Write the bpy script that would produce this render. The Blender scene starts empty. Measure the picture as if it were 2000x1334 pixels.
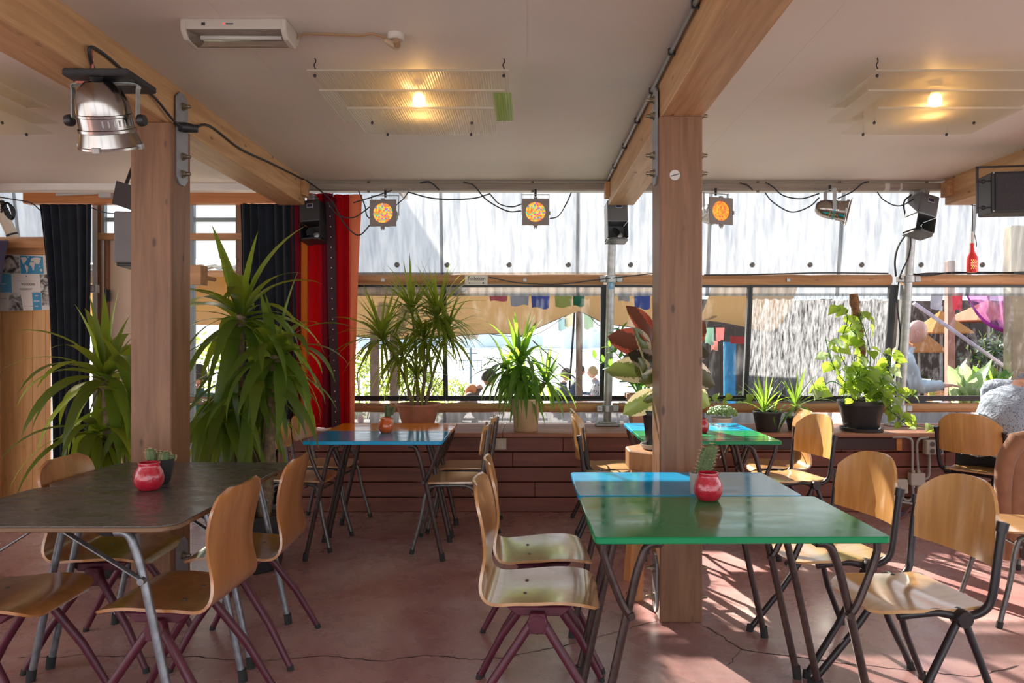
import bpy, bmesh, math, random
from mathutils import Vector, Matrix, Euler, Quaternion
R = math.radians
PI = math.pi
scene = bpy.context.scene
COL = scene.collection
rng = random.Random(7)

# ---------------------------------------------------------------- camera, sky, sun, exposure
EYE = 1.38
FPX = 1400.0
cam_d = bpy.data.cameras.new('camera')
cam_d.sensor_width = 36.0
cam_d.lens = FPX / 2000.0 * 36.0
cam_d.shift_x = -30.0 / 2000.0
cam_d.clip_end = 2000
cam = bpy.data.objects.new('camera', cam_d)
COL.objects.link(cam)
cam.location = (0, 0, EYE)
cam.rotation_euler = (R(90), 0, 0)
scene.camera = cam

world = bpy.data.worlds.new('sky')
scene.world = world
world.use_nodes = True
wn = world.node_tree.nodes
wl = world.node_tree.links
wn.clear()
w_out = wn.new('ShaderNodeOutputWorld')
w_bg = wn.new('ShaderNodeBackground')
w_tc = wn.new('ShaderNodeTexCoord')
w_sep = wn.new('ShaderNodeSeparateXYZ')
w_ramp = wn.new('ShaderNodeValToRGB')
w_ramp.color_ramp.elements[0].position = 0.0
w_ramp.color_ramp.elements[0].color = (0.94, 0.97, 1.0, 1)
w_ramp.color_ramp.elements[1].position = 0.75
w_ramp.color_ramp.elements[1].color = (0.66, 0.80, 1.0, 1)
wl.new(w_tc.outputs['Generated'], w_sep.inputs[0])
wl.new(w_sep.outputs['Z'], w_ramp.inputs['Fac'])
wl.new(w_ramp.outputs['Color'], w_bg.inputs['Color'])
w_bg.inputs['Strength'].default_value = 1.0
wl.new(w_bg.outputs[0], w_out.inputs['Surface'])

SUN_AZ, SUN_EL = 22.0, 31.0
sd = bpy.data.lights.new('sun', 'SUN')
sd.energy = 15.0
sd.angle = R(0.6)
sd.color = (1.0, 0.90, 0.76)
sun = bpy.data.objects.new('sun', sd)
COL.objects.link(sun)
SUN_D = Vector((math.sin(R(SUN_AZ)) * math.cos(R(SUN_EL)), -math.cos(R(SUN_AZ)) * math.cos(R(SUN_EL)), -math.sin(R(SUN_EL))))
sun.rotation_euler = SUN_D.to_track_quat('-Z', 'Y').to_euler()
sun.location = (-8, 30, 20)

vs = scene.view_settings
vs.view_transform = 'Standard'
vs.look = 'None'
vs.gamma = 1.0
vs.use_curve_mapping = False
vs.exposure = 1.6
scene.cycles.max_bounces = 10
scene.cycles.diffuse_bounces = 6
scene.cycles.transparent_max_bounces = 24
scene.cycles.transmission_bounces = 8
scene.cycles.caustics_reflective = False
scene.cycles.caustics_refractive = False
scene.cycles.sample_clamp_indirect = 8.0

# ---------------------------------------------------------------- mesh helpers
class MB:
    def __init__(self):
        self.v = []; self.f = []
    def add(self, vs_, fs_):
        o = len(self.v)
        self.v.extend([tuple(p) for p in vs_])
        self.f.extend([tuple(i + o for i in f) for f in fs_])
        return self
    def box(self, cx, cy, cz, sx, sy, sz, rot=None):
        pts = []
        for dz in (-.5, .5):
            for dy in (-.5, .5):
                for dx in (-.5, .5):
                    p = Vector((dx * sx, dy * sy, dz * sz))
                    if rot is not None: p = rot @ p
                    pts.append(p + Vector((cx, cy, cz)))
        return self.add(pts, [(0, 2, 3, 1), (4, 5, 7, 6), (0, 1, 5, 4), (2, 6, 7, 3), (0, 4, 6, 2), (1, 3, 7, 5)])
    def bx(self, x0, x1, y0, y1, z0, z1):
        return self.box((x0 + x1) / 2, (y0 + y1) / 2, (z0 + z1) / 2, abs(x1 - x0), abs(y1 - y0), abs(z1 - z0))
    def tube(self, pts, r, n=8, cap=True, closed=False):
        P = [Vector(p) for p in pts]
        m = len(P)
        rs = r if isinstance(r, (list, tuple)) else [r] * m
        tang = []
        for i in range(m):
            a = P[i - 1] if (i > 0 or closed) else P[i]
            b = P[(i + 1) % m] if (i < m - 1 or closed) else P[i]
            t = (b - a)
            tang.append(t.normalized() if t.length > 1e-9 else Vector((0, 0, 1)))
        ref = Vector((0, 0, 1)) if abs(tang[0].z) < .9 else Vector((1, 0, 0))
        nrm = (ref - tang[0] * ref.dot(tang[0])).normalized()
        vs_ = []
        for i in range(m):
            nrm = (nrm - tang[i] * nrm.dot(tang[i]))
            nrm = nrm.normalized() if nrm.length > 1e-6 else tang[i].orthogonal().normalized()
            bn = tang[i].cross(nrm)
            for k in range(n):
                a = 2 * PI * k / n
                vs_.append(P[i] + (nrm * math.cos(a) + bn * math.sin(a)) * rs[i])
        fs_ = []
        for i in range(m if closed else m - 1):
            j = (i + 1) % m
            for k in range(n):
                k2 = (k + 1) % n
                fs_.append((i * n + k, i * n + k2, j * n + k2, j * n + k))
        if cap and not closed:
            fs_.append(tuple(range(n - 1, -1, -1)))
            fs_.append(tuple((m - 1) * n + k for k in range(n)))
        return self.add(vs_, fs_)
    def lathe(self, prof, n=20, c=(0, 0, 0), M=None, cap0=True, cap1=True):
        vs_ = []
        for r, z in prof:
            for k in range(n):
                a = 2 * PI * k / n
                p = Vector((r * math.cos(a), r * math.sin(a), z))
                if M is not None: p = M @ p
                vs_.append(p + Vector(c))
        fs_ = []
        for i in range(len(prof) - 1):
            for k in range(n):
                k2 = (k + 1) % n
                fs_.append((i * n + k, i * n + k2, (i + 1) * n + k2, (i + 1) * n + k))
        if cap0: fs_.append(tuple(range(n - 1, -1, -1)))
        if cap1: fs_.append(tuple((len(prof) - 1) * n + k for k in range(n)))
        return self.add(vs_, fs_)
    def sphere(self, c, r, n=12, m=8, s=(1, 1, 1)):
        prof = [(max(1e-4, math.sin(PI * i / m)) * r, -math.cos(PI * i / m) * r) for i in range(m + 1)]
        return self.lathe(prof, n, c, Matrix.Diagonal((s[0], s[1], s[2])))
    def prism(self, poly, axis, d0, d1):
        """poly of 2D points extruded along axis 'x','y' or 'z'."""
        n = len(poly)
        def mk(a, b, d):
            return {'x': (d, a, b), 'y': (a, d, b), 'z': (a, b, d)}[axis]
        vs_ = [mk(a, b, d0) for a, b in poly] + [mk(a, b, d1) for a, b in poly]
        fs_ = [tuple(range(n - 1, -1, -1)), tuple(range(n, 2 * n))]
        for i in range(n):
            j = (i + 1) % n
            fs_.append((i, j, n + j, n + i))
        return self.add(vs_, fs_)
    def grid(self, fn, nu, nv, th=0.0):
        """fn(u,v)->Vector; optional thickness -> closed shell."""
        P = [[Vector(fn(i / nu, j / nv)) for j in range(nv + 1)] for i in range(nu + 1)]
        vs_ = [p for row in P for p in row]
        w = nv + 1
        quads = [(i * w + j, (i + 1) * w + j, (i + 1) * w + j + 1, i * w + j + 1) for i in range(nu) for j in range(nv)]
        if th == 0:
            return self.add(vs_, quads)
        nr = []
        for i in range(nu + 1):
            for j in range(nv + 1):
                a = P[min(i + 1, nu)][j] - P[max(i - 1, 0)][j]
                b = P[i][min(j + 1, nv)] - P[i][max(j - 1, 0)]
                c = a.cross(b)
                nr.append(c.normalized() if c.length > 1e-12 else Vector((0, 0, 1)))
        N = len(vs_)
        top = [p + n_ * th * .5 for p, n_ in zip(vs_, nr)]
        bot = [p - n_ * th * .5 for p, n_ in zip(vs_, nr)]
        fs_ = list(quads) + [tuple(reversed([q + N for q in f])) for f in quads]
        ring = [i * w for i in range(nu + 1)] + [nu * w + j for j in range(1, nv + 1)] + [i * w + nv for i in range(nu - 1, -1, -1)] + [j for j in range(nv - 1, 0, -1)]
        for a in range(len(ring)):
            b = (a + 1) % len(ring)
            fs_.append((ring[b], ring[a], ring[a] + N, ring[b] + N))
        return self.add(top + bot, fs_)

def mesh_of(name, mb, mat, smooth=True, bevel=0.0, angle=40, seg=1):
    me = bpy.data.meshes.new(name)
    me.from_pydata(mb.v, [], mb.f)
    bm = bmesh.new(); bm.from_mesh(me)
    if bevel > 0:
        es = [e for e in bm.edges if len(e.link_faces) == 2 and e.calc_face_angle(0) > R(30)]
        bmesh.ops.bevel(bm, geom=es, offset=bevel, segments=seg, profile=.5, affect='EDGES')
    bmesh.ops.recalc_face_normals(bm, faces=bm.faces)
    bm.to_mesh(me); bm.free()
    if mat is not None:
        me.materials.append(mat)
    if smooth:
        me.polygons.foreach_set('use_smooth', [True] * len(me.polygons))
        me.set_sharp_from_angle(angle=R(angle))
    me.update()
    return me

def obj(name, mb, mat, parent=None, smooth=True, bevel=0.0, angle=40, seg=1, stuff=False):
    me = mb if isinstance(mb, bpy.types.Mesh) else mesh_of(name, mb, mat, smooth, bevel, angle, seg)
    o = bpy.data.objects.new(name, me)
    COL.objects.link(o)
    if parent is not None: o.parent = parent
    if stuff: o['kind'] = 'stuff'
    return o

def tag(o, label=None, cat=None, group=None, kind=None):
    if label: o['label'] = label
    if cat: o['category'] = cat
    if group: o['group'] = group
    if kind: o['kind'] = kind
    return o

def thing(name, label, cat, loc=(0, 0, 0), rotz=0.0, group=None):
    o = bpy.data.objects.new(name, None)
    o.empty_display_size = .05
    COL.objects.link(o)
    o.location = loc
    o.rotation_euler = (0, 0, rotz)
    return tag(o, label, cat, group)

def struct(name, label=None, cat=None):
    o = bpy.data.objects.new(name, None)
    o.empty_display_size = .05
    COL.objects.link(o)
    return tag(o, label, cat, None, 'structure')

def dup(root, loc, rotz, label=None, group=None):
    kids = {}
    for o in COL.objects:
        if o.parent is not None: kids.setdefault(o.parent.name, []).append(o)
    r = root.copy(); COL.objects.link(r)
    r.location = loc; r.rotation_euler = (0, 0, rotz)
    if label: r['label'] = label
    if group: r['group'] = group
    for ch in kids.get(root.name, []):
        c = ch.copy(); COL.objects.link(c); c.parent = r
        for g in kids.get(ch.name, []):
            d = g.copy(); COL.objects.link(d); d.parent = c
    return r

def P(px, py, Y):
    """world point at depth Y that the photograph shows at pixel (px, py)"""
    return Vector(((px - 1030.0) * Y / FPX, Y, EYE - (py - 667.0) * Y / FPX))
def PXX(px, Y): return (px - 1030.0) * Y / FPX
def PZ(py, Y): return EYE - (py - 667.0) * Y / FPX
def smoothpts(pts, n=6):
    """Catmull-Rom through pts"""
    Q = [Vector(p) for p in pts]
    Q = [Q[0] * 2 - Q[1]] + Q + [Q[-1] * 2 - Q[-2]]
    out = []
    for i in range(1, len(Q) - 2):
        for k in range(n):
            t = k / n
            a, b, c, d = Q[i - 1], Q[i], Q[i + 1], Q[i + 2]
            out.append(.5 * ((2 * b) + (c - a) * t + (2 * a - 5 * b + 4 * c - d) * t * t + (3 * b - a - 3 * c + d) * t ** 3))
    out.append(Q[-2])
    return out

# ---------------------------------------------------------------- materials
def newmat(name):
    m = bpy.data.materials.new(name)
    m.use_nodes = True
    nt = m.node_tree
    b = nt.nodes.get('Principled BSDF')
    return m, nt, b
def lin(c):
    return tuple(((x / 255.0) / 12.92 if x / 255.0 <= .04045 else ((x / 255.0 + .055) / 1.055) ** 2.4) for x in c) + (1.0,)
def plain(name, col, rough=.5, metal=0.0, var=0.0, scale=20.0, bump=0.0, bscale=80.0, spec=.5, coat=0.0, stretch=(1, 1, 1), sheen=0.0):
    m, nt, b = newmat(name)
    c = tuple(col) + (1.0,) if len(col) == 3 else col
    b.inputs['Base Color'].default_value = c
    b.inputs['Roughness'].default_value = rough
    b.inputs['Metallic'].default_value = metal
    b.inputs['Specular IOR Level'].default_value = spec
    b.inputs['Coat Weight'].default_value = coat
    b.inputs['Coat Roughness'].default_value = .08
    if sheen: b.inputs['Sheen Weight'].default_value = sheen
    if var > 0 or bump > 0:
        tc = nt.nodes.new('ShaderNodeTexCoord'); mp = nt.nodes.new('ShaderNodeMapping')
        mp.inputs['Scale'].default_value = stretch
        nt.links.new(tc.outputs['Object'], mp.inputs['Vector'])
        if var > 0:
            n = nt.nodes.new('ShaderNodeTexNoise'); n.inputs['Scale'].default_value = scale; n.inputs['Detail'].default_value = 5
            nt.links.new(mp.outputs[0], n.inputs['Vector'])
            r = nt.nodes.new('ShaderNodeValToRGB')
            r.color_ramp.elements[0].position = .3; r.color_ramp.elements[1].position = .7
            r.color_ramp.elements[0].color = tuple(max(0, x * (1 - var)) for x in c[:3]) + (1,)
            r.color_ramp.elements[1].color = tuple(min(1, x * (1 + var)) for x in c[:3]) + (1,)
            nt.links.new(n.outputs['Fac'], r.inputs['Fac'])
            nt.links.new(r.outputs['Color'], b.inputs['Base Color'])
        if bump > 0:
            n2 = nt.nodes.new('ShaderNodeTexNoise'); n2.inputs['Scale'].default_value = bscale; n2.inputs['Detail'].default_value = 4
            nt.links.new(mp.outputs[0], n2.inputs['Vector'])
            bp = nt.nodes.new('ShaderNodeBump'); bp.inputs['Strength'].default_value = bump; bp.inputs['Distance'].default_value = .01
            nt.links.new(n2.outputs['Fac'], bp.inputs['Height'])
            nt.links.new(bp.outputs[0], b.inputs['Normal'])
    return m
def wood(name, c0, c1, axis='z', rough=.5, scale=1.0, knots=0.0, coat=0.0, bump=.15, fine=60.0):
    """grain along axis in object space"""
    m, nt, b = newmat(name)
    tc = nt.nodes.new('ShaderNodeTexCoord'); mp = nt.nodes.new('ShaderNodeMapping')
    lo, hi = .9 * scale, 14.0 * scale
    mp.inputs['Scale'].default_value = {'x': (lo, hi, hi), 'y': (hi, lo, hi), 'z': (hi, hi, lo)}[axis]
    nt.links.new(tc.outputs['Object'], mp.inputs['Vector'])
    n = nt.nodes.new('ShaderNodeTexNoise'); n.inputs['Scale'].default_value = 1.6; n.inputs['Detail'].default_value = 6; n.inputs['Distortion'].default_value = .9
    nt.links.new(mp.outputs[0], n.inputs['Vector'])
    r = nt.nodes.new('ShaderNodeValToRGB')
    r.color_ramp.elements[0].position = .32; r.color_ramp.elements[1].position = .68
    r.color_ramp.elements[0].color = tuple(c0) + (1,); r.color_ramp.elements[1].color = tuple(c1) + (1,)
    nt.links.new(n.outputs['Fac'], r.inputs['Fac'])
    n2 = nt.nodes.new('ShaderNodeTexNoise'); n2.inputs['Scale'].default_value = 7.0; n2.inputs['Detail'].default_value = 3
    nt.links.new(mp.outputs[0], n2.inputs['Vector'])
    mx = nt.nodes.new('ShaderNodeMixRGB'); mx.blend_type = 'MULTIPLY'; mx.inputs['Fac'].default_value = .35
    nt.links.new(r.outputs['Color'], mx.inputs['Color1'])
    nt.links.new(n2.outputs['Fac'], mx.inputs['Color2'])
    g = nt.nodes.new('ShaderNodeMixRGB'); g.blend_type = 'ADD'; g.inputs['Fac'].default_value = .22
    nt.links.new(mx.outputs['Color'], g.inputs['Color1']); nt.links.new(r.outputs['Color'], g.inputs['Color2'])
    last = g.outputs['Color']
    if knots > 0:
        mp2 = nt.nodes.new('ShaderNodeMapping')
        k0, k1 = 2.3, 5.5
        mp2.inputs['Scale'].default_value = {'x': (k0, k1, k1), 'y': (k1, k0, k1), 'z': (k1, k1, k0)}[axis]
        nt.links.new(tc.outputs['Object'], mp2.inputs['Vector'])
        v = nt.nodes.new('ShaderNodeTexVoronoi'); v.inputs['Scale'].default_value = 1.9
        nt.links.new(mp2.outputs[0], v.inputs['Vector'])
        r2 = nt.nodes.new('ShaderNodeValToRGB')
        r2.color_ramp.elements[0].position = .06; r2.color_ramp.elements[1].position = .13
        r2.color_ramp.elements[0].color = (1, 1, 1, 1); r2.color_ramp.elements[1].color = (0, 0, 0, 1)
        nt.links.new(v.outputs['Distance'], r2.inputs['Fac'])
        mu = nt.nodes.new('ShaderNodeMath'); mu.operation = 'MULTIPLY'; mu.inputs[1].default_value = knots
        nt.links.new(r2.outputs['Color'], mu.inputs[0])
        mk = nt.nodes.new('ShaderNodeMixRGB'); mk.inputs['Color2'].default_value = (c0[0] * .35, c0[1] * .28, c0[2] * .25, 1)
        nt.links.new(mu.outputs[0], mk.inputs['Fac']); nt.links.new(last, mk.inputs['Color1'])
        last = mk.outputs['Color']
    nt.links.new(last, b.inputs['Base Color'])
    b.inputs['Roughness'].default_value = rough
    b.inputs['Coat Weight'].default_value = coat; b.inputs['Coat Roughness'].default_value = .16; b.inputs['Coat IOR'].default_value = 1.7
    if bump > 0:
        bp = nt.nodes.new('ShaderNodeBump'); bp.inputs['Strength'].default_value = bump; bp.inputs['Distance'].default_value = .004
        nt.links.new(n2.outputs['Fac'], bp.inputs['Height']); nt.links.new(bp.outputs[0], b.inputs['Normal'])
    return m
def leafmat(name, c0, c1, trans=.5, tcol=None, rough=.35, edge=None):
    m, nt, b = newmat(name)
    tc = nt.nodes.new('ShaderNodeTexCoord')
    n = nt.nodes.new('ShaderNodeTexNoise'); n.inputs['Scale'].default_value = 6.0
    oi = nt.nodes.new('ShaderNodeObjectInfo')
    nt.links.new(tc.outputs['Object'], n.inputs['Vector'])
    ad = nt.nodes.new('ShaderNodeMath'); ad.operation = 'ADD'
    nt.links.new(n.outputs['Fac'], ad.inputs[0]); nt.links.new(oi.outputs['Random'], ad.inputs[1])
    hf = nt.nodes.new('ShaderNodeMath'); hf.operation = 'MULTIPLY'; hf.inputs[1].default_value = .5
    nt.links.new(ad.outputs[0], hf.inputs[0])
    r = nt.nodes.new('ShaderNodeValToRGB')
    r.color_ramp.elements[0].position = .15; r.color_ramp.elements[1].position = .85
    r.color_ramp.elements[0].color = tuple(c0) + (1,); r.color_ramp.elements[1].color = tuple(c1) + (1,)
    nt.links.new(hf.outputs[0], r.inputs['Fac'])
    nt.links.new(r.outputs['Color'], b.inputs['Base Color'])
    b.inputs['Roughness'].default_value = rough
    t = nt.nodes.new('ShaderNodeBsdfTranslucent')
    if tcol is None: tcol = (c1[0] * 2.2, c1[1] * 1.8, c1[2] * 1.0)
    t.inputs['Color'].default_value = tuple(min(1, x) for x in tcol) + (1,)
    mx = nt.nodes.new('ShaderNodeMixShader'); mx.inputs['Fac'].default_value = trans
    out = nt.nodes.get('Material Output')
    nt.links.new(b.outputs[0], mx.inputs[1]); nt.links.new(t.outputs[0], mx.inputs[2])
    nt.links.new(mx.outputs[0], out.inputs['Surface'])
    return m
def clothmat(name, col, trans=.35, rough=.9, tcol=None):
    m, nt, b = newmat(name)
    b.inputs['Base Color'].default_value = tuple(col) + (1,)
    b.inputs['Roughness'].default_value = rough
    b.inputs['Specular IOR Level'].default_value = .1
    t = nt.nodes.new('ShaderNodeBsdfTranslucent'); t.inputs['Color'].default_value = tuple(tcol or col) + (1,)
    mx = nt.nodes.new('ShaderNodeMixShader'); mx.inputs['Fac'].default_value = trans
    out = nt.nodes.get('Material Output')
    nt.links.new(b.outputs[0], mx.inputs[1]); nt.links.new(t.outputs[0], mx.inputs[2])
    nt.links.new(mx.outputs[0], out.inputs['Surface'])
    return m
def glassmat(name, tint=(.9, .95, .95), gloss=.08, streak=0.0, streakcol=(.8, .85, .9), sscale=(30, 30, 3), lo=.45, hi=.75):
    """thin pane: straight-through light plus a weak mirror, optional dried-water streaks that scatter"""
    m, nt, b = newmat(name)
    nt.nodes.remove(b)
    out = nt.nodes.get('Material Output')
    tr = nt.nodes.new('ShaderNodeBsdfTransparent'); tr.inputs['Color'].default_value = tuple(tint) + (1,)
    gl = nt.nodes.new('ShaderNodeBsdfGlossy'); gl.inputs['Roughness'].default_value = .03
    lw = nt.nodes.new('ShaderNodeLayerWeight'); lw.inputs['Blend'].default_value = .12
    mu = nt.nodes.new('ShaderNodeMath'); mu.operation = 'MULTIPLY'; mu.inputs[1].default_value = gloss * 6
    nt.links.new(lw.outputs['Fresnel'], mu.inputs[0])
    mx = nt.nodes.new('ShaderNodeMixShader')
    nt.links.new(mu.outputs[0], mx.inputs['Fac']); nt.links.new(tr.outputs[0], mx.inputs[1]); nt.links.new(gl.outputs[0], mx.inputs[2])
    last = mx.outputs[0]
    if streak > 0:
        tc = nt.nodes.new('ShaderNodeTexCoord'); mp = nt.nodes.new('ShaderNodeMapping'); mp.inputs['Scale'].default_value = sscale
        nt.links.new(tc.outputs['Object'], mp.inputs['Vector'])
        n = nt.nodes.new('ShaderNodeTexNoise'); n.inputs['Scale'].default_value = 1.0; n.inputs['Detail'].default_value = 6; n.inputs['Roughness'].default_value = .65
        nt.links.new(mp.outputs[0], n.inputs['Vector'])
        r = nt.nodes.new('ShaderNodeValToRGB'); r.color_ramp.elements[0].position = lo; r.color_ramp.elements[1].position = hi
        nt.links.new(n.outputs['Fac'], r.inputs['Fac'])
        m2 = nt.nodes.new('ShaderNodeMath'); m2.operation = 'MULTIPLY'; m2.inputs[1].default_value = streak
        nt.links.new(r.outputs['Color'], m2.inputs[0])
        tl = nt.nodes.new('ShaderNodeBsdfTranslucent'); tl.inputs['Color'].default_value = tuple(streakcol) + (1,)
        mx2 = nt.nodes.new('ShaderNodeMixShader')
        nt.links.new(m2.outputs[0], mx2.inputs['Fac']); nt.links.new(last, mx2.inputs[1]); nt.links.new(tl.outputs[0], mx2.inputs[2])
        last = mx2.outputs[0]
    nt.links.new(last, out.inputs['Surface'])
    return m
def emit(name, col, strength):
    m, nt, b = newmat(name)
    b.inputs['Base Color'].default_value = tuple(col) + (1,)
    b.inputs['Emission Color'].default_value = tuple(col) + (1,)
    b.inputs['Emission Strength'].default_value = strength
    return m

M = {}
M['pine'] = wood('pine_timber', (.155, .068, .030), (.245, .118, .058), 'z', .48, 1.0, .85)
M['pine_y'] = wood('pine_timber_beam', (.40, .215, .095), (.56, .33, .16), 'y', .5, 1.0, .85)
M['pine_x'] = wood('pine_timber_header', (.40, .135, .035), (.52, .20, .06), 'x', .5, 1.0, .4)
M['log'] = wood('round_log', (.36, .17, .07), (.55, .29, .13), 'x', .55, .8, .5)
M['rail'] = wood('grey_rail', (.22, .17, .13), (.30, .25, .20), 'x', .5, .8, .1)
M['plank_red'] = wood('red_stained_plank', (.13, .036, .022), (.215, .062, .036), 'x', .5, .8, .2, 0, .2)
M['sill'] = wood('sill_board', (.26, .10, .055), (.42, .19, .11), 'x', .42, .8, .2)
M['panel'] = wood('honey_panel', (.52, .25, .085), (.66, .36, .14), 'z', .5, .6, .25)
M['ply'] = wood('chair_ply', (.50, .25, .075), (.64, .36, .13), 'z', .3, .7, 0, .8, .03)
M['ply_seat'] = wood('chair_ply_seat', (.50, .27, .10), (.64, .39, .17), 'y', .28, .7, 0, 1.0, .03)
M['shell'] = wood('shell_ply', (.32, .125, .035), (.46, .20, .065), 'z', .3, .7, 0, .9, .03)
M['shell_light'] = wood('shell_ply_worn', (.40, .19, .065), (.52, .28, .11), 'z', .28, .7, 0, 1.0, .03)
M['ply_edge'] = wood('ply_edge', (.13, .07, .035), (.26, .15, .08), 'x', .55, 1.0)
M['burgundy'] = plain('burgundy_paint', (.085, .012, .026), .42, 0, .25, 30)
M['tube_dark'] = plain('dark_brown_tube', (.055, .032, .028), .36, .35, .3, 40)
M['tube_black'] = plain('black_frame', (.022, .016, .018), .34, .1, .2, 40)
M['tube_grey'] = plain('grey_steel', (.23, .24, .26), .38, .7, .25, 35)
M['tube_school'] = plain('dull_gunmetal', (.13, .12, .115), .38, .6, .25, 40)
M['black_plastic'] = plain('black_plastic', (.018, .018, .02), .45)
M['dark_pot'] = plain('dark_pot', (.030, .030, .033), .42, 0, .25, 15)
M['rubber'] = plain('rubber', (.02, .02, .02), .8)
M['chrome'] = plain('chrome', (.36, .33, .31), .2, 1.0, .12, 12)
M['steel'] = plain('galvanised_steel', (.42, .43, .42), .42, .65, .2, 22)
M['plate_steel'] = plain('plate_steel', (.33, .34, .37), .42, .5, .12, 10)
M['brass'] = plain('yellowed_nut', (.28, .22, .15), .4, .8)
M['white_paint'] = plain('white_paint', (.72, .70, .66), .6, 0, .06, 6)
M['beige'] = plain('beige_plastic', (.56, .50, .43), .5)
M['grey_plastic'] = plain('grey_plastic', (.42, .40, .38), .5)
M['terracotta'] = plain('terracotta', (.42, .155, .085), .65, 0, .15, 14)
M['cream'] = plain('cream_glaze', (.62, .46, .28), .3, 0, .08, 10)
M['soil'] = plain('soil', (.04, .025, .016), .95, 0, .4, 60, .6)
M['bark'] = plain('bark', (.20, .14, .09), .85, 0, .4, 40, .7, 60)
M['moss'] = plain('coir_pole', (.23, .11, .05), .95, 0, .5, 50, 1.0, 70)
M['yucca'] = leafmat('yucca_leaf', (.045, .082, .022), (.09, .15, .032), .56, (.46, .60, .05))
M['dracaena'] = leafmat('dracaena_leaf', (.07, .12, .02), (.14, .20, .03), .5, (.55, .62, .05))
M['spear'] = leafmat('bright_leaf', (.06, .15, .03), (.14, .28, .05), .45, (.36, .58, .06))
M['zz'] = leafmat('zz_leaf', (.04, .13, .02), (.09, .24, .04), .4, (.25, .50, .05), .22)
M['pothos'] = leafmat('pothos_leaf', (.12, .26, .03), (.30, .46, .06), .5, (.55, .72, .08))
M['pale_leaf'] = leafmat('pale_leaf', (.30, .42, .22), (.45, .55, .30), .4, (.5, .65, .3))
M['succulent'] = leafmat('succulent', (.16, .30, .12), (.30, .46, .20), .25)
M['cactus'] = plain('cactus', (.10, .15, .06), .7, 0, .3, 30, .3)
M['spine'] = plain('spine', (.75, .60, .35), .6)
M['red_glass'] = plain('red_glass', (.62, .02, .05), .12, 0, .2, 30, .5, 35, .6, .6)
M['orange_glass'] = plain('orange_glass', (.80, .13, .015), .14, 0, .1, 30, .2, 35, .6, .6)
for k in ('red_glass', 'orange_glass'):
    bb = M[k].node_tree.nodes['Principled BSDF']
    bb.inputs['Transmission Weight'].default_value = .25
M['black_cloth'] = plain('navy_black_velvet', (.008, .011, .017), .9, 0, .3, 8, 0, 80, .1, 0, (1, 1, 1), .25)
M['red_cloth'] = clothmat('red_cloth', (.34, .006, .012), .45, .8, (.75, .02, .03))
M['crimson_cloth'] = clothmat('crimson_cloth', (.16, .006, .016), .25, .8, (.3, .01, .03))
M['orange_cloth'] = clothmat('orange_cloth', (.55, .16, .02), .35, .8)
M['peach_cloth'] = clothmat('peach_cloth', (.70, .28, .16), .55, .8, (.95, .42, .25))
M['trim_cloth'] = plain('dark_trim', (.035, .006, .012), .8)
M['bead'] = plain('bead', (.75, .65, .6), .3, .3)
M['bulb'] = emit('warm_bulb', (1.0, .62, .22), 14.0)
M['skin'] = plain('skin', (.55, .29, .20), .55)
# ================================================================ the room
CEIL = 2.70
def yw(z): return 6.40 - .1495 * (z - .643)            # window wall leans inwards
def wz(py):                                             # height on the wall plane seen at pixel row py
    z = 1.5
    for _ in range(12): z = PZ(py, yw(z))
    return z
def WP(px, py, off=0.0):
    z = wz(py); y = yw(z)
    return Vector((PXX(px, y), y + off, z))
XL, XR, YB = -6.2, 6.2, -3.6

# floor: worn pink-red sealed concrete
m, nt, b = newmat('red_concrete'); M['floor'] = m
tc = nt.nodes.new('ShaderNodeTexCoord')
def noise(scale, detail=6, rough=.6, dist=0.0, vec=None):
    n = nt.nodes.new('ShaderNodeTexNoise'); n.inputs['Scale'].default_value = scale; n.inputs['Detail'].default_value = detail
    n.inputs['Roughness'].default_value = rough; n.inputs['Distortion'].default_value = dist
    nt.links.new(vec or tc.outputs['Object'], n.inputs['Vector']); return n
def ramp(src, stops):
    r = nt.nodes.new('ShaderNodeValToRGB')
    while len(r.color_ramp.elements) < len(stops): r.color_ramp.elements.new(.5)
    for e, (p, c) in zip(r.color_ramp.elements, stops): e.position = p; e.color = tuple(c) + (1,)
    nt.links.new(src, r.inputs['Fac']); return r
n1 = noise(.9, 7, .62, 1.0); n2 = noise(6, 6, .65, .4); n3 = noise(60, 3, .6)
r1 = ramp(n1.outputs['Fac'], [(.25, (.31, .125, .115)), (.45, (.38, .20, .19)), (.60, (.46, .295, .28)), (.75, (.50, .36, .34))])
r2 = ramp(n2.outputs['Fac'], [(.3, (.84, .81, .80)), (.7, (1.06, 1.05, 1.04))])
mx = nt.nodes.new('ShaderNodeMixRGB'); mx.blend_type = 'MULTIPLY'; mx.inputs['Fac'].default_value = .6
nt.links.new(r1.outputs['Color'], mx.inputs['Color1']); nt.links.new(r2.outputs['Color'], mx.inputs['Color2'])
nt.links.new(mx.outputs['Color'], b.inputs['Base Color'])
rr = ramp(n2.outputs['Fac'], [(.3, (.20, .20, .20)), (.75, (.38, .38, .38))])
nt.links.new(rr.outputs['Color'], b.inputs['Roughness'])
bp = nt.nodes.new('ShaderNodeBump'); bp.inputs['Strength'].default_value = .05; bp.inputs['Distance'].default_value = .01
nt.links.new(n2.outputs['Fac'], bp.inputs['Height']); nt.links.new(bp.outputs[0], b.inputs['Normal'])
floor = obj('floor', MB().bx(XL, XR, YB, 6.6, -.12, 0), M['floor'], None, False); floor['kind'] = 'structure'

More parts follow.
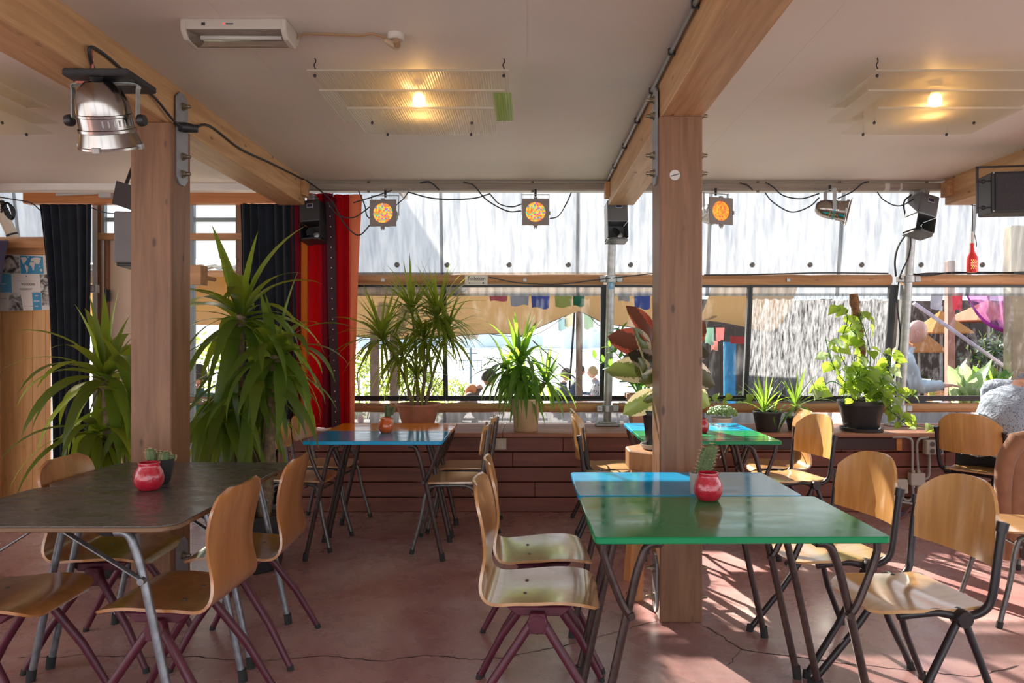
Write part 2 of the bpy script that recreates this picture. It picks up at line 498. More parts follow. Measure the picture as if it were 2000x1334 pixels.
M['crack'] = plain('crack', (.035, .018, .018), .9)
def FP(px, py):
    y = EYE * FPX / (py - 667.0); return Vector(((px - 1030) * y / FPX, y, 0))
def crack(pts, w):
    r_ = random.Random(len(pts) * 7 + int(pts[0][0]))
    Q = []
    base = [FP(*p) for p in pts]
    for a, b_ in zip(base[:-1], base[1:]):
        n = max(2, int((b_ - a).length / .025))
        for k in range(n):
            q = a.lerp(b_, k / n); d = (b_ - a).normalized(); s = Vector((-d.y, d.x, 0))
            Q.append(q + s * r_.uniform(-.008, .008))
    Q.append(base[-1])
    mb = MB(); v = []
    for i, q in enumerate(Q):
        d = (Q[min(i + 1, len(Q) - 1)] - Q[max(i - 1, 0)]).normalized(); s = Vector((-d.y, d.x, 0))
        ww = w * r_.uniform(.4, 1.3) * (.3 if i in (0, len(Q) - 1) else 1)
        v += [q + s * ww + Vector((0, 0, .0006)), q - s * ww + Vector((0, 0, .0006))]
    mb.add(v, [(2 * i, 2 * i + 1, 2 * i + 3, 2 * i + 2) for i in range(len(Q) - 1)])
    obj('crack', mb, M['crack'], floor, False)
crack([(30, 1285), (110, 1284), (160, 1279), (260, 1284), (380, 1283), (500, 1291), (590, 1284), (650, 1282), (740, 1292), (830, 1281), (930, 1288), (1000, 1283), (1090, 1263), (1185, 1240), (1245, 1222), (1285, 1212)], .0035)
crack([(1375, 1222), (1450, 1269), (1490, 1275), (1600, 1290), (1720, 1303), (1900, 1322), (1990, 1300)], .0045)
crack([(1450, 1269), (1438, 1284), (1420, 1300)], .002)
crack([(860, 1092), (930, 1100), (1000, 1117)], .002)
crack([(1185, 1161), (1212, 1170), (1232, 1152)], .0022)

# ceiling: painted boards
M['ceil'] = plain('ceiling_paint', (.715, .655, .575), .55, 0, .06, .9, .05, 3)
ceil = struct('ceiling')
for i in range(10):
    x0 = XL + i * 1.24
    for j in range(4):
        y0 = YB + j * 2.44
        y1 = min(y0 + 2.44, 5.98)
        obj('panel', MB().bx(x0 + .0004, x0 + 1.2396, y0 + .0004, y1 - .0004, CEIL, CEIL + .018), M['ceil'], ceil, False)
obj('roof_deck', MB().bx(XL, XR, YB, 6.18, CEIL + .02, CEIL + .10), M['white_paint'], ceil, False)
obj('edge_strip', MB().bx(-4.6, 5.2, 5.98, 6.10, CEIL - .055, CEIL + .018), M['white_paint'], ceil, False)

# side and rear walls (mostly open to daylight behind the photographer)
def wall_with_openings(name, axis, d, a0, a1, opens, mat):
    mb = MB(); t = .12
    def seg(u0, u1, z0, z1):
        if axis == 'x': mb.bx(d, d + t, u0, u1, z0, z1)
        else: mb.bx(u0, u1, d, d + t, z0, z1)
    u = a0
    for (o0, o1, z0, z1) in opens:
        seg(u, o0, 0, CEIL)
        if z0 > 0: seg(o0, o1, 0, z0)
        if z1 < CEIL: seg(o0, o1, z1, CEIL)
        u = o1
    seg(u, a1, 0, CEIL)
    o = obj(name, mb, mat, None, False); o['kind'] = 'structure'; return o
M['wallpaint'] = plain('warm_wall', (.55, .42, .30), .7, 0, .06, 3)
wall_with_openings('wall_rear', 'y', YB - .12, XL, XR, [(-6.0, -2.2, .1, 2.62), (-2.0, 2.0, .0, 2.62), (2.2, 6.0, .1, 2.62)], M['wallpaint'])
wall_with_openings('wall_left', 'x', XL - .12, YB, 6.5, [(-3.4, -.3, .3, 2.55), (0, 3.2, .3, 2.55)], M['wallpaint'])
wall_with_openings('wall_right', 'x', XR, YB, 6.5, [(-3.4, -.3, .3, 2.55), (0, 3.2, .3, 2.55), (3.5, 5.8, .3, 2.55)], M['wallpaint'])

# beams
def beam(name, x0, x1, label, y1=5.84, y0=YB, zb=2.49):
    return tag(obj(name, MB().bx(x0, x1, y0, y1, zb, CEIL + .005), M['pine_y'], None, False, .004), label, 'beam', None, 'structure')
bm1 = beam('ceiling_beam', -2.02, -1.81, 'pine ceiling beam carrying the silver spotlight on its dark board', 5.84)
bm2 = beam('ceiling_beam', .66, .868, 'pine ceiling beam over the post with the round sticker')
bm3 = beam('ceiling_beam', 3.40, 3.61, 'pine ceiling beam beside the hanging black loudspeaker box at the far right')
bm4 = beam('ceiling_beam', -4.66, -4.45, 'pine ceiling beam ending above the poster wall at the far left')
for bmx, x0 in ((bm1, -1.81), (bm3, 3.40)):
    s = 1 if bmx is bm1 else -1
    obj('rail_block', MB().bx(x0, x0 + s * .035, 5.72, 5.84, 2.55, 2.67), M['log'], bmx, False, .003)
obj('rail_block', MB().bx(.625, .66, 5.72, 5.84, 2.54, 2.66), M['log'], bm2, False, .003)

# columns with bolted steel plates
def bolt(x, y, z, s, parent):
    q = Matrix.Rotation(R(90) * s, 3, 'Y')
    mb = MB().lathe([(.021, 0), (.021, .006)], 16, (x, y, z), q)
    mb.lathe([(.015, .006), (.015, .02)], 6, (x, y, z), q)
    mb.lathe([(.0095, .02), (.0095, .038), (.006, .042)], 10, (x, y, z), q)
    obj('bolt', mb, M['brass'], parent)
def column(x0, x1, y0, label, plates):
    c = tag(obj('timber_column', MB().bx(x0, x1, y0, y0 + .21, 0, 2.49), M['pine'], None, False, .005), label, 'column', None, 'structure')
    for (side, z0, z1, bz) in plates:
        x = x1 if side > 0 else x0
        ya, yb = y0 + .045, y0 + .165
        ch = .035
        pl = MB().prism([(ya + ch, z0), (yb - ch, z0), (yb, z0 + ch), (yb, z1 - ch), (yb - ch, z1), (ya + ch, z1), (ya, z1 - ch), (ya, z0 + ch)], 'x', x, x + side * .009)
        p = obj('steel_plate', pl, M['plate_steel'], c, False, .001)
        for z in bz: bolt(x + side * .009, y0 + .105, z, side, p)
    return c
YC = 3.52
colL = column(-2.005, -1.80, 3.62, 'pine post rising behind the black tables and between the two tall yuccas',
              [(1, 2.19, 2.67, (2.60, 2.34, 2.25)), (-1, 2.19, 2.67, (2.60, 2.34, 2.25)), (1, .03, .36, (.09, .27))])
colR = column(.65, .86, YC, 'pine post with a round pale sticker at the end of the blue and green tables',
              [(-1, 2.17, 2.66, (2.60, 2.52, 2.32, 2.23)), (1, 2.17, 2.66, (2.60, 2.52, 2.32, 2.23)), (-1, .02, .31, (.09, .235)), (1, .02, .31, (.09, .235))])

# ---------------------------------------------------------------- bench of red planks with its sill
YBN = 5.80; SILL = .643
bench = struct('wall_bench')
xb0, xb1 = -2.02, XR
rows = [(0.0, .118), (.122, .240), (.244, .362), (.366, .484), (.488, .606)]
edges_x = [-2.02, -.35, 1.9, 3.15, 4.9, XR]
for i, (z0, z1) in enumerate(rows):
    sh = (i * .41) % 1.0
    xs = [xb0] + [x + sh for x in edges_x[1:-1]] + [xb1]
    for a, b_ in zip(xs[:-1], xs[1:]):
        obj('plank', MB().bx(a + .001, b_ - .001, YBN + rng.uniform(-.002, .002), YBN + .022, z0 + .001, z1 - .002), M['plank_red'], bench, False, .004)
for x in (-1.9, -.9, .4, 1.5, 2.6, 3.7, 4.8, 5.9):
    obj('stud', MB().bx(x, x + .05, YBN + .026, YBN + .10, 0, .61), M['pine'], bench, False)
obj('backing', MB().bx(xb0, xb1, YBN + .105, YBN + .12, 0, .605), M['black_plastic'], bench, False)
xs = [xb0 - .02, -.20, 2.35, 4.4, xb1]
for a, b_ in zip(xs[:-1], xs[1:]):
    obj('sill_board', MB().bx(a, b_ - .002, YBN - .035, 6.12, .608, SILL), M['sill'], bench, False, .005)
    obj('sill_board', MB().bx(a, b_ - .002, 6.123, 6.52, .608, SILL - .002), M['sill'], bench, False, .004)
# dark name-board let into the planks with its orange end blocks
nb = MB().bx(1.55, 2.98, YBN - .012, YBN - .001, .505, .60)
obj('inset_board', nb, plain('dark_board', (.045, .018, .016), .55), bench, False, .003)
for x in (1.60, 2.98):
    obj('end_block', MB().bx(x, x + .045, YBN - .016, YBN - .001, .50, .60), wood('bright_block', (.45, .14, .03), (.6, .24, .07), 'x'), bench, False, .003)

# ---------------------------------------------------------------- window wall
def slab_on_wall(mb, x0, x1, z0, z1, off0, off1):
    v = []
    for z in (z0, z1):
        for o_ in (off0, off1):
            for x in (x0, x1): v.append((x, yw(z) + o_, z))
    mb.add(v, [(0, 1, 3, 2), (4, 6, 7, 5), (0, 4, 5, 1), (2, 3, 7, 6), (0, 2, 6, 4), (1, 5, 7, 3)])
    return mb
# milky corrugated plastic sheets
m, nt, b = newmat('milky_corrugated_plastic'); nt.nodes.remove(b); M['milky'] = m
out = nt.nodes.get('Material Output')
tc = nt.nodes.new('ShaderNodeTexCoord'); mp = nt.nodes.new('ShaderNodeMapping'); mp.inputs['Scale'].default_value = (16, 16, .7)
nt.links.new(tc.outputs['Object'], mp.inputs['Vector'])
n1 = noise(1.0, 6, .7, 0, mp.outputs[0])
r1 = ramp(n1.outputs['Fac'], [(.30, (.045, .05, .056)), (.62, (.105, .105, .107))])
tl = nt.nodes.new('ShaderNodeBsdfTranslucent'); nt.links.new(r1.outputs['Color'], tl.inputs['Color'])
tp = nt.nodes.new('ShaderNodeBsdfTransparent'); r2 = ramp(n1.outputs['Fac'], [(.32, (.28, .30, .325)), (.6, (.47, .475, .48))]); nt.links.new(r2.outputs['Color'], tp.inputs['Color'])
gl = nt.nodes.new('ShaderNodeBsdfPrincipled'); gl.inputs['Base Color'].default_value = (.6, .62, .64, 1); gl.inputs['Roughness'].default_value = .25
m1 = nt.nodes.new('ShaderNodeMixShader'); m1.inputs['Fac'].default_value = .58
m2 = nt.nodes.new('ShaderNodeMixShader'); m2.inputs['Fac'].default_value = .16
nt.links.new(tl.outputs[0], m1.inputs[1]); nt.links.new(tp.outputs[0], m1.inputs[2])
nt.links.new(m1.outputs[0], m2.inputs[1]); nt.links.new(gl.outputs[0], m2.inputs[2]); nt.links.new(m2.outputs[0], out.inputs['Surface'])
M['milky_low'] = m.copy(); M['milky_low'].name = 'milky_corrugated_plastic_thick'
for nd in M['milky_low'].node_tree.nodes:
    if nd.type == 'MIX_SHADER' and abs(nd.inputs['Fac'].default_value - .58) < .01: nd.inputs['Fac'].default_value = .25
    if nd.type == 'VALTORGB' and nd.color_ramp.elements[0].color[0] < .1:
        nd.color_ramp.elements[0].color = (.12, .125, .135, 1); nd.color_ramp.elements[1].color = (.22, .22, .225, 1)
def corr(x0, x1, z0, z1, off, amp=.009, pitch=.0765):
    mb = MB(); n = int(round((x1 - x0) / pitch)) * 6; v = []; f = []
    for i in range(n + 1):
        x = x0 + (x1 - x0) * i / n
        d = math.cos(2 * PI * (x - x0) / pitch) * amp
        for z in (z0, z1): v.append((x, yw(z) + off + d, z))
    for i in range(n): f.append((2 * i, 2 * i + 2, 2 * i + 3, 2 * i + 1))
    return mb.add(v, f)
wallw = struct('wall_window')
zR0, zR1 = wz(557), wz(537)         # upper log rail
zL0, zL1 = wz(805), wz(786)         # lower log rail
seams = [-5.2, -4.45, -3.6]
for a, b_ in ((-5.6, -4.55), (-4.56, -3.80)):
    obj('corrugated_sheet', corr(a, b_ + .02, 1.9, 2.72, .24), M['milky'], wallw, True, 0, 80)
xs = [-1.98, -.76, .42, 1.56, 2.70, 3.84, 4.98, XR]
for i, (a, b_) in enumerate(zip(xs[:-1], xs[1:])):
    obj('corrugated_sheet', corr(a, b_ + .03, zR0 - .09, 2.74, .05 + .004 * (i % 2)), M['milky'], wallw, True, 0, 80)
    obj('corrugated_sheet', corr(a, b_ + .03, SILL, zL0 + .05, .05 + .004 * (i % 2)), M['milky_low'], wallw, True, 0, 80)
# fixing bolts with their grey caps in the plastic, and their washers
capm = plain('grey_cap', (.16, .16, .16), .6)
for px in (775, 873, 994, 1110, 1232, 1470, 1583, 1684, 1800, 1920):
    p = WP(px, 517, .01)
    obj('fixing_cap', MB().lathe([(.024, 0), (.02, .012), (.008, .03)], 10, p, Matrix.Rotation(R(98), 3, 'X')), capm, wallw)
# round log rails
def lograil(name, px0, px1, z, y, r=.045):
    x0, x1 = PXX(px0, y), PXX(px1, y)
    n = 14; pts = []; rs = []
    for i in range(n + 1):
        pts.append((x0 + (x1 - x0) * i / n, y + rng.uniform(-.003, .003), z + rng.uniform(-.003, .003))); rs.append(r * rng.uniform(.95, 1.05))
    o = obj(name, MB().tube(pts, rs, 14), M['log'], None); o['kind'] = 'structure'; return o
zu = (zR0 + zR1) / 2; zl = (zL0 + zL1) / 2
for i, (a, b_) in enumerate(((640, 1178), (1196, 1738), (1762, 2440))):
    t = lograil('trim_%d' % (1 + i), a, b_, zu, yw(zu) - .035)
    lograil('trim_%d' % (4 + i), a, b_, zl, yw(zl) - .035, .042)
    for j, pxs in enumerate(((748, 1025), (1540,), (1785,))[i]):
        q = P(pxs, 547, yw(zu) - .085)
        obj('fixing_plate', MB().box(q.x, q.y, q.z, .03, .008, .03), M['steel'], t, False, .002)
# black framed windows: glass panes
M['frame'] = plain('black_window_frame', (.03, .032, .035), .4, .2)
M['glass'] = glassmat('clear_pane', (.47, .49, .50), .10, .10, (.3, .32, .34), (9, 9, 1.2), .5, .8)
M['glass_frost'] = glassmat('streaked_pane', (.47, .49, .50), .10, .80, (.10, .105, .115), (60, 60, 4), .34, .62)
M['glass_r'] = glassmat('dusty_pane', (.50, .51, .53), .10, .10, (.3, .3, .34), (20, 20, 9), .5, .85)
zT, zB = wz(559), wz(778)
def window(k, px0, px1, glass, l=.03, r=.03):
    ym = yw(1.3)
    x0, x1 = PXX(px0, ym), PXX(px1, ym)
    w = struct('window_%d' % k)
    mb = MB()
    slab_on_wall(mb, x0, x1, zB - .022, zB + .022, -.02, .03)
    slab_on_wall(mb, x0, x1, zT - .010, zT + .012, -.02, .03)
    slab_on_wall(mb, x0, x0 + l, zB + .022, zT - .010, -.018, .028)
    slab_on_wall(mb, x1 - r, x1, zB + .022, zT - .010, -.018, .028)
    obj('window_frame', mb, M['frame'], w, False)
    g = MB().add([(x0 + l, yw(zB), zB + .02), (x1 - r, yw(zB), zB + .02), (x1 - r, yw(zT - .062), zT - .062), (x0 + l, yw(zT - .062), zT - .062)], [(0, 1, 2, 3)])
    obj('pane', g, glass, w, False)
window(1, 640, 869, M['glass'], .03, .018)
window(2, 869.5, 1182, M['glass'], .018, .045)
window(3, 1190, 1459, M['glass'], .03, .018)
window(4, 1459.5, 1741, M['glass_frost'], .018, .06)
window(5, 1752, 2440, M['glass_r'], .02, .03)

# steel poles of the leaning frame
def steel_pole(px_bot, px_top, label, py_bot=830, r=.035, extra=True):
    a = Vector((PXX(px_bot, 6.36), 6.36 - .07, SILL)); zt = 2.69
    b_ = Vector((PXX(px_top, yw(zt)), yw(zt) - .07, zt))
    root = thing('steel_pole', label, 'pole', a)
    d = b_ - a
    obj('tube', MB().tube([(0, 0, .0), d * .5, d], r, 16), M['steel'], root)
    obj('base_flange', MB().box(0, 0, .012, .21, .13, .024).box(0, 0, .03, .15, .10, .014), M['steel'], root, False, .004)
    for z in (zl, zu):
        if not extra: break
        t = (z - SILL) / (zt - SILL); q = d * t
        mb = MB().lathe([(.05, -.03), (.05, .03)], 16, q).box(q.x - .07, q.y, q.z, .05, .05, .05).box(q.x + .07, q.y, q.z, .05, .05, .05)
        c = obj('clamp', mb, M['steel'], root, True, .003)
        obj('clamp_bolt', MB().lathe([(.011, 0), (.011, .018)], 6, q + Vector((-.07, -.025, 0)), Matrix.Rotation(R(90), 3, 'X')), M['brass'], c, False)
    return root, a, d
poleC, pa, pd = steel_pole(1184, 1196, 'grey steel pole standing on the sill behind the rubber plant')
poleR, qa, qd = steel_pole(1748, 1777, 'leaning grey steel pole wound with a black cable beside the pothos')
t = thing('steel_pole', 'pale leaning steel pole above the poster wall at the far left', 'pole', (PXX(62, 6.37), 6.37, 1.95))
obj('tube', MB().tube([(0, 0, 0), (-.23, -.17, .74)], .045, 16), plain('tan_paint', (.55, .46, .36), .5), t)
obj('band', MB().tube([(-.112, -.083, .36), (-.117, -.0865, .375)], .047, 16), M['rubber'], t)
tt = .60
st = obj('sticker', MB().grid(lambda u, v: pd * tt + Vector((math.sin((v - .5) * 1.6) * .0358, -math.cos((v - .5) * 1.6) * .0358 + 0, (u - .5) * .09)) + Vector((0, pd.y / pd.z * (u - .5) * .09, 0)), 4, 8), plain('blue_sticker', (.25, .45, .62), .5, 0, .4, 40), poleC)

# hanging rail under the ceiling edge
yr = 5.90
rail = thing('lighting_rail', 'long grey brown rail under the ceiling edge carrying the spotlights', 'rail', (PXX(1220, yr), yr, PZ(365, yr)))
x0, x1 = PXX(597, yr) - PXX(1220, yr), PXX(1850, yr) - PXX(1220, yr)
obj('bar', MB().bx(x0, x1, -.03, .03, -.030, .030), M['rail'], rail, False, .012, 40, 2)
for px in (720, 1040, 1480, 1640, 1810):
    x = PXX(px, yr) - PXX(1220, yr)
    obj('rail_bolt', MB().lathe([(.012, -.045), (.012, .04), (.007, .045)], 8, (x, 0, 0)), M['brass'], rail)
for px, w in ((1730, .06), (1757, .04)):
    x = PXX(px, yr) - PXX(1220, yr)
    obj('tape_wrap', MB().bx(x - w / 2, x + w / 2, -.032, .032, -.033, .033), plain('clear_tape', (.55, .52, .48), .3), rail, False, .012)

# ---------------------------------------------------------------- left bay: header, door, window, plank wall
YLB = 6.20
hd = tag(obj('header_beam', MB().bx(PXX(52, YLB), -2.03, YLB - .05, YLB + .05, PZ(399, YLB), PZ(376, YLB)), M['pine_x'], None, False, .004), None, None, None, 'structure')
obj('lintel_filler', MB().bx(-4.33, -1.98, YLB - .02, YLB + .02, PZ(376, YLB), CEIL), M['white_paint'], hd, False)
obj('conduit', MB().tube([(PXX(110, 6.12), 6.12, PZ(380, 6.12)), (PXX(205, 6.12), 6.12, PZ(376, 6.12))], .012, 8), M['grey_plastic'], hd)
obj('junction_box', MB().box(PXX(205, 6.1), 6.12, PZ(377, 6.1), .11, .06, .075), M['grey_plastic'], hd, False, .006)
wl_ = struct('wall_left_bay')
# honey plank wall left
xe = PXX(101, 6.3)
x = -6.1; k = 0
while x < xe - .02:
    w = min([.10, .085, .115, .095][k % 4], xe - x)
    obj('plank', MB().bx(x + .0012, x + w - .0012, 6.28 + rng.uniform(-.0012, .0012), 6.30, 0, PZ(487, 6.28)), M['panel'], wl_, False, .002)
    x += w; k += 1
obj('top_board', MB().prism([(-6.1, PZ(498, 6.25)), (xe - .01, PZ(497, 6.25)), (xe - .02, PZ(483, 6.25)), (-5.0, PZ(470, 6.25)), (-6.1, PZ(470, 6.25))], 'y', 6.24, 6.275), M['log'], wl_, False, .003)
for k in range(4):
    pass
lg = obj('trim_7', MB().tube([(-6.1, 6.2, PZ(474, 6.2)), (PXX(95, 6.16), 6.16, PZ(474, 6.16))], [.045, .05], 14), M['log'], None); lg['kind'] = 'structure'
# posts and door
postm = M['log']
def wpost(px0, px1, z0, z1, y=6.26, d=.06, mat=None, parent=None, name='post'):
    return obj(name, MB().bx(PXX(px0, y), PXX(px1, y), y, y + d, z0, z1), mat or M['pine'], parent or wl_, False, .003)
wpost(180, 190, 0, PZ(398, 6.26), mat=M['white_paint'])
wpost(190, 198, 0, PZ(398, 6.26), mat=M['pine'])
wpost(203, 209, 0, PZ(468, 6.26), y=6.25, mat=M['pine'])
wpost(460, 475, 0, PZ(398, 6.26), mat=M['pine'])
obj('transom', MB().bx(PXX(190, 6.24), PXX(475, 6.24), 6.24, 6.31, PZ(468, 6.24), PZ(455, 6.24)), M['log'], wl_, False, .004)
door = struct('door_1')
obj('door_leaf', MB().bx(PXX(209, 6.3), PXX(258, 6.3), 6.30, 6.34, .01, PZ(470, 6.3)), plain('beige_door', (.62, .45, .32), .5, 0, .05, 4), door, False, .004)
for z in (1.78, .9, .3):
    obj('hinge', MB().tube([(PXX(206, 6.23), 6.235, z - .06), (PXX(206, 6.23), 6.235, z + .06)], .012, 8).box(PXX(209, 6.24), 6.245, z, .05, .008, .10), M['black_plastic'], door)
w6 = struct('window_6')
fr = MB()
fr.bx(PXX(200, 6.3), PXX(470, 6.3), 6.29, 6.32, PZ(433, 6.3), PZ(425, 6.3))
fr.bx(PXX(200, 6.3), PXX(206, 6.3), 6.28, 6.33, PZ(455, 6.3), PZ(398, 6.3))
fr.bx(PXX(258, 6.3), PXX(270, 6.3), 6.28, 6.33, 0, PZ(455, 6.3))
fr.bx(PXX(372, 6.3), PXX(380, 6.3), 6.28, 6.33, 0, PZ(398, 6.3))
obj('window_frame', fr, plain('grey_green_frame', (.25, .30, .31), .5), w6, False, .003)
gm = MB().add([(PXX(200, 6.31), 6.31, PZ(455, 6.31)), (PXX(470, 6.31), 6.31, PZ(455, 6.31)), (PXX(470, 6.31), 6.31, PZ(398, 6.31)), (PXX(200, 6.31), 6.31, PZ(398, 6.31))], [(0, 1, 2, 3)])
obj('pane', gm, M['glass'], w6, False)
gm = MB().add([(PXX(258, 6.31), 6.31, .05), (PXX(470, 6.31), 6.31, .05), (PXX(470, 6.31), 6.31, PZ(468, 6.31)), (PXX(258, 6.31), 6.31, PZ(468, 6.31))], [(0, 1, 2, 3)])
obj('pane', gm, M['glass'], w6, False)
obj('rail', MB().bx(PXX(360, 6.28), PXX(475, 6.28), 6.26, 6.30, PZ(790, 6.28), PZ(775, 6.28)), M['pine'], w6, False, .003)

# ---------------------------------------------------------------- curtains
def curtain(name, label, x0, x1, y, z0, z1, folds, amp, mat, top=None, bot=None, phase=0.0, parent=None, th=.004):
    def fn(u, v):
        z = z1 + (z0 - z1) * u
        a = x0 + (top[0] if top else 0) * (1 - u) ** 3 + (bot[0] if bot else 0) * u
        c = x1 + (top[1] if top else 0) * (1 - u) ** 3 + (bot[1] if bot else 0) * u
        x = a + (c - a) * v
        ph = 2 * PI * folds * v + phase
        d = amp * (.55 + .45 * math.sin(3.1 * v * folds * .37 + 1)) * math.sin(ph + .5 * math.sin(u * 2.2 + v * 5))
        return (x + .25 * amp * math.cos(ph * 1.0 + u), y + d * (.7 + .4 * u), z)
    mb = MB().grid(fn, 16, max(24, int(folds * 9)), th)
    o = obj(name, mb, mat, parent, True, 0, 70)
    if label: tag(o, label, 'curtain')
    return o
curtain('dark_curtain', 'dark navy velvet curtain hanging beside the poster wall', PXX(101, 6.05), PXX(178, 6.05), 6.05, .03, PZ(399, 6.05), 6, .032, M['black_cloth'], (-.11, .0), (.0, -.03))
curtain('dark_curtain', 'dark navy velvet curtain hanging next to the red curtain', PXX(475, 5.98), PXX(578, 5.98), 5.98, .02, PZ(398, 5.98), 7, .035, M['black_cloth'], (-.03, .0), (-.02, .03))
curtain('dark_curtain', 'strip of dark purple curtain at the left frame edge by the poster', PXX(-120, 6.0), PXX(-22, 6.0), 6.0, .03, PZ(470, 6.0), 4, .03, plain('plum_cloth', (.035, .03, .06), .9), (.0, .16), (0, 0))
yc = 5.97
rc = thing('red_curtain', 'red cloth curtain with a dark beaded trim band, tied up by the window', 'curtain', (PXX(636, yc), yc, SILL))
def cpart(name, px0, px1, mat, folds, amp, ph=0., ytop=378, zbot=.02, top=None, bot=None, dy=0.0):
    return curtain(name, None, PXX(px0, yc) - rc.location.x, PXX(px1, yc) - rc.location.x, dy, zbot, PZ(ytop, yc) - SILL, folds, amp, mat, top, bot, ph, rc)
cpart('cloth_edge', 568, 588, M['crimson_cloth'], 1.2, .02, 0, 380)
cpart('orange_stripe', 585, 600, M['orange_cloth'], .8, .014, 1, 395)
cpart('cloth', 598, 640, M['red_cloth'], 2.4, .022, .4, 378)
cpart('cloth_fold', 630, 652, M['crimson_cloth'], 1.2, .02, 2, 378, dy=-.012)
cpart('cloth', 650, 682, M['red_cloth'], 1.7, .02, 1.1, 380)
cpart('cloth', 680, 700, M['peach_cloth'], 1.2, .016, .2, 380, .02, (0, .03), (.0, -.035))
tb = MB().grid(lambda u, v: (PXX(639 + 17 * v + 12 * u, yc) - rc.location.x, -.052 + .008 * math.sin(u * 9), PZ(395, yc) - SILL + (.03 - PZ(395, yc) + SILL) * u), 14, 3, .004)
band = obj('trim_band', tb, M['trim_cloth'], rc)
for k in range(22):
    u = (k + .5) / 22
    obj('bead', MB().sphere((PXX(639 + 8.5 + 12 * u, yc) - rc.location.x, -.058 + .008 * math.sin(u * 9), PZ(395, yc) - SILL + (.03 - PZ(395, yc) + SILL) * u), .0055, 6, 4), M['bead'], band)
obj('tie_knot', MB().sphere((PXX(645, yc) - rc.location.x, -.02, PZ(392, yc) - SILL), .06, 10, 7, (1, .7, .6)), M['crimson_cloth'], rc)
# ================================================================ tables
def painted(name, col, rough=.10, bump=.04, spec=.38):
    m, nt, b = newmat(name)
    tc = nt.nodes.new('ShaderNodeTexCoord')
    mp = nt.nodes.new('ShaderNodeMapping'); mp.inputs['Scale'].default_value = (4, 9, 4)
    nt.links.new(tc.outputs['Object'], mp.inputs['Vector'])
    n = nt.nodes.new('ShaderNodeTexNoise'); n.inputs['Scale'].default_value = 1.6; n.inputs['Detail'].default_value = 5
    nt.links.new(mp.outputs[0], n.inputs['Vector'])
    r = nt.nodes.new('ShaderNodeValToRGB')
    r.color_ramp.elements[0].position = .3; r.color_ramp.elements[1].position = .7
    r.color_ramp.elements[0].color = (rough * .7,) * 3 + (1,); r.color_ramp.elements[1].color = (rough * 1.9,) * 3 + (1,)
    nt.links.new(n.outputs['Fac'], r.inputs['Fac']); nt.links.new(r.outputs['Color'], b.inputs['Roughness'])
    b.inputs['Base Color'].default_value = tuple(col) + (1,)
    b.inputs['Specular IOR Level'].default_value = spec
    n2 = nt.nodes.new('ShaderNodeTexNoise'); n2.inputs['Scale'].default_value = 7; n2.inputs['Detail'].default_value = 4
    nt.links.new(tc.outputs['Object'], n2.inputs['Vector'])
    bp = nt.nodes.new('ShaderNodeBump'); bp.inputs['Strength'].default_value = bump; bp.inputs['Distance'].default_value = .01
    nt.links.new(n2.outputs['Fac'], bp.inputs['Height']); nt.links.new(bp.outputs[0], b.inputs['Normal'])
    return m
M['t_green'] = painted('green_gloss_paint', (.004, .25, .09))
M['t_blue'] = painted('blue_gloss_paint', (.005, .36, .72))
M['t_orange'] = painted('orange_gloss_paint', (.92, .29, .01))
M['t_black'] = painted('black_worn_top', (.10, .092, .086), .22, .012, .6)
def rrect(w, d, r, n=4):
    pts = []
    for cx, cy, a0 in ((w / 2 - r, d / 2 - r, 0), (-w / 2 + r, d / 2 - r, 90), (-w / 2 + r, -d / 2 + r, 180), (w / 2 - r, -d / 2 + r, 270)):
        for k in range(n + 1):
            a = R(a0 + 90 * k / n); pts.append((cx + r * math.cos(a), cy + r * math.sin(a)))
    return pts
def table(x0, x1, y0, y1, h, label, group, topmat, legmat, edge=None, corner=.02, th=.022, outer=True, rot=0.0):
    w, d = x1 - x0, y1 - y0
    t = thing('folding_table', label, 'table', ((x0 + x1) / 2, (y0 + y1) / 2, 0), rot, group)
    tb_ = .005 if edge else th
    top = obj('tabletop', MB().prism(rrect(w, d, corner), 'z', h - tb_, h), topmat, t, True, .0015 if edge else .003, 35)
    if edge: obj('plywood_edge', MB().prism(rrect(w - .001, d - .001, corner), 'z', h - th, h - tb_ - .0005), edge, t, True, .003)
    r = .0145
    for s in (-1, 1):
        xt, xf = s * (w / 2 - .17), s * (w / 2 - .005)
        for k in (-1, 1):
            yy = k * (d / 2 - .055)
            path = smoothpts([(xt - s * .05, yy, h - th - .012), (xt - s * .012, yy, h - th - .018), (xt + s * .012, yy, h - th - .06), (xt + s * .05, yy, h - .22), (xf, yy, .015)], 4)
            leg = obj('leg', MB().tube(path, r, 10), legmat, t)
            obj('foot_cap', MB().tube([(xf - s * .004, yy, .05), (xf + s * .002, yy, .0)], .018, 10), M['rubber'], leg)
            tz = h - .27; tx = xt + (xf - xt) * .30
            if outer:
                sp = smoothpts([(s * (w / 2 - .03), yy + k * .018, h - th - .008), (s * (w / 2 - .035), yy + k * .018, h - .075), (tx + s * .03, yy + k * .018, tz + .05), (tx - s * .004, yy + k * .018, tz)], 4)
                br = obj('brace', MB().tube(sp, .0125, 8), legmat, t)
            else:
                a = Vector((xt - s * .20, yy + k * .016, h - th - .012)); b_ = Vector((tx, yy + k * .016, tz + .08)); dd = b_ - a
                q = dd.to_track_quat('X', 'Y').to_matrix()
                c = (a + b_) / 2
                br = obj('brace', MB().box(c.x, c.y, c.z, dd.length + .02, .005, .024, q), legmat, t, False, .001)
            obj('pivot_bolt', MB().lathe([(.012, -.01), (.012, .012)], 8, (tx, yy + k * .022, tz + (.08 if not outer else .01)), Matrix.Rotation(R(90), 3, 'X')), legmat, br, False)
        obj('cross_bar', MB().tube([(xt - s * .05, -d / 2 + .055, h - th - .012), (xt - s * .05, d / 2 - .055, h - th - .012)], .012, 8), legmat, t)
    return t
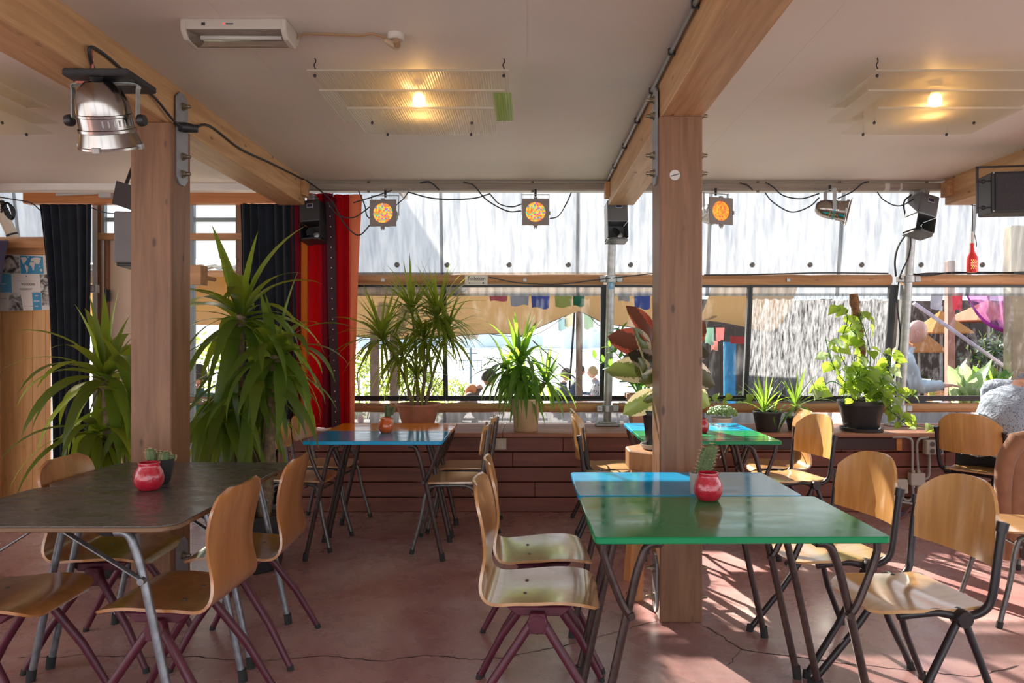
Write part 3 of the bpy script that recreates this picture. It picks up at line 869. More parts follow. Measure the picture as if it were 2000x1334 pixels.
G2 = 'gloss painted folding tables by the windows'
table(.21, 1.155, 2.27, 2.868, .76, 'green topped folding table holding the red jar, nearest of the coloured tables', None, M['t_green'], M['tube_dark'], rot=R(.6))
table(.205, 1.11, 2.884, 3.40, .76, 'bright blue folding table pushed between the green table and the post', None, M['t_blue'], M['tube_dark'])
table(-1.40, -.53, 4.45, 4.985, .76, 'blue half of the back table carrying the orange glass', None, M['t_blue'], M['tube_dark'])
table(-1.40, -.53, 4.992, 5.44, .76, 'orange half of the back table below the terracotta pot', None, M['t_orange'], M['tube_dark'])
table(.73, 1.585, 4.45, 4.985, .76, 'green half of the back table behind the post', None, M['t_green'], M['tube_dark'])
table(.73, 1.585, 4.992, 5.44, .76, 'blue half of the back table behind the post, under the succulents', None, M['t_blue'], M['tube_dark'])
table(-2.02, -1.15, 2.33, 2.965, .78, 'black topped folding table with grey legs holding the pink jar', None, M['t_black'], M['tube_grey'], M['ply_edge'], .075, .022, False)
table(-2.02, -1.165, 2.975, 3.56, .78, 'black topped folding table standing against the left post', None, M['t_black'], M['tube_grey'], M['ply_edge'], .075, .022, False)

# ================================================================ chairs (each faces local +Y)
def smooth01(t): t = max(0, min(1, t)); return t * t * (3 - 2 * t)
def shell_chair(label, mat):
    c = thing('shell_chair', label, 'chair')
    prof = smoothpts([(.215, .425), (.200, .447), (.15, .458), (.05, .456), (-.05, .449), (-.13, .449), (-.178, .462), (-.203, .50), (-.208, .56), (-.206, .64), (-.214, .73), (-.232, .81), (-.245, .865)], 4)
    L = [0]
    for a, b_ in zip(prof[:-1], prof[1:]): L.append(L[-1] + (Vector(b_) - Vector(a)).length)
    tot = L[-1]
    def at(u):
        s = u * tot
        for i in range(len(L) - 1):
            if s <= L[i + 1] or i == len(L) - 2:
                f = (s - L[i]) / max(1e-9, L[i + 1] - L[i])
                return Vector(prof[i]).lerp(Vector(prof[i + 1]), f)
    def half(u):
        s = u * tot
        w = .200
        w -= .030 * math.exp(-((s - .66 * tot) / .10) ** 2)      # waist
        w -= .012 * math.exp(-((s - .40 * tot) / .08) ** 2)
        rf, rb = .07, .09
        if s < rf: w -= .075 * (1 - math.sqrt(max(0, 1 - ((rf - s) / rf) ** 2)))
        if tot - s < rb: w -= .085 * (1 - math.sqrt(max(0, 1 - ((rb - (tot - s)) / rb) ** 2)))
        return w
    def fn(u, v):
        p = at(u); t = (v - .5) * 2; w = half(u)
        bend = .020 * t * t * smooth01((u - .52) / .2)             # back wraps forwards at its edges
        dish = .010 * t * t * (1 - smooth01((u - .35) / .15)) * smooth01(u / .2)
        return (t * w, p.x + bend, p.y + dish)
    obj('seat_shell', MB().grid(fn, 40, 14, .011), mat, c, True, 0, 50)
    sc = mesh_of('screw', MB().lathe([(.007, 0), (.007, .002), (.003, .003)], 8), M['tube_school'])
    for x in (-.07, .07):
        for y in (-.05, .09):
            s_ = obj('screw', sc, None, c); s_.location = (x, y, .457)
    pan = MB().prism([(-.115, .438), (-.075, .405), (.085, .405), (.125, .440)], 'x', -.155, .155)
    obj('under_pan', pan, M['burgundy'], c, False, .004)
    for s in (-1, 1):
        hub = MB().lathe([(.034, -.022), (.034, .022)], 14, (s * .165, .0, .385), Matrix.Rotation(R(90), 3, 'Y'))
        hub.prism([(-.042, .352), (.042, .352), (.026, .425), (-.026, .425)], 'x', s * .165 - .02, s * .165 + .02)
        h = obj('leg_bracket', hub, M['burgundy'], c, True, .003)
        for y in (-.255, .245):
            k = 1 if y > 0 else -1
            lg = obj('leg', MB().tube([(s * .167, k * .018, .392), (s * .20, y * .62, .19), (s * .222, y, .008)], [.0165, .0155, .0125], 12), M['burgundy'], c)
            obj('foot_cap', MB().tube([(s * .2205, y * .985, .02), (s * .223, y * 1.004, .0)], .0135, 10), M['rubber'], lg)
    return c
def arch_chair(label, mat=None):
    c = thing('arch_chair', label, 'chair')
    def seat(u, v):
        t = (v - .5) * 2; y = .215 - .40 * u
        w = .205 - .02 * u
        if u < .30: w *= (.55 + .45 * math.sqrt(max(0, 1 - ((.30 - u) / .30) ** 2)))
        if u > .93: w *= (1 - .10 * ((u - .93) / .07) ** 2)
        z = .456 - .012 * math.exp(-((u - .68) / .2) ** 2) * (1 - t * t * .5) - .022 * max(0, (.22 - u) / .22) ** 2
        return (t * w, y, z)
    obj('seat', MB().grid(seat, 22, 14, .012), M['ply_seat'], c, True, 0, 50)
    def back(u, v):
        t = (v - .5) * 2
        top = .875 - .085 * abs(t) ** 3.0
        bot = .585 + .012 * t * t
        z = bot + (top - bot) * u
        w = .218 - .012 * u * u
        x = t * w
        y = -.268 + .062 * t * t - .10 * (z - .72) + .01
        return (x, y, z)
    obj('backrest', MB().grid(back, 12, 18, .011), mat or M['ply'], c, True, 0, 50)
    for s in (-1, 1):
        post = smoothpts([(s * .19, -.075, .432), (s * .20, -.125, .436), (s * .212, -.165, .47), (s * .219, -.178, .53), (s * .2215, -.195, .66), (s * .222, -.209, .745)], 4)
        p = obj('back_post', MB().tube(post, .0145, 10), M['tube_black'], c)
        obj('post_cap', MB().tube([(s * .2225, -.204, .725), (s * .2235, -.211, .758)], .019, 10), M['tube_black'], p)
        fw = smoothpts([(s * .19, -.075, .425), (s * .188, -.02, .440), (s * .186, .03, .446), (s * .18, .15, .437)], 4)
        obj('seat_rail', MB().tube(fw, .0145, 10), M['tube_black'], c)
        obj('hinge_hub', MB().lathe([(.028, -.026), (.031, -.02), (.031, .02), (.028, .026)], 14, (s * .195, -.075, .427), Matrix.Rotation(R(90), 3, 'Y')), M['tube_black'], c)
        for y in (.235, -.245):
            lg = obj('leg', MB().tube([(s * .195, -.075 + (.012 if y > 0 else -.012), .418), (s * .222, y * .5 - .036, .2), (s * .242, y, .01)], .0135, 10), M['tube_black'], c)
            obj('foot_cap', MB().tube([(s * .2415, y * .99, .03), (s * .2425, y * 1.003, .0)], .0165, 10), M['rubber'], lg)
    obj('cross_tube', MB().tube([(-.19, -.075, .42), (.19, -.075, .42)], .012, 8), M['tube_black'], c)
    obj('cross_tube', MB().tube([(-.18, .12, .436), (.18, .12, .436)], .010, 8), M['tube_black'], c)
    return c
def school_chair(label):
    c = thing('school_chair', label, 'chair')
    def seat(u, v):
        t = (v - .5) * 2; y = .20 - .385 * u
        w = .195 - .02 * u
        e = .09
        if u < e / .385: w -= .07 * (1 - math.sqrt(max(0, 1 - (1 - u * .385 / e) ** 2)))
        if u > 1 - .05 / .385: w -= .045 * (1 - math.sqrt(max(0, 1 - (1 - (1 - u) * .385 / .05) ** 2)))
        z = .458 - .010 * math.exp(-((u - .7) / .25) ** 2) * (1 - t * t) - .012 * max(0, (.2 - u) / .2) ** 2
        return (t * w, y, z)
    obj('seat', MB().grid(seat, 18, 12, .011), M['ply_seat'], c, True, 0, 50)
    def back(u, v):
        t = (v - .5) * 2; z = .635 + .185 * u
        w = .192
        for e, d in ((.05, 1 - u), (.03, u)):
            if d * .185 < e: w -= e * .8 * (1 - math.sqrt(max(0, 1 - (1 - d * .185 / e) ** 2)))
        return (t * w, -.216 + .028 * t * t - .14 * (z - .72), z)
    obj('backrest', MB().grid(back, 10, 14, .010), M['ply'], c, True, 0, 50)
    for s in (-1, 1):
        arch = smoothpts([(s * .205, .262, .008), (s * .19, .205, .22), (s * .178, .172, .385), (s * .172, .13, .432), (s * .172, .0, .438), (s * .172, -.10, .432), (s * .178, -.150, .385), (s * .19, -.20, .20), (s * .205, -.255, .008)], 4)
        o = obj('leg_hoop', MB().tube(arch, .0125, 10), M['tube_school'], c)
        for y in (.262, -.255):
            obj('foot_cap', MB().tube([(s * .2035, y * .975, .03), (s * .2055, y * 1.003, .0)], .0155, 10), M['rubber'], o)
        post = smoothpts([(s * .155, .10, .445), (s * .158, -.06, .443), (s * .162, -.145, .448), (s * .166, -.185, .49), (s * .170, -.205, .60), (s * .172, -.232, .80)], 4)
        p = obj('back_post', MB().tube(post, .0115, 10), M['tube_school'], c)
        for z in (.68, .77):
            obj('rivet', MB().sphere((s * .16, -.198 - .14 * (z - .72), z), .008, 8, 5), M['steel'], p)
    for y in (.15, -.135):
        obj('stretcher', MB().tube([(-.178, y, .385), (.178, y, .385)], .007, 8), M['tube_school'], c)
    rk = MB()
    for x in (-.05, 0, .05): rk.tube([(x, .07, .405), (x, -.07, .405)], .004, 6)
    rk.tube([(-.172, .07, .408), (.172, .07, .408)], .004, 6).tube([(-.172, -.07, .408), (.172, -.07, .408)], .004, 6)
    obj('hook_rack', rk, M['tube_school'], c)
    return c
def place(c, x, y, face):
    """face: direction in degrees the sitter looks, 0 = +X, 90 = +Y"""
    c.location = (x, y, 0); c.rotation_euler = (0, 0, R(face - 90)); return c
pA = place(shell_chair('light shell chair with burgundy legs, nearest, at the left end of the green table', M['shell_light']), .045, 2.70, -3)
def shell(x, y, face, label): return dup(pA, (x, y, 0), R(face - 90), label)
shell(.055, 3.19, 3, 'shell chair with burgundy legs at the left end of the blue table, before the post')
pA2 = place(shell_chair('scuffed brown shell chair seen from behind, at the right end of the pink jar table', M['shell']), -1.275, 2.64, 178)
dup(pA2, (-1.255, 3.22, 0), R(182 - 90), 'orange brown shell chair seen from behind, at the right end of the far black table')
dup(pA2, (-1.84, 3.20, 0), R(2 - 90), 'brown shell chair facing right at the left end of the far black table')
dup(pA2, (-1.90, 2.62, 0), R(0 - 90), 'brown shell chair whose seat is cut by the left frame edge')
dup(pA, (1.86, 5.38, 0), R(178 - 90), 'tall back shell chair at the back table, next to the small black pot')
pB = place(arch_chair('large arch back chair with black frame, nearest at the right of the green table'), 1.40, 2.66, 187)
def arch(x, y, face, label): return dup(pB, (x, y, 0), R(face - 90), label)
arch(1.335, 3.22, 190, 'arch back chair with black frame tucked behind the right side of the green table')
arch(1.79, 4.93, 193, 'sunlit arch back chair at the right end of the back green table')
arch(.58, 4.93, -8, 'arch back chair with pale seat left of the wooden stool')
arch(.60, 5.37, 0, 'arch back chair farthest left of the stool, against the bench')
chairM = arch(3.30, 5.20, 36, 'arch back chair under the man in the dotted shirt')
pC = place(school_chair('school chair with grey hoop legs at the right end of the blue back table'), -.49, 4.86, 180)
def school(x, y, face, label): return dup(pC, (x, y, 0), R(face - 90), label)
school(-.46, 5.37, 180, 'school chair with grey hoop legs at the right end of the orange table')
school(-1.53, 4.92, -6, 'school chair with grey hoop legs at the left end of the blue back table')
school(-1.52, 5.46, -8, 'school chair with grey hoop legs below the red curtain')
school(2.56, 3.62, 172, 'school chair cut by the right frame edge, a grey leg showing')
chairJ = school(3.27, 4.45, 60, 'school chair under the brown jacket at the right frame edge')

# brown jacket over that chair's back
def jacket(u, v):
    # u along drape (front hem -> over top -> back hem), v across
    t = (v - .5) * 2
    s = (u - .42) * 1.25
    fold = .022 * math.sin(t * 7.0 + .6) * min(1, abs(s) * 2.2) + .010 * math.sin(t * 15 + 2)
    if s < 0:
        y = -.225 + .045 + fold * .6 + .04 * min(1, -s * 2); z = .845 + s * .70
    else:
        y = -.225 - .05 - fold - .05 * min(1, s * 2.0); z = .845 - s * 1.02 * (1 + .05 * math.sin(t * 5))
    if abs(s) < .06: z = .845 + .012 * (1 - (s / .06) ** 2); y = -.23 - .8 * s
    w = .255 + .05 * min(1, abs(s))
    return (t * w, y, z - .05 * t * t * (1 - min(1, abs(s) * 3)))
jt = thing('jacket', 'brown suede jacket hung over a chair back at the right frame edge', 'jacket', (chairJ.location.x, chairJ.location.y, 0), chairJ.rotation_euler.z)
M['suede'] = plain('brown_suede', (.28, .135, .075), .85, 0, .2, 8, .2, 120, .2, 0, (1, 1, 1), .3)
obj('body', MB().grid(jacket, 34, 26, .008), M['suede'], jt, True, 0, 70)
for s in (-1, 1):
    pts = smoothpts([(s * .20, -.285, .80), (s * .27, -.31, .66), (s * .285, -.32, .46), (s * .265, -.32, .26)], 4)
    obj('sleeve', MB().tube(pts, [.055 - .0012 * i for i in range(len(pts))], 12), M['suede'], jt)
obj('lining', MB().grid(lambda u, v: ((v - .5) * .4, -.355 + .015 * math.sin(v * 14), .20 - .10 * u - .03 * math.sin(v * 9)), 4, 12, .006), plain('dark_lining', (.05, .03, .03), .9), jt)

# wooden stool behind the post
st = thing('wooden_stool', 'thick round topped wooden stool under the rubber plant', 'stool', (.745, 3.99, 0))
M['stool'] = wood('stool_wood', (.42, .19, .07), (.56, .29, .12), 'z', .5, .8, .3)
obj('seat', MB().prism([(.205 * math.cos(R(a + 22.5)), .205 * math.sin(R(a + 22.5))) for a in range(0, 360, 45)], 'z', .68, .785), M['stool'], st, False, .006)
for sx in (-1, 1):
    for sy in (-1, 1):
        d = Vector((sx * .16, sy * .16, 0))
        v0 = Vector((sx * .115, sy * .115, .68))
        obj('leg', MB().tube([v0, d], [.028, .030], 4), M['stool'], st, False)
for (a, b_) in (((-1, -1), (1, -1)), ((-1, 1), (1, 1)), ((-1, -1), (-1, 1)), ((1, -1), (1, 1))):
    z = .30 if a[1] == b_[1] else .42
    k = .16 - .045 * z / .68
    obj('stretcher', MB().tube([(a[0] * k, a[1] * k, z), (b_[0] * k, b_[1] * k, z)], .013, 6), M['stool'], st)
# ================================================================ plants
def strap(L, w, e0, e1, curl=1.0, seg=9, fold=.25, tip=1.6, base=.55):
    """strap leaf growing from the origin along +X, elevation e0 bending to e1 (degrees), folded along its midrib"""
    mb = MB(); v = []; p = Vector((0, 0, 0)); st = L / seg
    for i in range(seg + 1):
        t = i / seg
        el = R(e0 + (e1 - e0) * (t ** curl))
        ww = w * .5 * min(1, base + t * 3 * (1 - base)) * (1 - t ** tip) if i < seg else 0.0004
        up = Vector((-math.sin(el), 0, math.cos(el)))
        v += [p + Vector((0, -ww, 0)) + up * ww * fold, p, p + Vector((0, ww, 0)) + up * ww * fold]
        p = p + Vector((math.cos(el), 0, math.sin(el))) * st
    f = []
    for i in range(seg):
        a = 3 * i
        f += [(a, a + 3, a + 4, a + 1), (a + 1, a + 4, a + 5, a + 2)]
    return mb.add(v, f)
def strap_set(name, mat, w, spec, **k):
    return [(e0, mesh_of(name, strap(1.0, w, e0, e1, c, **k), mat, True, 0, 80)) for (e0, e1, c) in spec]
SPEC_Y = [(86, 74, 1), (76, 52, 1.2), (66, 20, 1.3), (52, -20, 1.2), (40, -55, 1.1), (28, -72, .9), (12, -80, .7), (-8, -84, .6), (-30, -86, .5), (-52, -88, .4)]
SPEC_D = [(88, 80, 1), (72, 55, 1.2), (56, 22, 1.3), (42, -12, 1.3), (25, -40, 1.2), (8, -62, 1.0), (-12, -74, .8), (-35, -82, .6)]
YL = strap_set('leaf', M['yucca'], .155, SPEC_Y, fold=.10, base=.4, tip=2.0)
YS = strap_set('leaf', M['spear'], .135, SPEC_Y, fold=.12, tip=1.9)
DL = strap_set('leaf', M['dracaena'], .070, SPEC_D, seg=8, tip=2.0)
SL = strap_set('leaf', M['spear'], .10, SPEC_D, seg=8, tip=1.7)
def crown(root, c, leaves, n, L, lo, hi, r_, spread=.02, jit=.18, ymax=None):
    """n leaves from head c, picking bends between indices lo..hi (old leaves hang)"""
    for i in range(n):
        t = i / max(1, n - 1)
        k = int(round(lo + (hi - lo) * t + r_.uniform(-.6, .6))); k = max(int(lo), min(hi, k))
        az = i * 2.39996 + r_.uniform(-.35, .35)
        if ymax is not None and c[1] + math.sin(az) * L * .85 > ymax: az = -az if r_.random() < .7 else PI * (r_.random() < .5) + r_.uniform(-.2, .1)
        o = obj('leaf', leaves[k][1], None, root)
        s = L * r_.uniform(1 - jit, 1 + jit)
        o.location = (c[0] + math.cos(az) * spread * r_.uniform(.4, 1), c[1] + math.sin(az) * spread * r_.uniform(.4, 1), c[2] - .10 * t * (L / .6) + r_.uniform(-.015, .015))
        tilt = r_.uniform(-9, 9)
        o.rotation_euler = (R(r_.uniform(-14, 14)), R(tilt), az)
        o.scale = (s, s * r_.uniform(.85, 1.1), s)
def trunk(root, pts, r0, r1, mat=None):
    Q = smoothpts(pts, 4); n = len(Q)
    obj('trunk', MB().tube(Q, [(r0 + (r1 - r0) * i / (n - 1)) * (1 + .10 * ((i * 7) % 3 - 1)) for i in range(n)], 10), mat or M['bark'], root)
def pot(root, prof, mat, soil_r, soil_z, n=24, name='pot'):
    p = obj(name, MB().lathe(prof, n, (0, 0, 0), None, True, True), mat, root, True, 0, 45)
    obj('soil', MB().lathe([(soil_r, soil_z - .012), (soil_r, soil_z), (soil_r * .4, soil_z + .006)], 18), M['soil'], root)
    return p
def potprof(rb, rt, h, lip=.012, liph=.03, wall=.008):
    return [(rb * .96, 0), (rb, .006), (rt - lip * .4, h - liph), (rt, h - liph + .003), (rt + lip * .3, h - .004), (rt, h), (rt - wall, h), (rt - wall - .004, h - .03), (rt - wall - .008, h - .05)]

# two tall yuccas on the floor behind the black tables
r_ = random.Random(11)
t = thing('tall_yucca', 'tall leafy yucca between the left post and the red curtain', 'plant', (-1.66, 4.38, 0))
pot(t, potprof(.15, .20, .34), M['dark_pot'], .185, .31)
trunk(t, [(-.05, 0, .3), (-.10, .02, .7), (-.10, 0, 1.1), (-.09, 0, 1.56)], .05, .032)
trunk(t, [(.05, 0, .3), (.07, .02, .6), (.09, 0, .95), (.12, 0, 1.30)], .045, .03)
trunk(t, [(0, .05, .3), (-.02, .1, .6), (-.10, .08, 1.1)], .04, .028)
trunk(t, [(-.03, -.06, .3), (-.12, -.08, .55), (-.16, -.07, .92)], .035, .028)
crown(t, (-.09, 0, 1.56), YL, 44, .58, 2.4, 9, r_)
crown(t, (-.09, 0, 1.62), YL, 3, .50, 0, 1, r_)
crown(t, (.12, 0, 1.32), YL, 40, .52, 3, 9, r_)
crown(t, (.12, 0, 1.36), YL, 3, .42, 0, 1, r_)
crown(t, (-.10, .08, 1.16), YL, 36, .54, 5, 9, r_)
crown(t, (-.17, -.07, .98), YL, 32, .50, 5, 9, r_)
crown(t, (.02, -.04, 1.12), YL, 16, .56, 5, 9, r_)
t = thing('tall_yucca', 'broad leafed yucca left of the left post, before the dark curtain', 'plant', (-2.48, 4.30, 0))
pot(t, potprof(.15, .20, .32), M['dark_pot'], .185, .29)
trunk(t, [(-.02, 0, .3), (-.03, .02, .7), (-.05, 0, 1.18)], .05, .03)
trunk(t, [(.05, 0, .3), (.09, .02, .6), (.11, 0, .98)], .045, .03)
trunk(t, [(-.05, -.04, .28), (-.08, -.05, .5), (-.06, -.06, .80)], .035, .028)
crown(t, (-.05, 0, 1.20), YL, 36, .60, 2, 9, r_)
crown(t, (-.05, 0, 1.24), YL, 5, .50, 0, 1, r_)
crown(t, (.12, 0, 1.02), YL, 20, .50, 1, 9, r_)
crown(t, (-.06, -.06, .86), YL, 30, .50, 5, 9, r_)

# dragon tree in the terracotta bowl
t = thing('dragon_tree', 'spiky dragon tree in a terracotta bowl on the sill', 'plant', (PXX(817, 5.97), 5.97, SILL))
pr = [(.115, 0), (.12, .004), (.158, .14), (.178, .20), (.19, .203), (.19, .222), (.172, .222), (.166, .19)]
pot(t, pr, M['terracotta'], .165, .195, 28, 'bowl')
r_ = random.Random(5)
hs = [((-.30, -.02, .80), 30, .36, 0, 7), ((.16, .0, .98), 40, .36, 0, 7), ((-.06, .03, 1.02), 22, .34, 0, 6), ((.06, -.05, .80), 26, .34, 2, 7), ((.24, .02, .84), 22, .33, 1, 7), ((-.01, -.02, .47), 22, .27, 1, 6), ((-.14, .02, .66), 22, .33, 2, 7)]
base = [(-.03, 0), (.02, .02), (0, -.02), (.03, -.01), (.05, .01), (.0, -.03), (-.05, .02)]
for (c, n, L, lo, hi), b0 in zip(hs, base):
    mid = (c[0] * .35 + b0[0], c[1] * .5, c[2] * .6)
    trunk(t, [(b0[0], b0[1], .18), mid, c], .014, .009)
    crown(t, c, DL, int(n * 2.4), L * 1.18, lo + .6, hi, r_, .008, .2, .22)

# bushy yucca in the cream pot
t = thing('bushy_yucca', 'bushy bright yucca in a cream pot on the sill', 'plant', (PXX(1027, 5.93), 5.93, SILL))
pot(t, potprof(.098, .118, .265, .006, .02), M['cream'], .105, .24)
obj('pot_label', MB().grid(lambda u, v: (math.sin(R(38 + 13 * v)) * .1155, -math.cos(R(38 + 13 * v)) * .1155, .155 + .05 * u), 3, 3), plain('red_label', (.55, .10, .07), .5, 0, .3, 60), t)
r_ = random.Random(21)
trunk(t, [(-.02, 0, .2), (-.04, 0, .35), (-.05, 0, .56)], .022, .016)
trunk(t, [(.04, 0, .2), (.10, 0, .3), (.16, 0, .40)], .018, .014)
crown(t, (-.05, 0, .58), YS, 56, .40, 1, 9, r_)
crown(t, (-.05, 0, .62), YS, 6, .40, 0, 1, r_)
crown(t, (.17, -.02, .43), YS, 34, .32, 0, 8, r_)
crown(t, (-.02, -.05, .44), YS, 34, .36, 4, 9, r_)
crown(t, (-.16, .03, .52), YS, 34, .34, 2, 9, r_)

# rubber plant on the stool
def ellip(L, w, droop=0.3, seg=8, fold=.15):
    mb = MB(); v = []; f = []; p = Vector((0, 0, 0)); cols = 5
    for i in range(seg + 1):
        t = i / seg; el = -droop * t * 1.2
        ww = w * .5 * max(.02, math.sin(PI * min(.999, .02 + t ** .85 * .98))) ** .6
        if i == seg: ww = .001
        for j in range(cols):
            s = (j / (cols - 1) - .5) * 2
            v.append(p + Vector((0, s * ww, abs(s) * ww * fold * 2 - .0)))
        p = p + Vector((math.cos(el), 0, math.sin(el))) * (L / seg)
    for i in range(seg):
        for j in range(cols - 1):
            a = i * cols + j
            f.append((a, a + cols, a + cols + 1, a + 1))
    return mb.add(v, f)
def vari(name, mid, edge, under):
    m, nt, b = newmat(name)
    tc = nt.nodes.new('ShaderNodeTexCoord')
    sep = nt.nodes.new('ShaderNodeSeparateXYZ'); nt.links.new(tc.outputs['Object'], sep.inputs[0])
    ab = nt.nodes.new('ShaderNodeMath'); ab.operation = 'ABSOLUTE'; nt.links.new(sep.outputs['Y'], ab.inputs[0])
    n = nt.nodes.new('ShaderNodeTexNoise'); n.inputs['Scale'].default_value = 22; n.inputs['Detail'].default_value = 3; nt.links.new(tc.outputs['Object'], n.inputs['Vector'])
    ma = nt.nodes.new('ShaderNodeMath'); ma.operation = 'MULTIPLY_ADD'; ma.inputs[1].default_value = .16; nt.links.new(n.outputs['Fac'], ma.inputs[0]); nt.links.new(ab.outputs[0], ma.inputs[2])
    r = nt.nodes.new('ShaderNodeValToRGB'); r.color_ramp.elements[0].position = .235; r.color_ramp.elements[1].position = .25
    r.color_ramp.elements[0].color = tuple(mid) + (1,); r.color_ramp.elements[1].color = tuple(edge) + (1,)
    nt.links.new(ma.outputs[0], r.inputs['Fac'])
    geo = nt.nodes.new('ShaderNodeNewGeometry')
    mx = nt.nodes.new('ShaderNodeMixRGB'); mx.inputs['Color2'].default_value = tuple(under) + (1,)
    mu = nt.nodes.new('ShaderNodeMath'); mu.operation = 'MULTIPLY'; mu.inputs[1].default_value = .55
    nt.links.new(geo.outputs['Backfacing'], mu.inputs[0]); nt.links.new(mu.outputs[0], mx.inputs['Fac']); nt.links.new(r.outputs['Color'], mx.inputs['Color1'])
    nt.links.new(mx.outputs['Color'], b.inputs['Base Color']); b.inputs['Roughness'].default_value = .22
    tl = nt.nodes.new('ShaderNodeBsdfTranslucent'); nt.links.new(mx.outputs['Color'], tl.inputs['Color'])
    ms = nt.nodes.new('ShaderNodeMixShader'); ms.inputs['Fac'].default_value = .42
    nt.links.new(b.outputs[0], ms.inputs[1]); nt.links.new(tl.outputs[0], ms.inputs[2]); nt.links.new(ms.outputs[0], nt.nodes['Material Output'].inputs['Surface'])
    return m
MV = vari('rubber_leaf_green', (.16, .20, .05), (.66, .58, .34), (.45, .28, .16))
MR = vari('rubber_leaf_red', (.22, .075, .045), (.70, .16, .10), (.60, .14, .09))
MD = vari('rubber_leaf_dark', (.06, .055, .035), (.48, .40, .34), (.35, .16, .11))
def place_leaf(root, mesh, base, tip, roll=0.0, scale=None, face=None):
    base = Vector(base); d = Vector(tip) - base
    o = obj('leaf', mesh, None, root)
    q = d.to_track_quat('X', 'Z'); o.rotation_mode = 'QUATERNION'
    if face is not None:
        X = d.normalized(); Z = Vector(face); Z = Z - X * Z.dot(X)
        if Z.length > .05:
            Z.normalize(); Y = Z.cross(X)
            q = Matrix((X, Y, Z)).transposed().to_quaternion()
    o.rotation_quaternion = q @ Quaternion((1, 0, 0), roll)
    o.location = base; s = d.length if scale is None else scale
    o.scale = (s, s, s); return o
EL = {k: mesh_of('leaf', ellip(1.0, .58, .35), mm, True, 0, 80) for k, mm in (('g', MV), ('r', MR), ('d', MD))}
ys = 3.98
t = thing('rubber_plant', 'pink and cream variegated rubber plant in a black pot on the stool', 'plant', (.725, ys, .785))
pot(t, potprof(.062, .085, .215, .008, .045), M['black_plastic'], .074, .195)
obj('saucer', MB().lathe([(.07, 0), (.088, .004), (.098, .028), (.092, .028), (.083, .010), (.05, .008)], 22), M['grey_plastic'], t)
def LP(px, py, dy=0.0): return P(px, py, ys + dy) - Vector((.725, ys, .785))
stem = [LP(1287, 790), LP(1284, 740), LP(1287, 690), LP(1290, 640), LP(1288, 600)]
trunk(t, stem, .011, .007, plain('red_stem', (.25, .10, .05), .6))
for (k, b0, b1, dy, roll) in (('r', (1272, 668), (1233, 592, ), -.05, 1.2), ('g', (1262, 706), (1250, 640), -.12, 1.4), ('r', (1285, 690), (1186, 648), .06, .7), ('r', (1290, 650), (1298, 600), .05, 1.3),
        ('d', (1285, 712), (1208, 700), .10, .3), ('d', (1288, 712), (1232, 692), -.10, .2), ('g', (1286, 730), (1184, 716), .0, .9), ('g', (1284, 738), (1256, 742), -.14, .5), ('g', (1262, 752), (1258, 700), -.13, 1.4),
        ('g', (1290, 770), (1218, 806), -.05, .7), ('g', (1290, 772), (1262, 782), -.10, .4), ('d', (1290, 690), (1392, 680), .03, .5), ('d', (1290, 712), (1410, 742), .04, .6), ('g', (1290, 740), (1398, 786), .0, .7),
        ('r', (1292, 690), (1386, 622), .05, 1.0), ('r', (1290, 640), (1272, 622), .10, .9), ('r', (1288, 640), (1305, 560), .0, 1.0), ('g', (1290, 700), (1340, 640), .12, .8), ('d', (1290, 720), (1330, 760), -.12, .4)):
    a = LP(b0[0], b0[1], 0); e = LP(b1[0], b1[1], dy)
    place_leaf(t, EL[k], a, e, (roll - .8) * .8, max(.12, (e - a).length), (.15, -1, .45))

# zz plant in the square terracotta pot
yz = 6.0
t = thing('zz_plant', 'glossy green zz plant in a square terracotta pot behind the rubber plant', 'plant', (PXX(1256, yz), yz, SILL))
def sqpot(h, b, tp):
    mb = MB(); v = []
    prof = [(b, 0), (tp, h - .04), (tp + .012, h - .04), (tp + .012, h), (tp - .012, h), (tp - .012, h - .05)]
    for r0, z in prof:
        for sx, sy in ((-1, -1), (1, -1), (1, 1), (-1, 1)): v.append((sx * r0, sy * r0, z))
    f = [(3, 2, 1, 0)]
    for i in range(len(prof) - 1):
        for k in range(4): f.append((i * 4 + k, i * 4 + (k + 1) % 4, i * 4 + 4 + (k + 1) % 4, i * 4 + 4 + k))
    return mb.add(v, f)
obj('pot', sqpot(.30, .095, .125), plain('pale_terracotta', (.46, .22, .14), .65, 0, .1, 12), t, False, .004)
obj('soil', MB().box(0, 0, .262, .21, .21, .01), M['soil'], t, False)
zl_m = mesh_of('leaflet', ellip(1.0, .46, .2, 5, .1), M['zz'], True, 0, 80)
r_ = random.Random(9)
for k in range(11):
    az = R(200 + k * 32 + r_.uniform(-10, 10)) if k > 3 else R((150, 178, 205, 165)[k])
    L = r_.uniform(.42, .62); lean = r_.uniform(.35, .62) if k > 3 else (.55, .85, .45, .25)[k]
    pts = [Vector((math.cos(az) * .03, math.sin(az) * .03, .25))]
    for i in range(1, 9):
        tt_ = i / 8
        pts.append(Vector((math.cos(az) * (.03 + lean * L * tt_ ** 1.5), math.sin(az) * (.03 + lean * L * tt_ ** 1.5) * .55, .25 + L * tt_ * (1 - .25 * lean * tt_))))
    sm = obj('stem', MB().tube(pts, [.010 - .0009 * i for i in range(9)], 7), M['zz'], t)
    for i in range(2, 9):
        d = (pts[i] - pts[i - 1]).normalized()
        side = d.cross(Vector((math.sin(az), -math.cos(az), .3))).normalized()
        for s in (-1, 1):
            tipd = (side * s + d * .7 + Vector((0, 0, .1))).normalized()
            o = place_leaf(sm, zl_m, pts[i], pts[i] + tipd * r_.uniform(.07, .095), r_.uniform(-.5, .5)); o.name = 'leaflet'

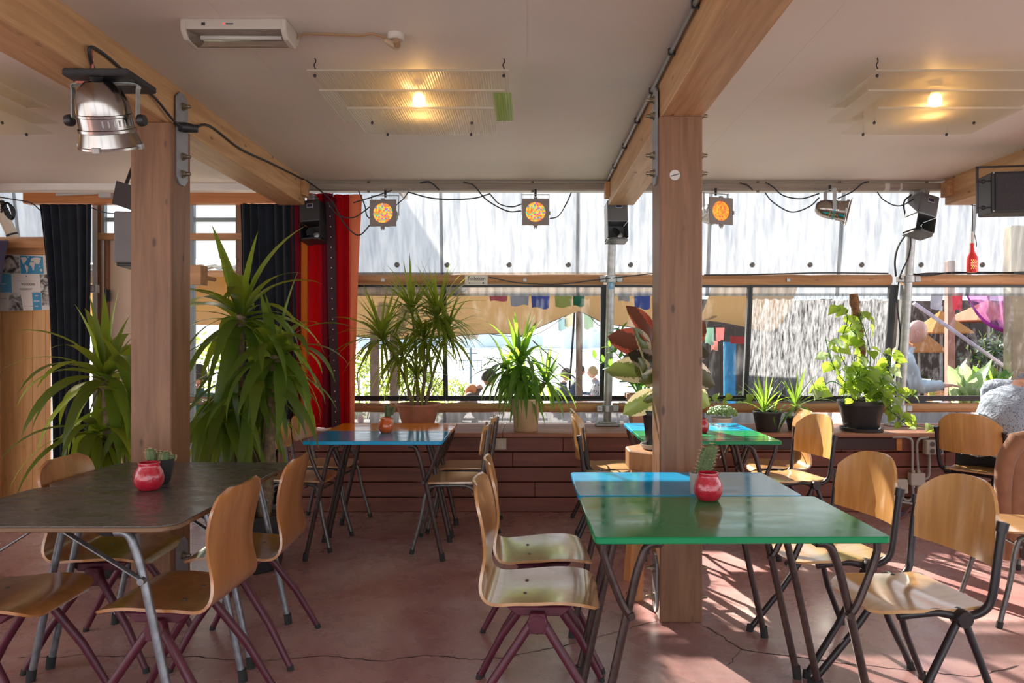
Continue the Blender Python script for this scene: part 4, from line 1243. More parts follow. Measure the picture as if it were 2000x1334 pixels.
# succulent cushion in a white pot
yp = 5.93
t = thing('succulent', 'low cushion of grey green succulent in a small white pot', 'plant', (PXX(1410, yp), yp, SILL))
pot(t, potprof(.062, .085, .11, .004, .015), plain('white_glaze', (.72, .66, .60), .35), .075, .095)
su = MB(); r_ = random.Random(3)
for i in range(150):
    a = i * 2.39996; q = math.sqrt(i / 150) * .120
    z = .125 + .065 * math.sqrt(max(0, 1 - (q / .122) ** 2))
    su.sphere((math.cos(a) * q, math.sin(a) * q, z + r_.uniform(-.008, .008)), r_.uniform(.010, .015), 6, 4, (1, 1, 1.3))
obj('rosettes', su, M['succulent'], t, True, 0, 60, 1, True)
# two small spider like plants
r_ = random.Random(31)
t = thing('small_yucca', 'small spiky bright plant in a black plastic pot on the sill', 'plant', (PXX(1496, yp), yp - .03, SILL))
pot(t, potprof(.085, .115, .165, .006, .02), M['dark_pot'], .10, .145)
crown(t, (-.02, 0, .20), SL, 20, .30, 0, 4, r_, .02)
crown(t, (.06, .02, .17), SL, 9, .22, 1, 5, r_, .02)
t = thing('small_dracaena', 'small dracaena with arching leaves right of the black plastic pot', 'plant', (PXX(1556, yp), yp + .02, SILL))
pot(t, potprof(.06, .08, .11, .005, .02), M['dark_pot'], .07, .095)
trunk(t, [(0, 0, .08), (.0, 0, .2)], .012, .01)
crown(t, (0, 0, .23), SL, 24, .30, 0, 7, r_, .015)

# pothos on a moss pole
yq = 5.92
def QP(px, py, dy=0.0): return P(px, py, yq + dy) - Vector((PXX(1682, yq), yq, SILL))
t = thing('pothos', 'trailing pothos on a coir pole in a big dark pot with saucer', 'plant', (PXX(1682, yq), yq, SILL))
pp = [(.128, .022), (.135, .03), (.168, .19), (.180, .215), (.184, .216), (.188, .250), (.178, .250), (.170, .215)]
pot(t, pp, M['dark_pot'], .168, .222, 28)
obj('saucer', MB().lathe([(.15, 0), (.165, .004), (.170, .03), (.162, .03), (.155, .012)], 26), M['dark_pot'], t)
pole = [QP(1685, 770), QP(1682, 700), QP(1674, 630), QP(1667, 574)]
obj('coir_pole', MB().tube(smoothpts(pole, 6), [.036 * (1 + .12 * ((i * 5) % 3 - 1)) for i in range(19)], 12), M['moss'], t)
def heart(droop=.5, seg=7):
    mb = MB(); v = []; f = []; cols = 5; p = Vector((-.10, 0, 0))
    wid = [.10, .66, .84, .78, .60, .38, .16, .004]
    for i in range(seg + 1):
        tt_ = i / seg; el = -droop * tt_
        for j in range(cols):
            s = (j / (cols - 1) - .5) * 2; ww = wid[i] * .5
            back = -.12 * abs(s) if i <= 1 else 0
            v.append(p + Vector((back, s * ww, abs(s) * ww * .35)))
        p = p + Vector((math.cos(el), 0, math.sin(el))) * (1.1 / seg)
    for i in range(seg):
        for j in range(cols - 1):
            a = i * cols + j; f.append((a, a + cols, a + cols + 1, a + 1))
    return mb.add(v, f)
HL = [mesh_of('leaf', heart(d), M[mm], True, 0, 80) for d, mm in ((.3, 'pothos'), (.9, 'pothos'), (.6, 'pale_leaf'))]
r_ = random.Random(17)
def vine(pts, n, size, flip=None):
    Q = smoothpts(pts, 6)
    vm = obj('vine', MB().tube(Q, .004, 6), M['zz'], t)
    for k in range(n):
        i = int((k + .6) / n * (len(Q) - 1)); q = Q[i]
        az = r_.uniform(0, 2 * PI); out = Vector((math.cos(az), math.sin(az) * .8 - .25, r_.uniform(-.9, .35)))
        stalk = out.normalized() * r_.uniform(.03, .07) + Vector((0, 0, .03))
        obj('stalk', MB().tube([q, q + stalk * .6 + Vector((0, 0, .01)), q + stalk], .0022, 5), M['zz'], vm)
        s = size * r_.uniform(.75, 1.2)
        o = place_leaf(t, HL[r_.choice((0, 0, 1, 1, 1, 2))], q + stalk, q + stalk + Vector((out.x * .8, out.y, -.35 + r_.uniform(-.5, .2))), r_.uniform(-.8, .8), s, (r_.uniform(-.5, .5), -1, .5))
vine([QP(1680, 765), QP(1655, 720, -.03), QP(1640, 680, -.04), QP(1655, 625, -.04), QP(1645, 600, -.03)], 16, .10)
vine([QP(1690, 765), QP(1700, 700, -.04), QP(1690, 650, -.05), QP(1675, 610, -.05)], 14, .105)
vine([QP(1672, 765), QP(1640, 735, -.05), QP(1622, 700, -.04), QP(1612, 660, -.02)], 14, .10)
vine([QP(1665, 768), QP(1625, 745, -.08), QP(1600, 765, -.10), QP(1585, 770, -.10)], 8, .10)
vine([QP(1690, 765), QP(1715, 735, -.08), QP(1740, 715, -.05), QP(1725, 690)], 18, .085)
vine([QP(1695, 768), QP(1735, 745, -.12), QP(1765, 775, -.15), QP(1790, 770, -.15)], 16, .075)
vine([QP(1700, 768), QP(1725, 765, -.2), QP(1745, 805, -.22), QP(1770, 830, -.2)], 22, .08)
vine([QP(1695, 768), QP(1715, 770, -.2), QP(1735, 800, -.22), QP(1790, 832, -.1), QP(1850, 836, -.05)], 22, .075)
vine([QP(1680, 766), QP(1665, 745, -.16), QP(1690, 740, -.18), QP(1715, 790, -.2)], 16, .09)
vine([QP(1670, 768), QP(1650, 765, -.17), QP(1650, 790, -.2)], 7, .085)
vine([QP(1680, 740, -.05), QP(1668, 700, -.06), QP(1690, 670, -.06), QP(1660, 640, -.06), QP(1682, 615, -.05)], 16, .09)
vine([QP(1690, 760, -.1), QP(1720, 740, -.12), QP(1730, 765, -.15), QP(1760, 790, -.2)], 16, .08)
vine([QP(1685, 768), QP(1675, 730, -.1), QP(1700, 725, -.1), QP(1720, 750, -.1)], 18, .085)
t2 = t
t = thing('creeper', 'thin pothos runner creeping along the lower window log', 'plant', (PXX(1420, 6.2), 6.2, wz(786)))
def CP(px, py): return P(px, py, 6.2) - Vector((PXX(1420, 6.2), 6.2, wz(786)))
vine([CP(1368, 776), CP(1400, 781), CP(1440, 779), CP(1490, 776)], 9, .085)

# cacti and jars on the tables
def jar(x, y, z, mat, s, label, cat='jar', wob=True):
    j = thing('glass_jar', label, cat, (x, y, z))
    prof = [(.030, 0), (.038, .004), (.050, .025), (.0525, .045), (.047, .068), (.038, .085), (.0365, .092), (.039, .098), (.0385, .101), (.033, .101), (.034, .085), (.042, .065), (.046, .045), (.042, .02), (.02, .010)]
    obj('glass', MB().lathe([(a * s, b_ * s) for a, b_ in prof], 28), mat, j, True, 0, 60)
    return j
def cactus_body(root, c, r, h, ribs=9, lean=(0, 0), spines=True):
    mb = MB(); n = ribs * 4; m_ = 9; v = []
    for i in range(m_ + 1):
        tt_ = i / m_; z = h * tt_
        rr_ = r * (.75 + .25 * min(1, tt_ * 4)) * math.sqrt(max(.0004, 1 - max(0, (tt_ - .72) / .28) ** 2))
        for k in range(n):
            a = 2 * PI * k / n
            q = rr_ * (1 + .10 * math.cos(a * ribs))
            v.append((c[0] + math.cos(a) * q + lean[0] * tt_, c[1] + math.sin(a) * q + lean[1] * tt_, c[2] + z))
    f = [(i * n + k, i * n + (k + 1) % n, (i + 1) * n + (k + 1) % n, (i + 1) * n + k) for i in range(m_) for k in range(n)]
    f.append(tuple(m_ * n + k for k in range(n))); mb.add(v, f)
    o = obj('cactus_body', mb, M['cactus'], root, True, 0, 70)
    if spines:
        sp = MB()
        for i in range(1, m_ + 1):
            for k in range(ribs):
                p = Vector(v[i * n + k * 4]); cc = Vector((c[0] + lean[0] * i / m_, c[1] + lean[1] * i / m_, p.z))
                d = (p - cc); d = d.normalized() if d.length > 1e-6 else Vector((0, 0, 1))
                for _ in range(3):
                    e = (d + Vector((r_.uniform(-.5, .5), r_.uniform(-.5, .5), r_.uniform(-.2, .7)))).normalized() * r * r_.uniform(.35, .6)
                    s = e.orthogonal().normalized() * .0006
                    sp.add([p - s, p + s, p + e], [(0, 1, 2)])
        obj('spines', sp, M['spine'], o, False, 0, 40, 1, True)
def in_px(px, y): return PXX(px, y)
TH = .76
yj = 2.80
jar(PXX(1383, yj), yj, TH, M['red_glass'], 1.08, 'round red glass jar with a raised pattern on the green table', 'jar')
yk = 2.93
t = thing('potted_cactus', 'single spiny cactus in a grey pot behind the red jar', 'cactus', (PXX(1365, yk), yk, TH))
pot(t, [(.034, 0), (.036, .004), (.038, .085), (.033, .085), (.032, .07)], M['grey_plastic'], .031, .075)
cactus_body(t, (.012, 0, .072), .030, .130, 12, (.040, 0))
yj = 2.90
jar(PXX(291, yj), yj, .78, M['red_glass'], 1.10, 'pink red glass jar standing on the black tables')
yk = 3.03
t = thing('potted_cactus', 'cluster of small round cacti in a black pot behind the pink jar', 'cactus', (PXX(315, yk), yk, .78))
pot(t, [(.028, 0), (.030, .004), (.036, .012), (.048, .07), (.053, .105), (.048, .105), (.046, .09)], M['dark_pot'], .046, .09)
cactus_body(t, (-.030, -.01, .09), .019, .060, 8, (-.012, 0)); cactus_body(t, (-.012, .02, .09), .018, .045, 8)
cactus_body(t, (.018, -.01, .09), .019, .048, 8, (.006, 0)); cactus_body(t, (.034, .01, .09), .015, .030, 8, (.008, 0))
yj = 4.88
jar(PXX(754, yj), yj, TH, M['orange_glass'], 1.02, 'orange glass jar on the blue and orange table')
yk = 5.06
t = thing('potted_cactus', 'small cactus in a cream pot behind the orange glass', 'cactus', (PXX(760, yk), yk, TH))
pot(t, [(.028, 0), (.030, .004), (.036, .075), (.031, .075), (.03, .06)], M['cream'], .029, .065)
cactus_body(t, (-.006, 0, .065), .020, .115, 8, (-.006, 0)); cactus_body(t, (.016, 0, .10), .013, .06, 8, (.016, 0))
yj = 4.9
jar(PXX(1371, yj), yj, TH, M['red_glass'], .95, 'red glass jar on the back green table peeping past the post')
# ================================================================ lamps and fittings
m, nt, b = newmat('ribbed_plastic'); nt.nodes.remove(b); M['ribbed'] = m
out = nt.nodes.get('Material Output')
tl = nt.nodes.new('ShaderNodeBsdfTranslucent'); tl.inputs['Color'].default_value = (.85, .80, .70, 1)
tp = nt.nodes.new('ShaderNodeBsdfTransparent'); tp.inputs['Color'].default_value = (.95, .93, .86, 1)
gp = nt.nodes.new('ShaderNodeBsdfPrincipled'); gp.inputs['Base Color'].default_value = (.62, .58, .50, 1); gp.inputs['Roughness'].default_value = .18
m1 = nt.nodes.new('ShaderNodeMixShader'); m1.inputs['Fac'].default_value = .45
m2 = nt.nodes.new('ShaderNodeMixShader'); m2.inputs['Fac'].default_value = .36
nt.links.new(tl.outputs[0], m1.inputs[1]); nt.links.new(tp.outputs[0], m1.inputs[2])
nt.links.new(m1.outputs[0], m2.inputs[1]); nt.links.new(gp.outputs[0], m2.inputs[2]); nt.links.new(m2.outputs[0], out.inputs['Surface'])
m, nt, b = newmat('ribbed_plastic_green'); nt.nodes.remove(b); M['ribbed_g'] = m
out = nt.nodes.get('Material Output')
tl = nt.nodes.new('ShaderNodeBsdfTranslucent'); tl.inputs['Color'].default_value = (.55, .85, .35, 1)
tp = nt.nodes.new('ShaderNodeBsdfTransparent'); tp.inputs['Color'].default_value = (.80, .95, .62, 1)
m1 = nt.nodes.new('ShaderNodeMixShader'); m1.inputs['Fac'].default_value = .5
nt.links.new(tl.outputs[0], m1.inputs[1]); nt.links.new(tp.outputs[0], m1.inputs[2]); nt.links.new(m1.outputs[0], out.inputs['Surface'])
def ribbed(x0, x1, y0, y1, z, sag=.0, pitch=.0125, amp=.004):
    n = int((x1 - x0) / pitch) * 2; v = []; f = []; ny = 6
    for i in range(n + 1):
        x = x0 + (x1 - x0) * i / n
        for j in range(ny + 1):
            y = y0 + (y1 - y0) * j / ny
            s = ((x - (x0 + x1) / 2) / ((x1 - x0) / 2)) ** 2
            v.append((x, y, z + (amp if i % 2 else 0) - sag * (1 - s)))
    w = ny + 1
    for i in range(n):
        for j in range(ny): f.append((i * w + j, (i + 1) * w + j, (i + 1) * w + j + 1, i * w + j + 1))
    return MB().add(v, f)
def ceiling_lamp(x, y, label, green=False):
    L = thing('ceiling_lamp', label, 'ceiling lamp', (x, y, CEIL))
    bd = MB().bx(-.45, .45, -.05, .03, -.012, 0)
    lay = [(-.465, .465, -.34, .18, -.075, .0), (-.445, .44, -.22, .30, -.125, .0), (-.34, .385, -.10, .335, -.170, .006)]
    for (a, c, d, e, z, sag) in lay:
        pn = obj('diffuser', ribbed(a, c, d, e, z, sag), M['ribbed'], L, False)
        rim = MB().bx(a, c, d - .004, d, z - .002 - sag * 0, z + .008)
        obj('rim', rim, M['ribbed'], pn, False)
    if green:
        obj('green_strip', ribbed(.385, .475, -.20, .24, -.128), M['ribbed_g'], L, False)
    obj('lamp_holder', MB().lathe([(.03, 0), (.03, -.03), (.022, -.035), (.022, -.06)], 14), M['white_paint'], L)
    obj('bulb', MB().sphere((0, 0, -.095), .032, 14, 10, (1, 1, 1.1)), M['bulb'], L)
    for (hx, hy, hz_) in ((-.44, -.30, -.08), (.44, -.30, -.08), (-.26, .10, -.178), (.26, .10, -.178), (-.22, .31, -.178), (.24, .31, -.178)):
        hk = smoothpts([(hx, hy, 0), (hx + .004, hy, hz_ * .2), (hx - .004, hy, hz_ * .4), (hx + .004, hy, hz_ * .7), (hx, hy, hz_)], 3)
        o = obj('hook', MB().tube(hk, .0028, 6).sphere((hx, hy, hz_ - .002), .008, 8, 5), M['tube_black'], L)
    return L
ceiling_lamp(-.55, 3.64, 'layered ribbed plastic ceiling lamp with a green strip, between the two beams', True)
ceiling_lamp(2.07, 3.64, 'layered ribbed plastic ceiling lamp right of the beam over the sticker post')
ceiling_lamp(-3.00, 3.64, 'layered ribbed plastic ceiling lamp cut by the left frame edge')

# emergency luminaire with its cable and plug
y0, y1 = 2.93, 3.09
e = thing('emergency_light', 'white emergency luminaire with clear cover on the ceiling', 'emergency light', (-1.20, 3.01, CEIL))
M['aged_white'] = plain('aged_white', (.46, .41, .35), .5)
obj('housing', MB().prism([(-.085, 0), (.085, 0), (.085, -.018), (-.085, -.045)], 'x', -.205, .205), M['aged_white'], e, False, .005, 40, 2)
obj('cover', MB().prism([(-.080, -.042), (.080, -.018), (.075, -.055), (.02, -.078), (-.055, -.074), (-.078, -.055)], 'x', -.20, .19), glassmat('clear_cover', (.92, .92, .9), .15, .35, (.85, .84, .8), (4, 60, 60), .4, .7), e, False, .004)
for s in (-1, 1):
    obj('end_cap', MB().prism([(-.09, 0), (.09, 0), (.09, -.03), (.03, -.082), (-.06, -.080), (-.09, -.05)], 'x', s * .205 - .012, s * .205 + .012), M['aged_white'], e, False, .008, 40, 2)
obj('tube_lamp', MB().tube([(-.17, -.0, -.045), (.17, -.0, -.045)], .009, 10), M['white_paint'], e)
obj('reflector', MB().bx(-.19, .185, -.07, .07, -.030, -.026), plain('satin_reflector', (.7, .7, .68), .25, .6), e, False)
obj('print_marks', MB().bx(-.13, -.115, -.0865, -.0855, -.030, -.018).bx(-.03, .0, -.0865, -.0855, -.026, -.021), M['black_plastic'], e, False)
obj('indicator', MB().bx(-.042, -.036, -.0870, -.0855, -.026, -.021), emit('red_indicator', (1, .04, .03), .7), e, False)
M['cable_tan'] = plain('tan_cable', (.33, .20, .10), .5)
M['cable'] = plain('black_cable', (.016, .017, .02), .5)
M['cable_blue'] = plain('blue_black_cable', (.02, .05, .075), .5)
def cable(name, pts, r, mat, label, n=6, seg=6):
    Q = smoothpts(pts, seg); c = Q[0].copy()
    return tag(obj(name, MB().tube([q - c for q in Q], r, n), mat), label, 'cable') , c
def put(oc): oc[0].location = oc[1]; return oc[0]
zc = CEIL - .008
cy = 3.06
put(cable('cable', [(-.985, cy, zc - .02), (-.95, cy, zc), (-.80, cy + .006, zc), (-.72, cy + .012, zc), (-.66, cy, zc), (-.60, cy + .012, zc - .012)], .0055, M['cable_tan'], 'tan cable running along the ceiling from the emergency luminaire'))
s_ = thing('ceiling_socket', 'round ceiling socket with a beige plug in it', 'socket', (-.565, 3.08, CEIL))
obj('base', MB().lathe([(.036, 0), (.036, -.02), (.030, -.026)], 18), M['beige'], s_)
obj('plug', MB().tube([(-.045, -.01, -.03), (-.01, -.004, -.045), (.01, -.02, -.062)], [.011, .018, .016], 10), plain('tan_plug', (.42, .30, .18), .5), s_)
obj('plug_end', MB().lathe([(.015, 0), (.013, .03)], 10, (.012, -.03, -.060), Matrix.Rotation(R(70), 3, 'X')), M['cable_tan'], s_)

# silver can spotlight on its dark board
bx0, bx1 = -1.88, -1.60
bd = tag(obj('mounting_board', MB().bx(-.135, .135, -.115, .115, -.030, 0), M['black_plastic'], None, False, .006), 'dark board screwed below the beam, carrying the silver spotlight', 'board')
bd.location = (-1.755, 3.02, 2.49)
def can_spot(loc, aim, label, r=.10, L=.27, mat=None, kind='par'):
    """tin spotlight: dome at the back, ribs, lens in front; +Z local of the body = aim"""
    t = thing('spotlight', label, 'spotlight', loc)
    q = Vector(aim).to_track_quat('Z', 'Y').to_matrix()
    body = MB().lathe([(.012, -L * .55), (r * .45, -L * .53), (r * .75, -L * .43), (r * .93, -L * .26), (r * .97, -L * .10), (r * 1.0, -L * .09), (r * 1.0, -L * .06), (r * .97, -L * .05), (r * .97, L * .10), (r * 1.03, L * .11), (r * 1.03, L * .15), (r * 1.0, L * .16), (r * 1.12, L * .34), (r * 1.15, L * .35), (r * 1.15, L * .38), (r * 1.04, L * .38), (r * .95, L * .2)], 32, (0, 0, 0), q, True, False)
    bo = obj('housing', body, mat or M['chrome'], t, True, 0, 30)
    obj('lens', MB().lathe([(r * .97, L * .27), (r * .6, L * .31), (.001, L * .325)], 24, (0, 0, 0), q, False, True), plain('lens_glass', (.30, .25, .22), .1, .3), t)
    vents = MB()
    for k in range(24):
        if k % 12 > 7: continue
        a = 2 * PI * k / 30.0 + .4
        p = q @ Vector((math.cos(a) * r * .985, math.sin(a) * r * .985, .005))
        rot = q @ Matrix.Rotation(a, 3, 'Z')
        vents.box(p.x, p.y, p.z, .002, .006, .026, rot)
    obj('vent_slots', vents, M['steel'], bo, False, 0, 40, 1, True)
    for k in range(4):
        a = k * PI / 2
        p = q @ Vector((math.cos(a) * r * 1.17, math.sin(a) * r * 1.17, L * .36))
        obj('clip', MB().box(p.x, p.y, p.z, .014, .03, .022, q @ Matrix.Rotation(a, 3, 'Z')), M['steel'], bo, False, .001)
    return t, q
t, q = can_spot((-1.765, 3.0, 2.305), (-.02, .40, -.90), 'large silver can spotlight hanging from the left beam', .107, .29)
yoke = smoothpts([(-.135, 0, .01), (-.135, .0, .12), (-.128, 0, .15), (0, .0, .153), (.128, 0, .15), (.135, 0, .12), (.135, 0, .01)], 4)
mb = MB()
for a, c in zip(yoke[:-1], yoke[1:]):
    mb.box((a.x + c.x) / 2, 0, (a.z + c.z) / 2, (c - a).length + .002, .028, .004, (c - a).to_track_quat('X', 'Z').to_matrix())
obj('yoke', mb, M['steel'], t, False)
for s in (-1, 1):
    obj('yoke_knob', MB().lathe([(.022, 0), (.026, .01), (.022, .028)], 10, (s * .137, 0, .0), Matrix.Rotation(R(90) * s, 3, 'Y')), M['black_plastic'], t)
obj('cable_cap', MB().lathe([(.03, -.01), (.012, .02)], 12, q @ Vector((0, 0, -.165)), q), M['black_plastic'], t)
put(cable('spotlight_cable', [Vector((-1.765, 3.0, 2.305)) + q @ Vector((0, 0, -.16)), (-1.80, 2.98, 2.50), (-1.79, 2.93, 2.58), (-1.797, 3.05, 2.60), (-1.795, 3.25, 2.575), (-1.79, 3.45, 2.55), (-1.78, 3.62, 2.49), (-1.77, 3.76, 2.49), (-1.80, 4.05, 2.60), (-1.803, 4.5, 2.59), (-1.802, 5.0, 2.63), (-1.80, 5.5, 2.665), (-1.79, 5.8, 2.68)], .007, M['cable'], 'black cable running from the silver spotlight along the left beam'))
put(cable('safety_cord', [(-1.80, 2.97, 2.585), (-1.795, 2.96, 2.50), (-1.80, 2.96, 2.455), (-1.87, 2.97, 2.455)], .005, plain('red_white_cord', (.55, .16, .12), .7, 0, .6, 200), 'red and white safety cord looped over the dark board'))
cp = tag(obj('cable_coupler', MB().tube([(-.05, -.02, 0), (.0, 0, 0), (.05, .03, 0)], [.022, .027, .020], 12), M['black_plastic']), 'black cable coupler in front of the left post plate', 'plug')
cp.location = (-1.765, 3.70, 2.485)

# LED cans on the rail
def led(name, cols):
    m, nt, b = newmat(name)
    tc = nt.nodes.new('ShaderNodeTexCoord')
    sc = nt.nodes.new('ShaderNodeVectorMath'); sc.operation = 'SCALE'; sc.inputs['Scale'].default_value = 78.0
    nt.links.new(tc.outputs['Object'], sc.inputs[0])
    fl = nt.nodes.new('ShaderNodeVectorMath'); fl.operation = 'FLOOR'; nt.links.new(sc.outputs[0], fl.inputs[0])
    w = nt.nodes.new('ShaderNodeTexWhiteNoise'); nt.links.new(fl.outputs[0], w.inputs['Vector'])
    r = nt.nodes.new('ShaderNodeValToRGB'); r.color_ramp.interpolation = 'CONSTANT'
    while len(r.color_ramp.elements) < len(cols): r.color_ramp.elements.new(.5)
    for e_, (p, c) in zip(r.color_ramp.elements, cols): e_.position = p; e_.color = tuple(c) + (1,)
    nt.links.new(w.outputs['Value'], r.inputs['Fac'])
    fr = nt.nodes.new('ShaderNodeVectorMath'); fr.operation = 'FRACTION'; nt.links.new(sc.outputs[0], fr.inputs[0])
    sp = nt.nodes.new('ShaderNodeSeparateXYZ'); nt.links.new(fr.outputs[0], sp.inputs[0])
    def edge(o_):
        a = nt.nodes.new('ShaderNodeMath'); a.operation = 'SUBTRACT'; a.inputs[1].default_value = .5; nt.links.new(o_, a.inputs[0])
        c = nt.nodes.new('ShaderNodeMath'); c.operation = 'ABSOLUTE'; nt.links.new(a.outputs[0], c.inputs[0])
        d = nt.nodes.new('ShaderNodeMath'); d.operation = 'LESS_THAN'; d.inputs[1].default_value = .40; nt.links.new(c.outputs[0], d.inputs[0]); return d.outputs[0]
    mu = nt.nodes.new('ShaderNodeMath'); mu.operation = 'MULTIPLY'; nt.links.new(edge(sp.outputs['X']), mu.inputs[0]); nt.links.new(edge(sp.outputs['Z']), mu.inputs[1])
    ad = nt.nodes.new('ShaderNodeMath'); ad.operation = 'MULTIPLY_ADD'; ad.inputs[1].default_value = .26; ad.inputs[2].default_value = .07; nt.links.new(mu.outputs[0], ad.inputs[0])
    nt.links.new(r.outputs['Color'], b.inputs['Emission Color']); nt.links.new(r.outputs['Color'], b.inputs['Base Color'])
    nt.links.new(ad.outputs[0], b.inputs['Emission Strength'])
    return m
O1, O2 = (1.0, .30, .03), (1.0, .55, .08)
M['led'] = led('led_mosaic', [(0, O1), (.30, O2), (.62, (.95, .12, .10)), (.72, (.10, .55, .30)), (.82, (.55, .10, .45)), (.90, (.15, .20, .65)), (.95, O2)])
M['led_o'] = led('led_orange', [(0, O1), (.35, (1.0, .22, .02)), (.65, (1.0, .42, .04)), (.85, (.9, .10, .06))])
yl = 5.80
M['lamp_frame'] = plain('grey_brown_frame', (.23, .19, .17), .5)
def led_can(px, py, label, mat, tilt=0.0, cold=None, turn=0.0):
    p = P(px, py, yl)
    t = thing('stage_light', label, 'stage light', p, turn)
    w = .108
    pl = MB()
    # square filter frame with a round hole
    n = 28; v = []
    for i in range(n):
        a = 2 * PI * i / n + PI / 4
        cs, sn = math.cos(a), math.sin(a); k = w / max(abs(cs), abs(sn))
        for (rr_, yy) in ((k, -.006), (.081 / 1, -.006), (.081, .006), (k, .006)):
            v.append((cs * rr_, yy, sn * rr_))
    f = []
    for i in range(n):
        j = (i + 1) % n
        for k in range(4): f.append((i * 4 + k, i * 4 + (k + 1) % 4, j * 4 + (k + 1) % 4, j * 4 + k))
    pl.add(v, f)
    fr_ = obj('filter_frame', pl, M['lamp_frame'], t, False)
    obj('led_lens', MB().lathe([(.083, 0), (.05, -.003), (.001, -.004)], 28, (0, .004, 0), Matrix.Rotation(R(-90), 3, 'X') @ Matrix.Diagonal((1, 1, -1)), True, True), mat, t, False)
    obj('housing', MB().lathe([(.100, .0), (.100, .05), (.090, .06), (.090, .14), (.075, .19), (.04, .215), (.012, .22)], 24, (0, .008, 0), Matrix.Rotation(R(-90), 3, 'X')), cold or M['lamp_frame'], t, True, 0, 30)
    obj('clip', MB().box(0, -.004, -.115, .03, .02, .022).box(-.008, -.004, -.13, .006, .01, .02).box(.008, -.004, -.13, .006, .01, .02), M['lamp_frame'], t, False)
    obj('clip', MB().box(.112, -.002, -.01, .014, .016, .03), M['lamp_frame'], t, False)
    obj('clip', MB().box(0, -.002, .112, .03, .016, .012), M['lamp_frame'], t, False)
    yz_ = .155
    mb = MB()
    for s in (-1, 1): mb.box(s * .112, .075, .075, .004, .022, .17)
    mb.box(0, .075, yz_, .228, .022, .004)
    obj('yoke', mb, M['steel'], t, False)
    obj('yoke_bolt', MB().lathe([(.010, .14), (.010, .20)], 8, (0, .075, 0)), M['tube_black'], t)
    return t
led_can(748, 416, 'square framed stage light glowing multicoloured next to the red curtain', M['led'], turn=R(-3))
led_can(1046, 414, 'square framed stage light glowing multicoloured above the window centre', M['led'])
led_can(1408, 412, 'square framed stage light glowing orange, right of the sticker post', M['led_o'], 0, M['chrome'], R(18))
t, q = can_spot(tuple(P(1628, 410, yl)), (.86, -.30, -.20), 'chrome stage can turned sideways under the rail, red lamps glowing', .078, .26)
obj('filter_frame', MB().box(*(q @ Vector((0, 0, .112))), .20, .20, .006, q @ Matrix.Rotation(R(0), 3, 'Z')), plain('pale_frame', (.55, .50, .46), .45, .2), t, False, .004)
obj('led_lens', MB().lathe([(.078, 0), (.001, .004)], 24, q @ Vector((0, 0, .117)), q), emit('soft_red_lens', (.85, .32, .22), .22), t)
obj('red_lamps', MB().lathe([(.083, .082), (.083, .098)], 24, (0, 0, 0), q, False, False), emit('red_glow', (.9, .10, .05), .25), t)
obj('blue_reflection_band', MB().lathe([(.0795, .0), (.0795, .012)], 24, (0, 0, 0), q, False, False), plain('teal_reflection_paint', (.05, .35, .40), .25, .4), t)  # blue reflection on the can, painted as a coloured band
mb = MB()
for s in (-1, 1): mb.box(-.03, s * .088, .075, .030, .004, .17)
mb.box(-.03, 0, .16, .030, .18, .004)
obj('yoke', mb, M['steel'], t, False)
obj('yoke_bolt', MB().lathe([(.010, .15), (.010, .20)], 8, (-.03, 0, 0)), M['tube_black'], t)

# mirror scanners
def scanner(loc, ang, label, turn=0.0, dark=None):
    t = thing('mirror_scanner', label, 'stage light', loc)
    t.rotation_euler = (R(-6), ang, turn)
    mm = dark or M['scan']
    obj('housing', MB().prism([(-.085, .0), (.085, .0), (.085, .16), (.06, .19), (-.06, .19), (-.085, .16)], 'z', -.01, .17), mm, t, False, .01, 40, 2)
    ck = MB().bx(-.085, -.079, .0, .16, -.14, -.01).bx(.079, .085, .0, .16, -.14, -.01).bx(-.085, .085, .15, .158, -.15, -.01)
    ck.prism([(-.085, .16), (-.085, .02), (-.05, -.03), (.05, -.03), (.085, .02), (.085, .16)], 'z', -.165, -.15)
    obj('mirror_cage', ck, mm, t, False, .003)
    qq = Matrix.Rotation(R(52), 3, 'X') @ Matrix.Rotation(R(20), 3, 'Y')
    obj('mirror', MB().lathe([(.05, 0), (.05, .005)], 24, (-.01, .045, -.085), qq @ Matrix.Diagonal((.7, 1, 1))), plain('mirror', (.8, .8, .78), .05, 1.0), t, True, 0, 30)
    obj('motor', MB().lathe([(.022, 0), (.022, .05), (.010, .055)], 14, (.03, .12, -.11), Matrix.Rotation(R(90), 3, 'X')), M['steel'], t)
    obj('display', MB().box(.01, -.003, .12, .055, .006, .035), M['steel'], t, False, .002)
    obj('display_screen', MB().box(.01, -.0062, .12, .043, .003, .024), plain('screen', (.02, .018, .06), .1), t, False)
    obj('bracket', MB().box(0, .10, .20, .05, .10, .07), M['steel'], t, False, .003)
    return t
M['scan'] = plain('scanner_grey', (.14, .145, .15), .38, .4)
M['scan_dark'] = plain('scanner_black', (.018, .016, .018), .45)
scanner(tuple(P(1207, 430, 5.86)), 0, 'grey mirror scanner light below the beam end, over the steel pole', R(4))
scanner(tuple(P(1812, 418, 5.75)), R(14), 'tilted grey mirror scanner light beside the leaning pole', R(8))
scanner(tuple(P(604, 430, 5.80)), R(-4), 'black mirror scanner light in front of the red curtain', R(-6), M['scan_dark'])

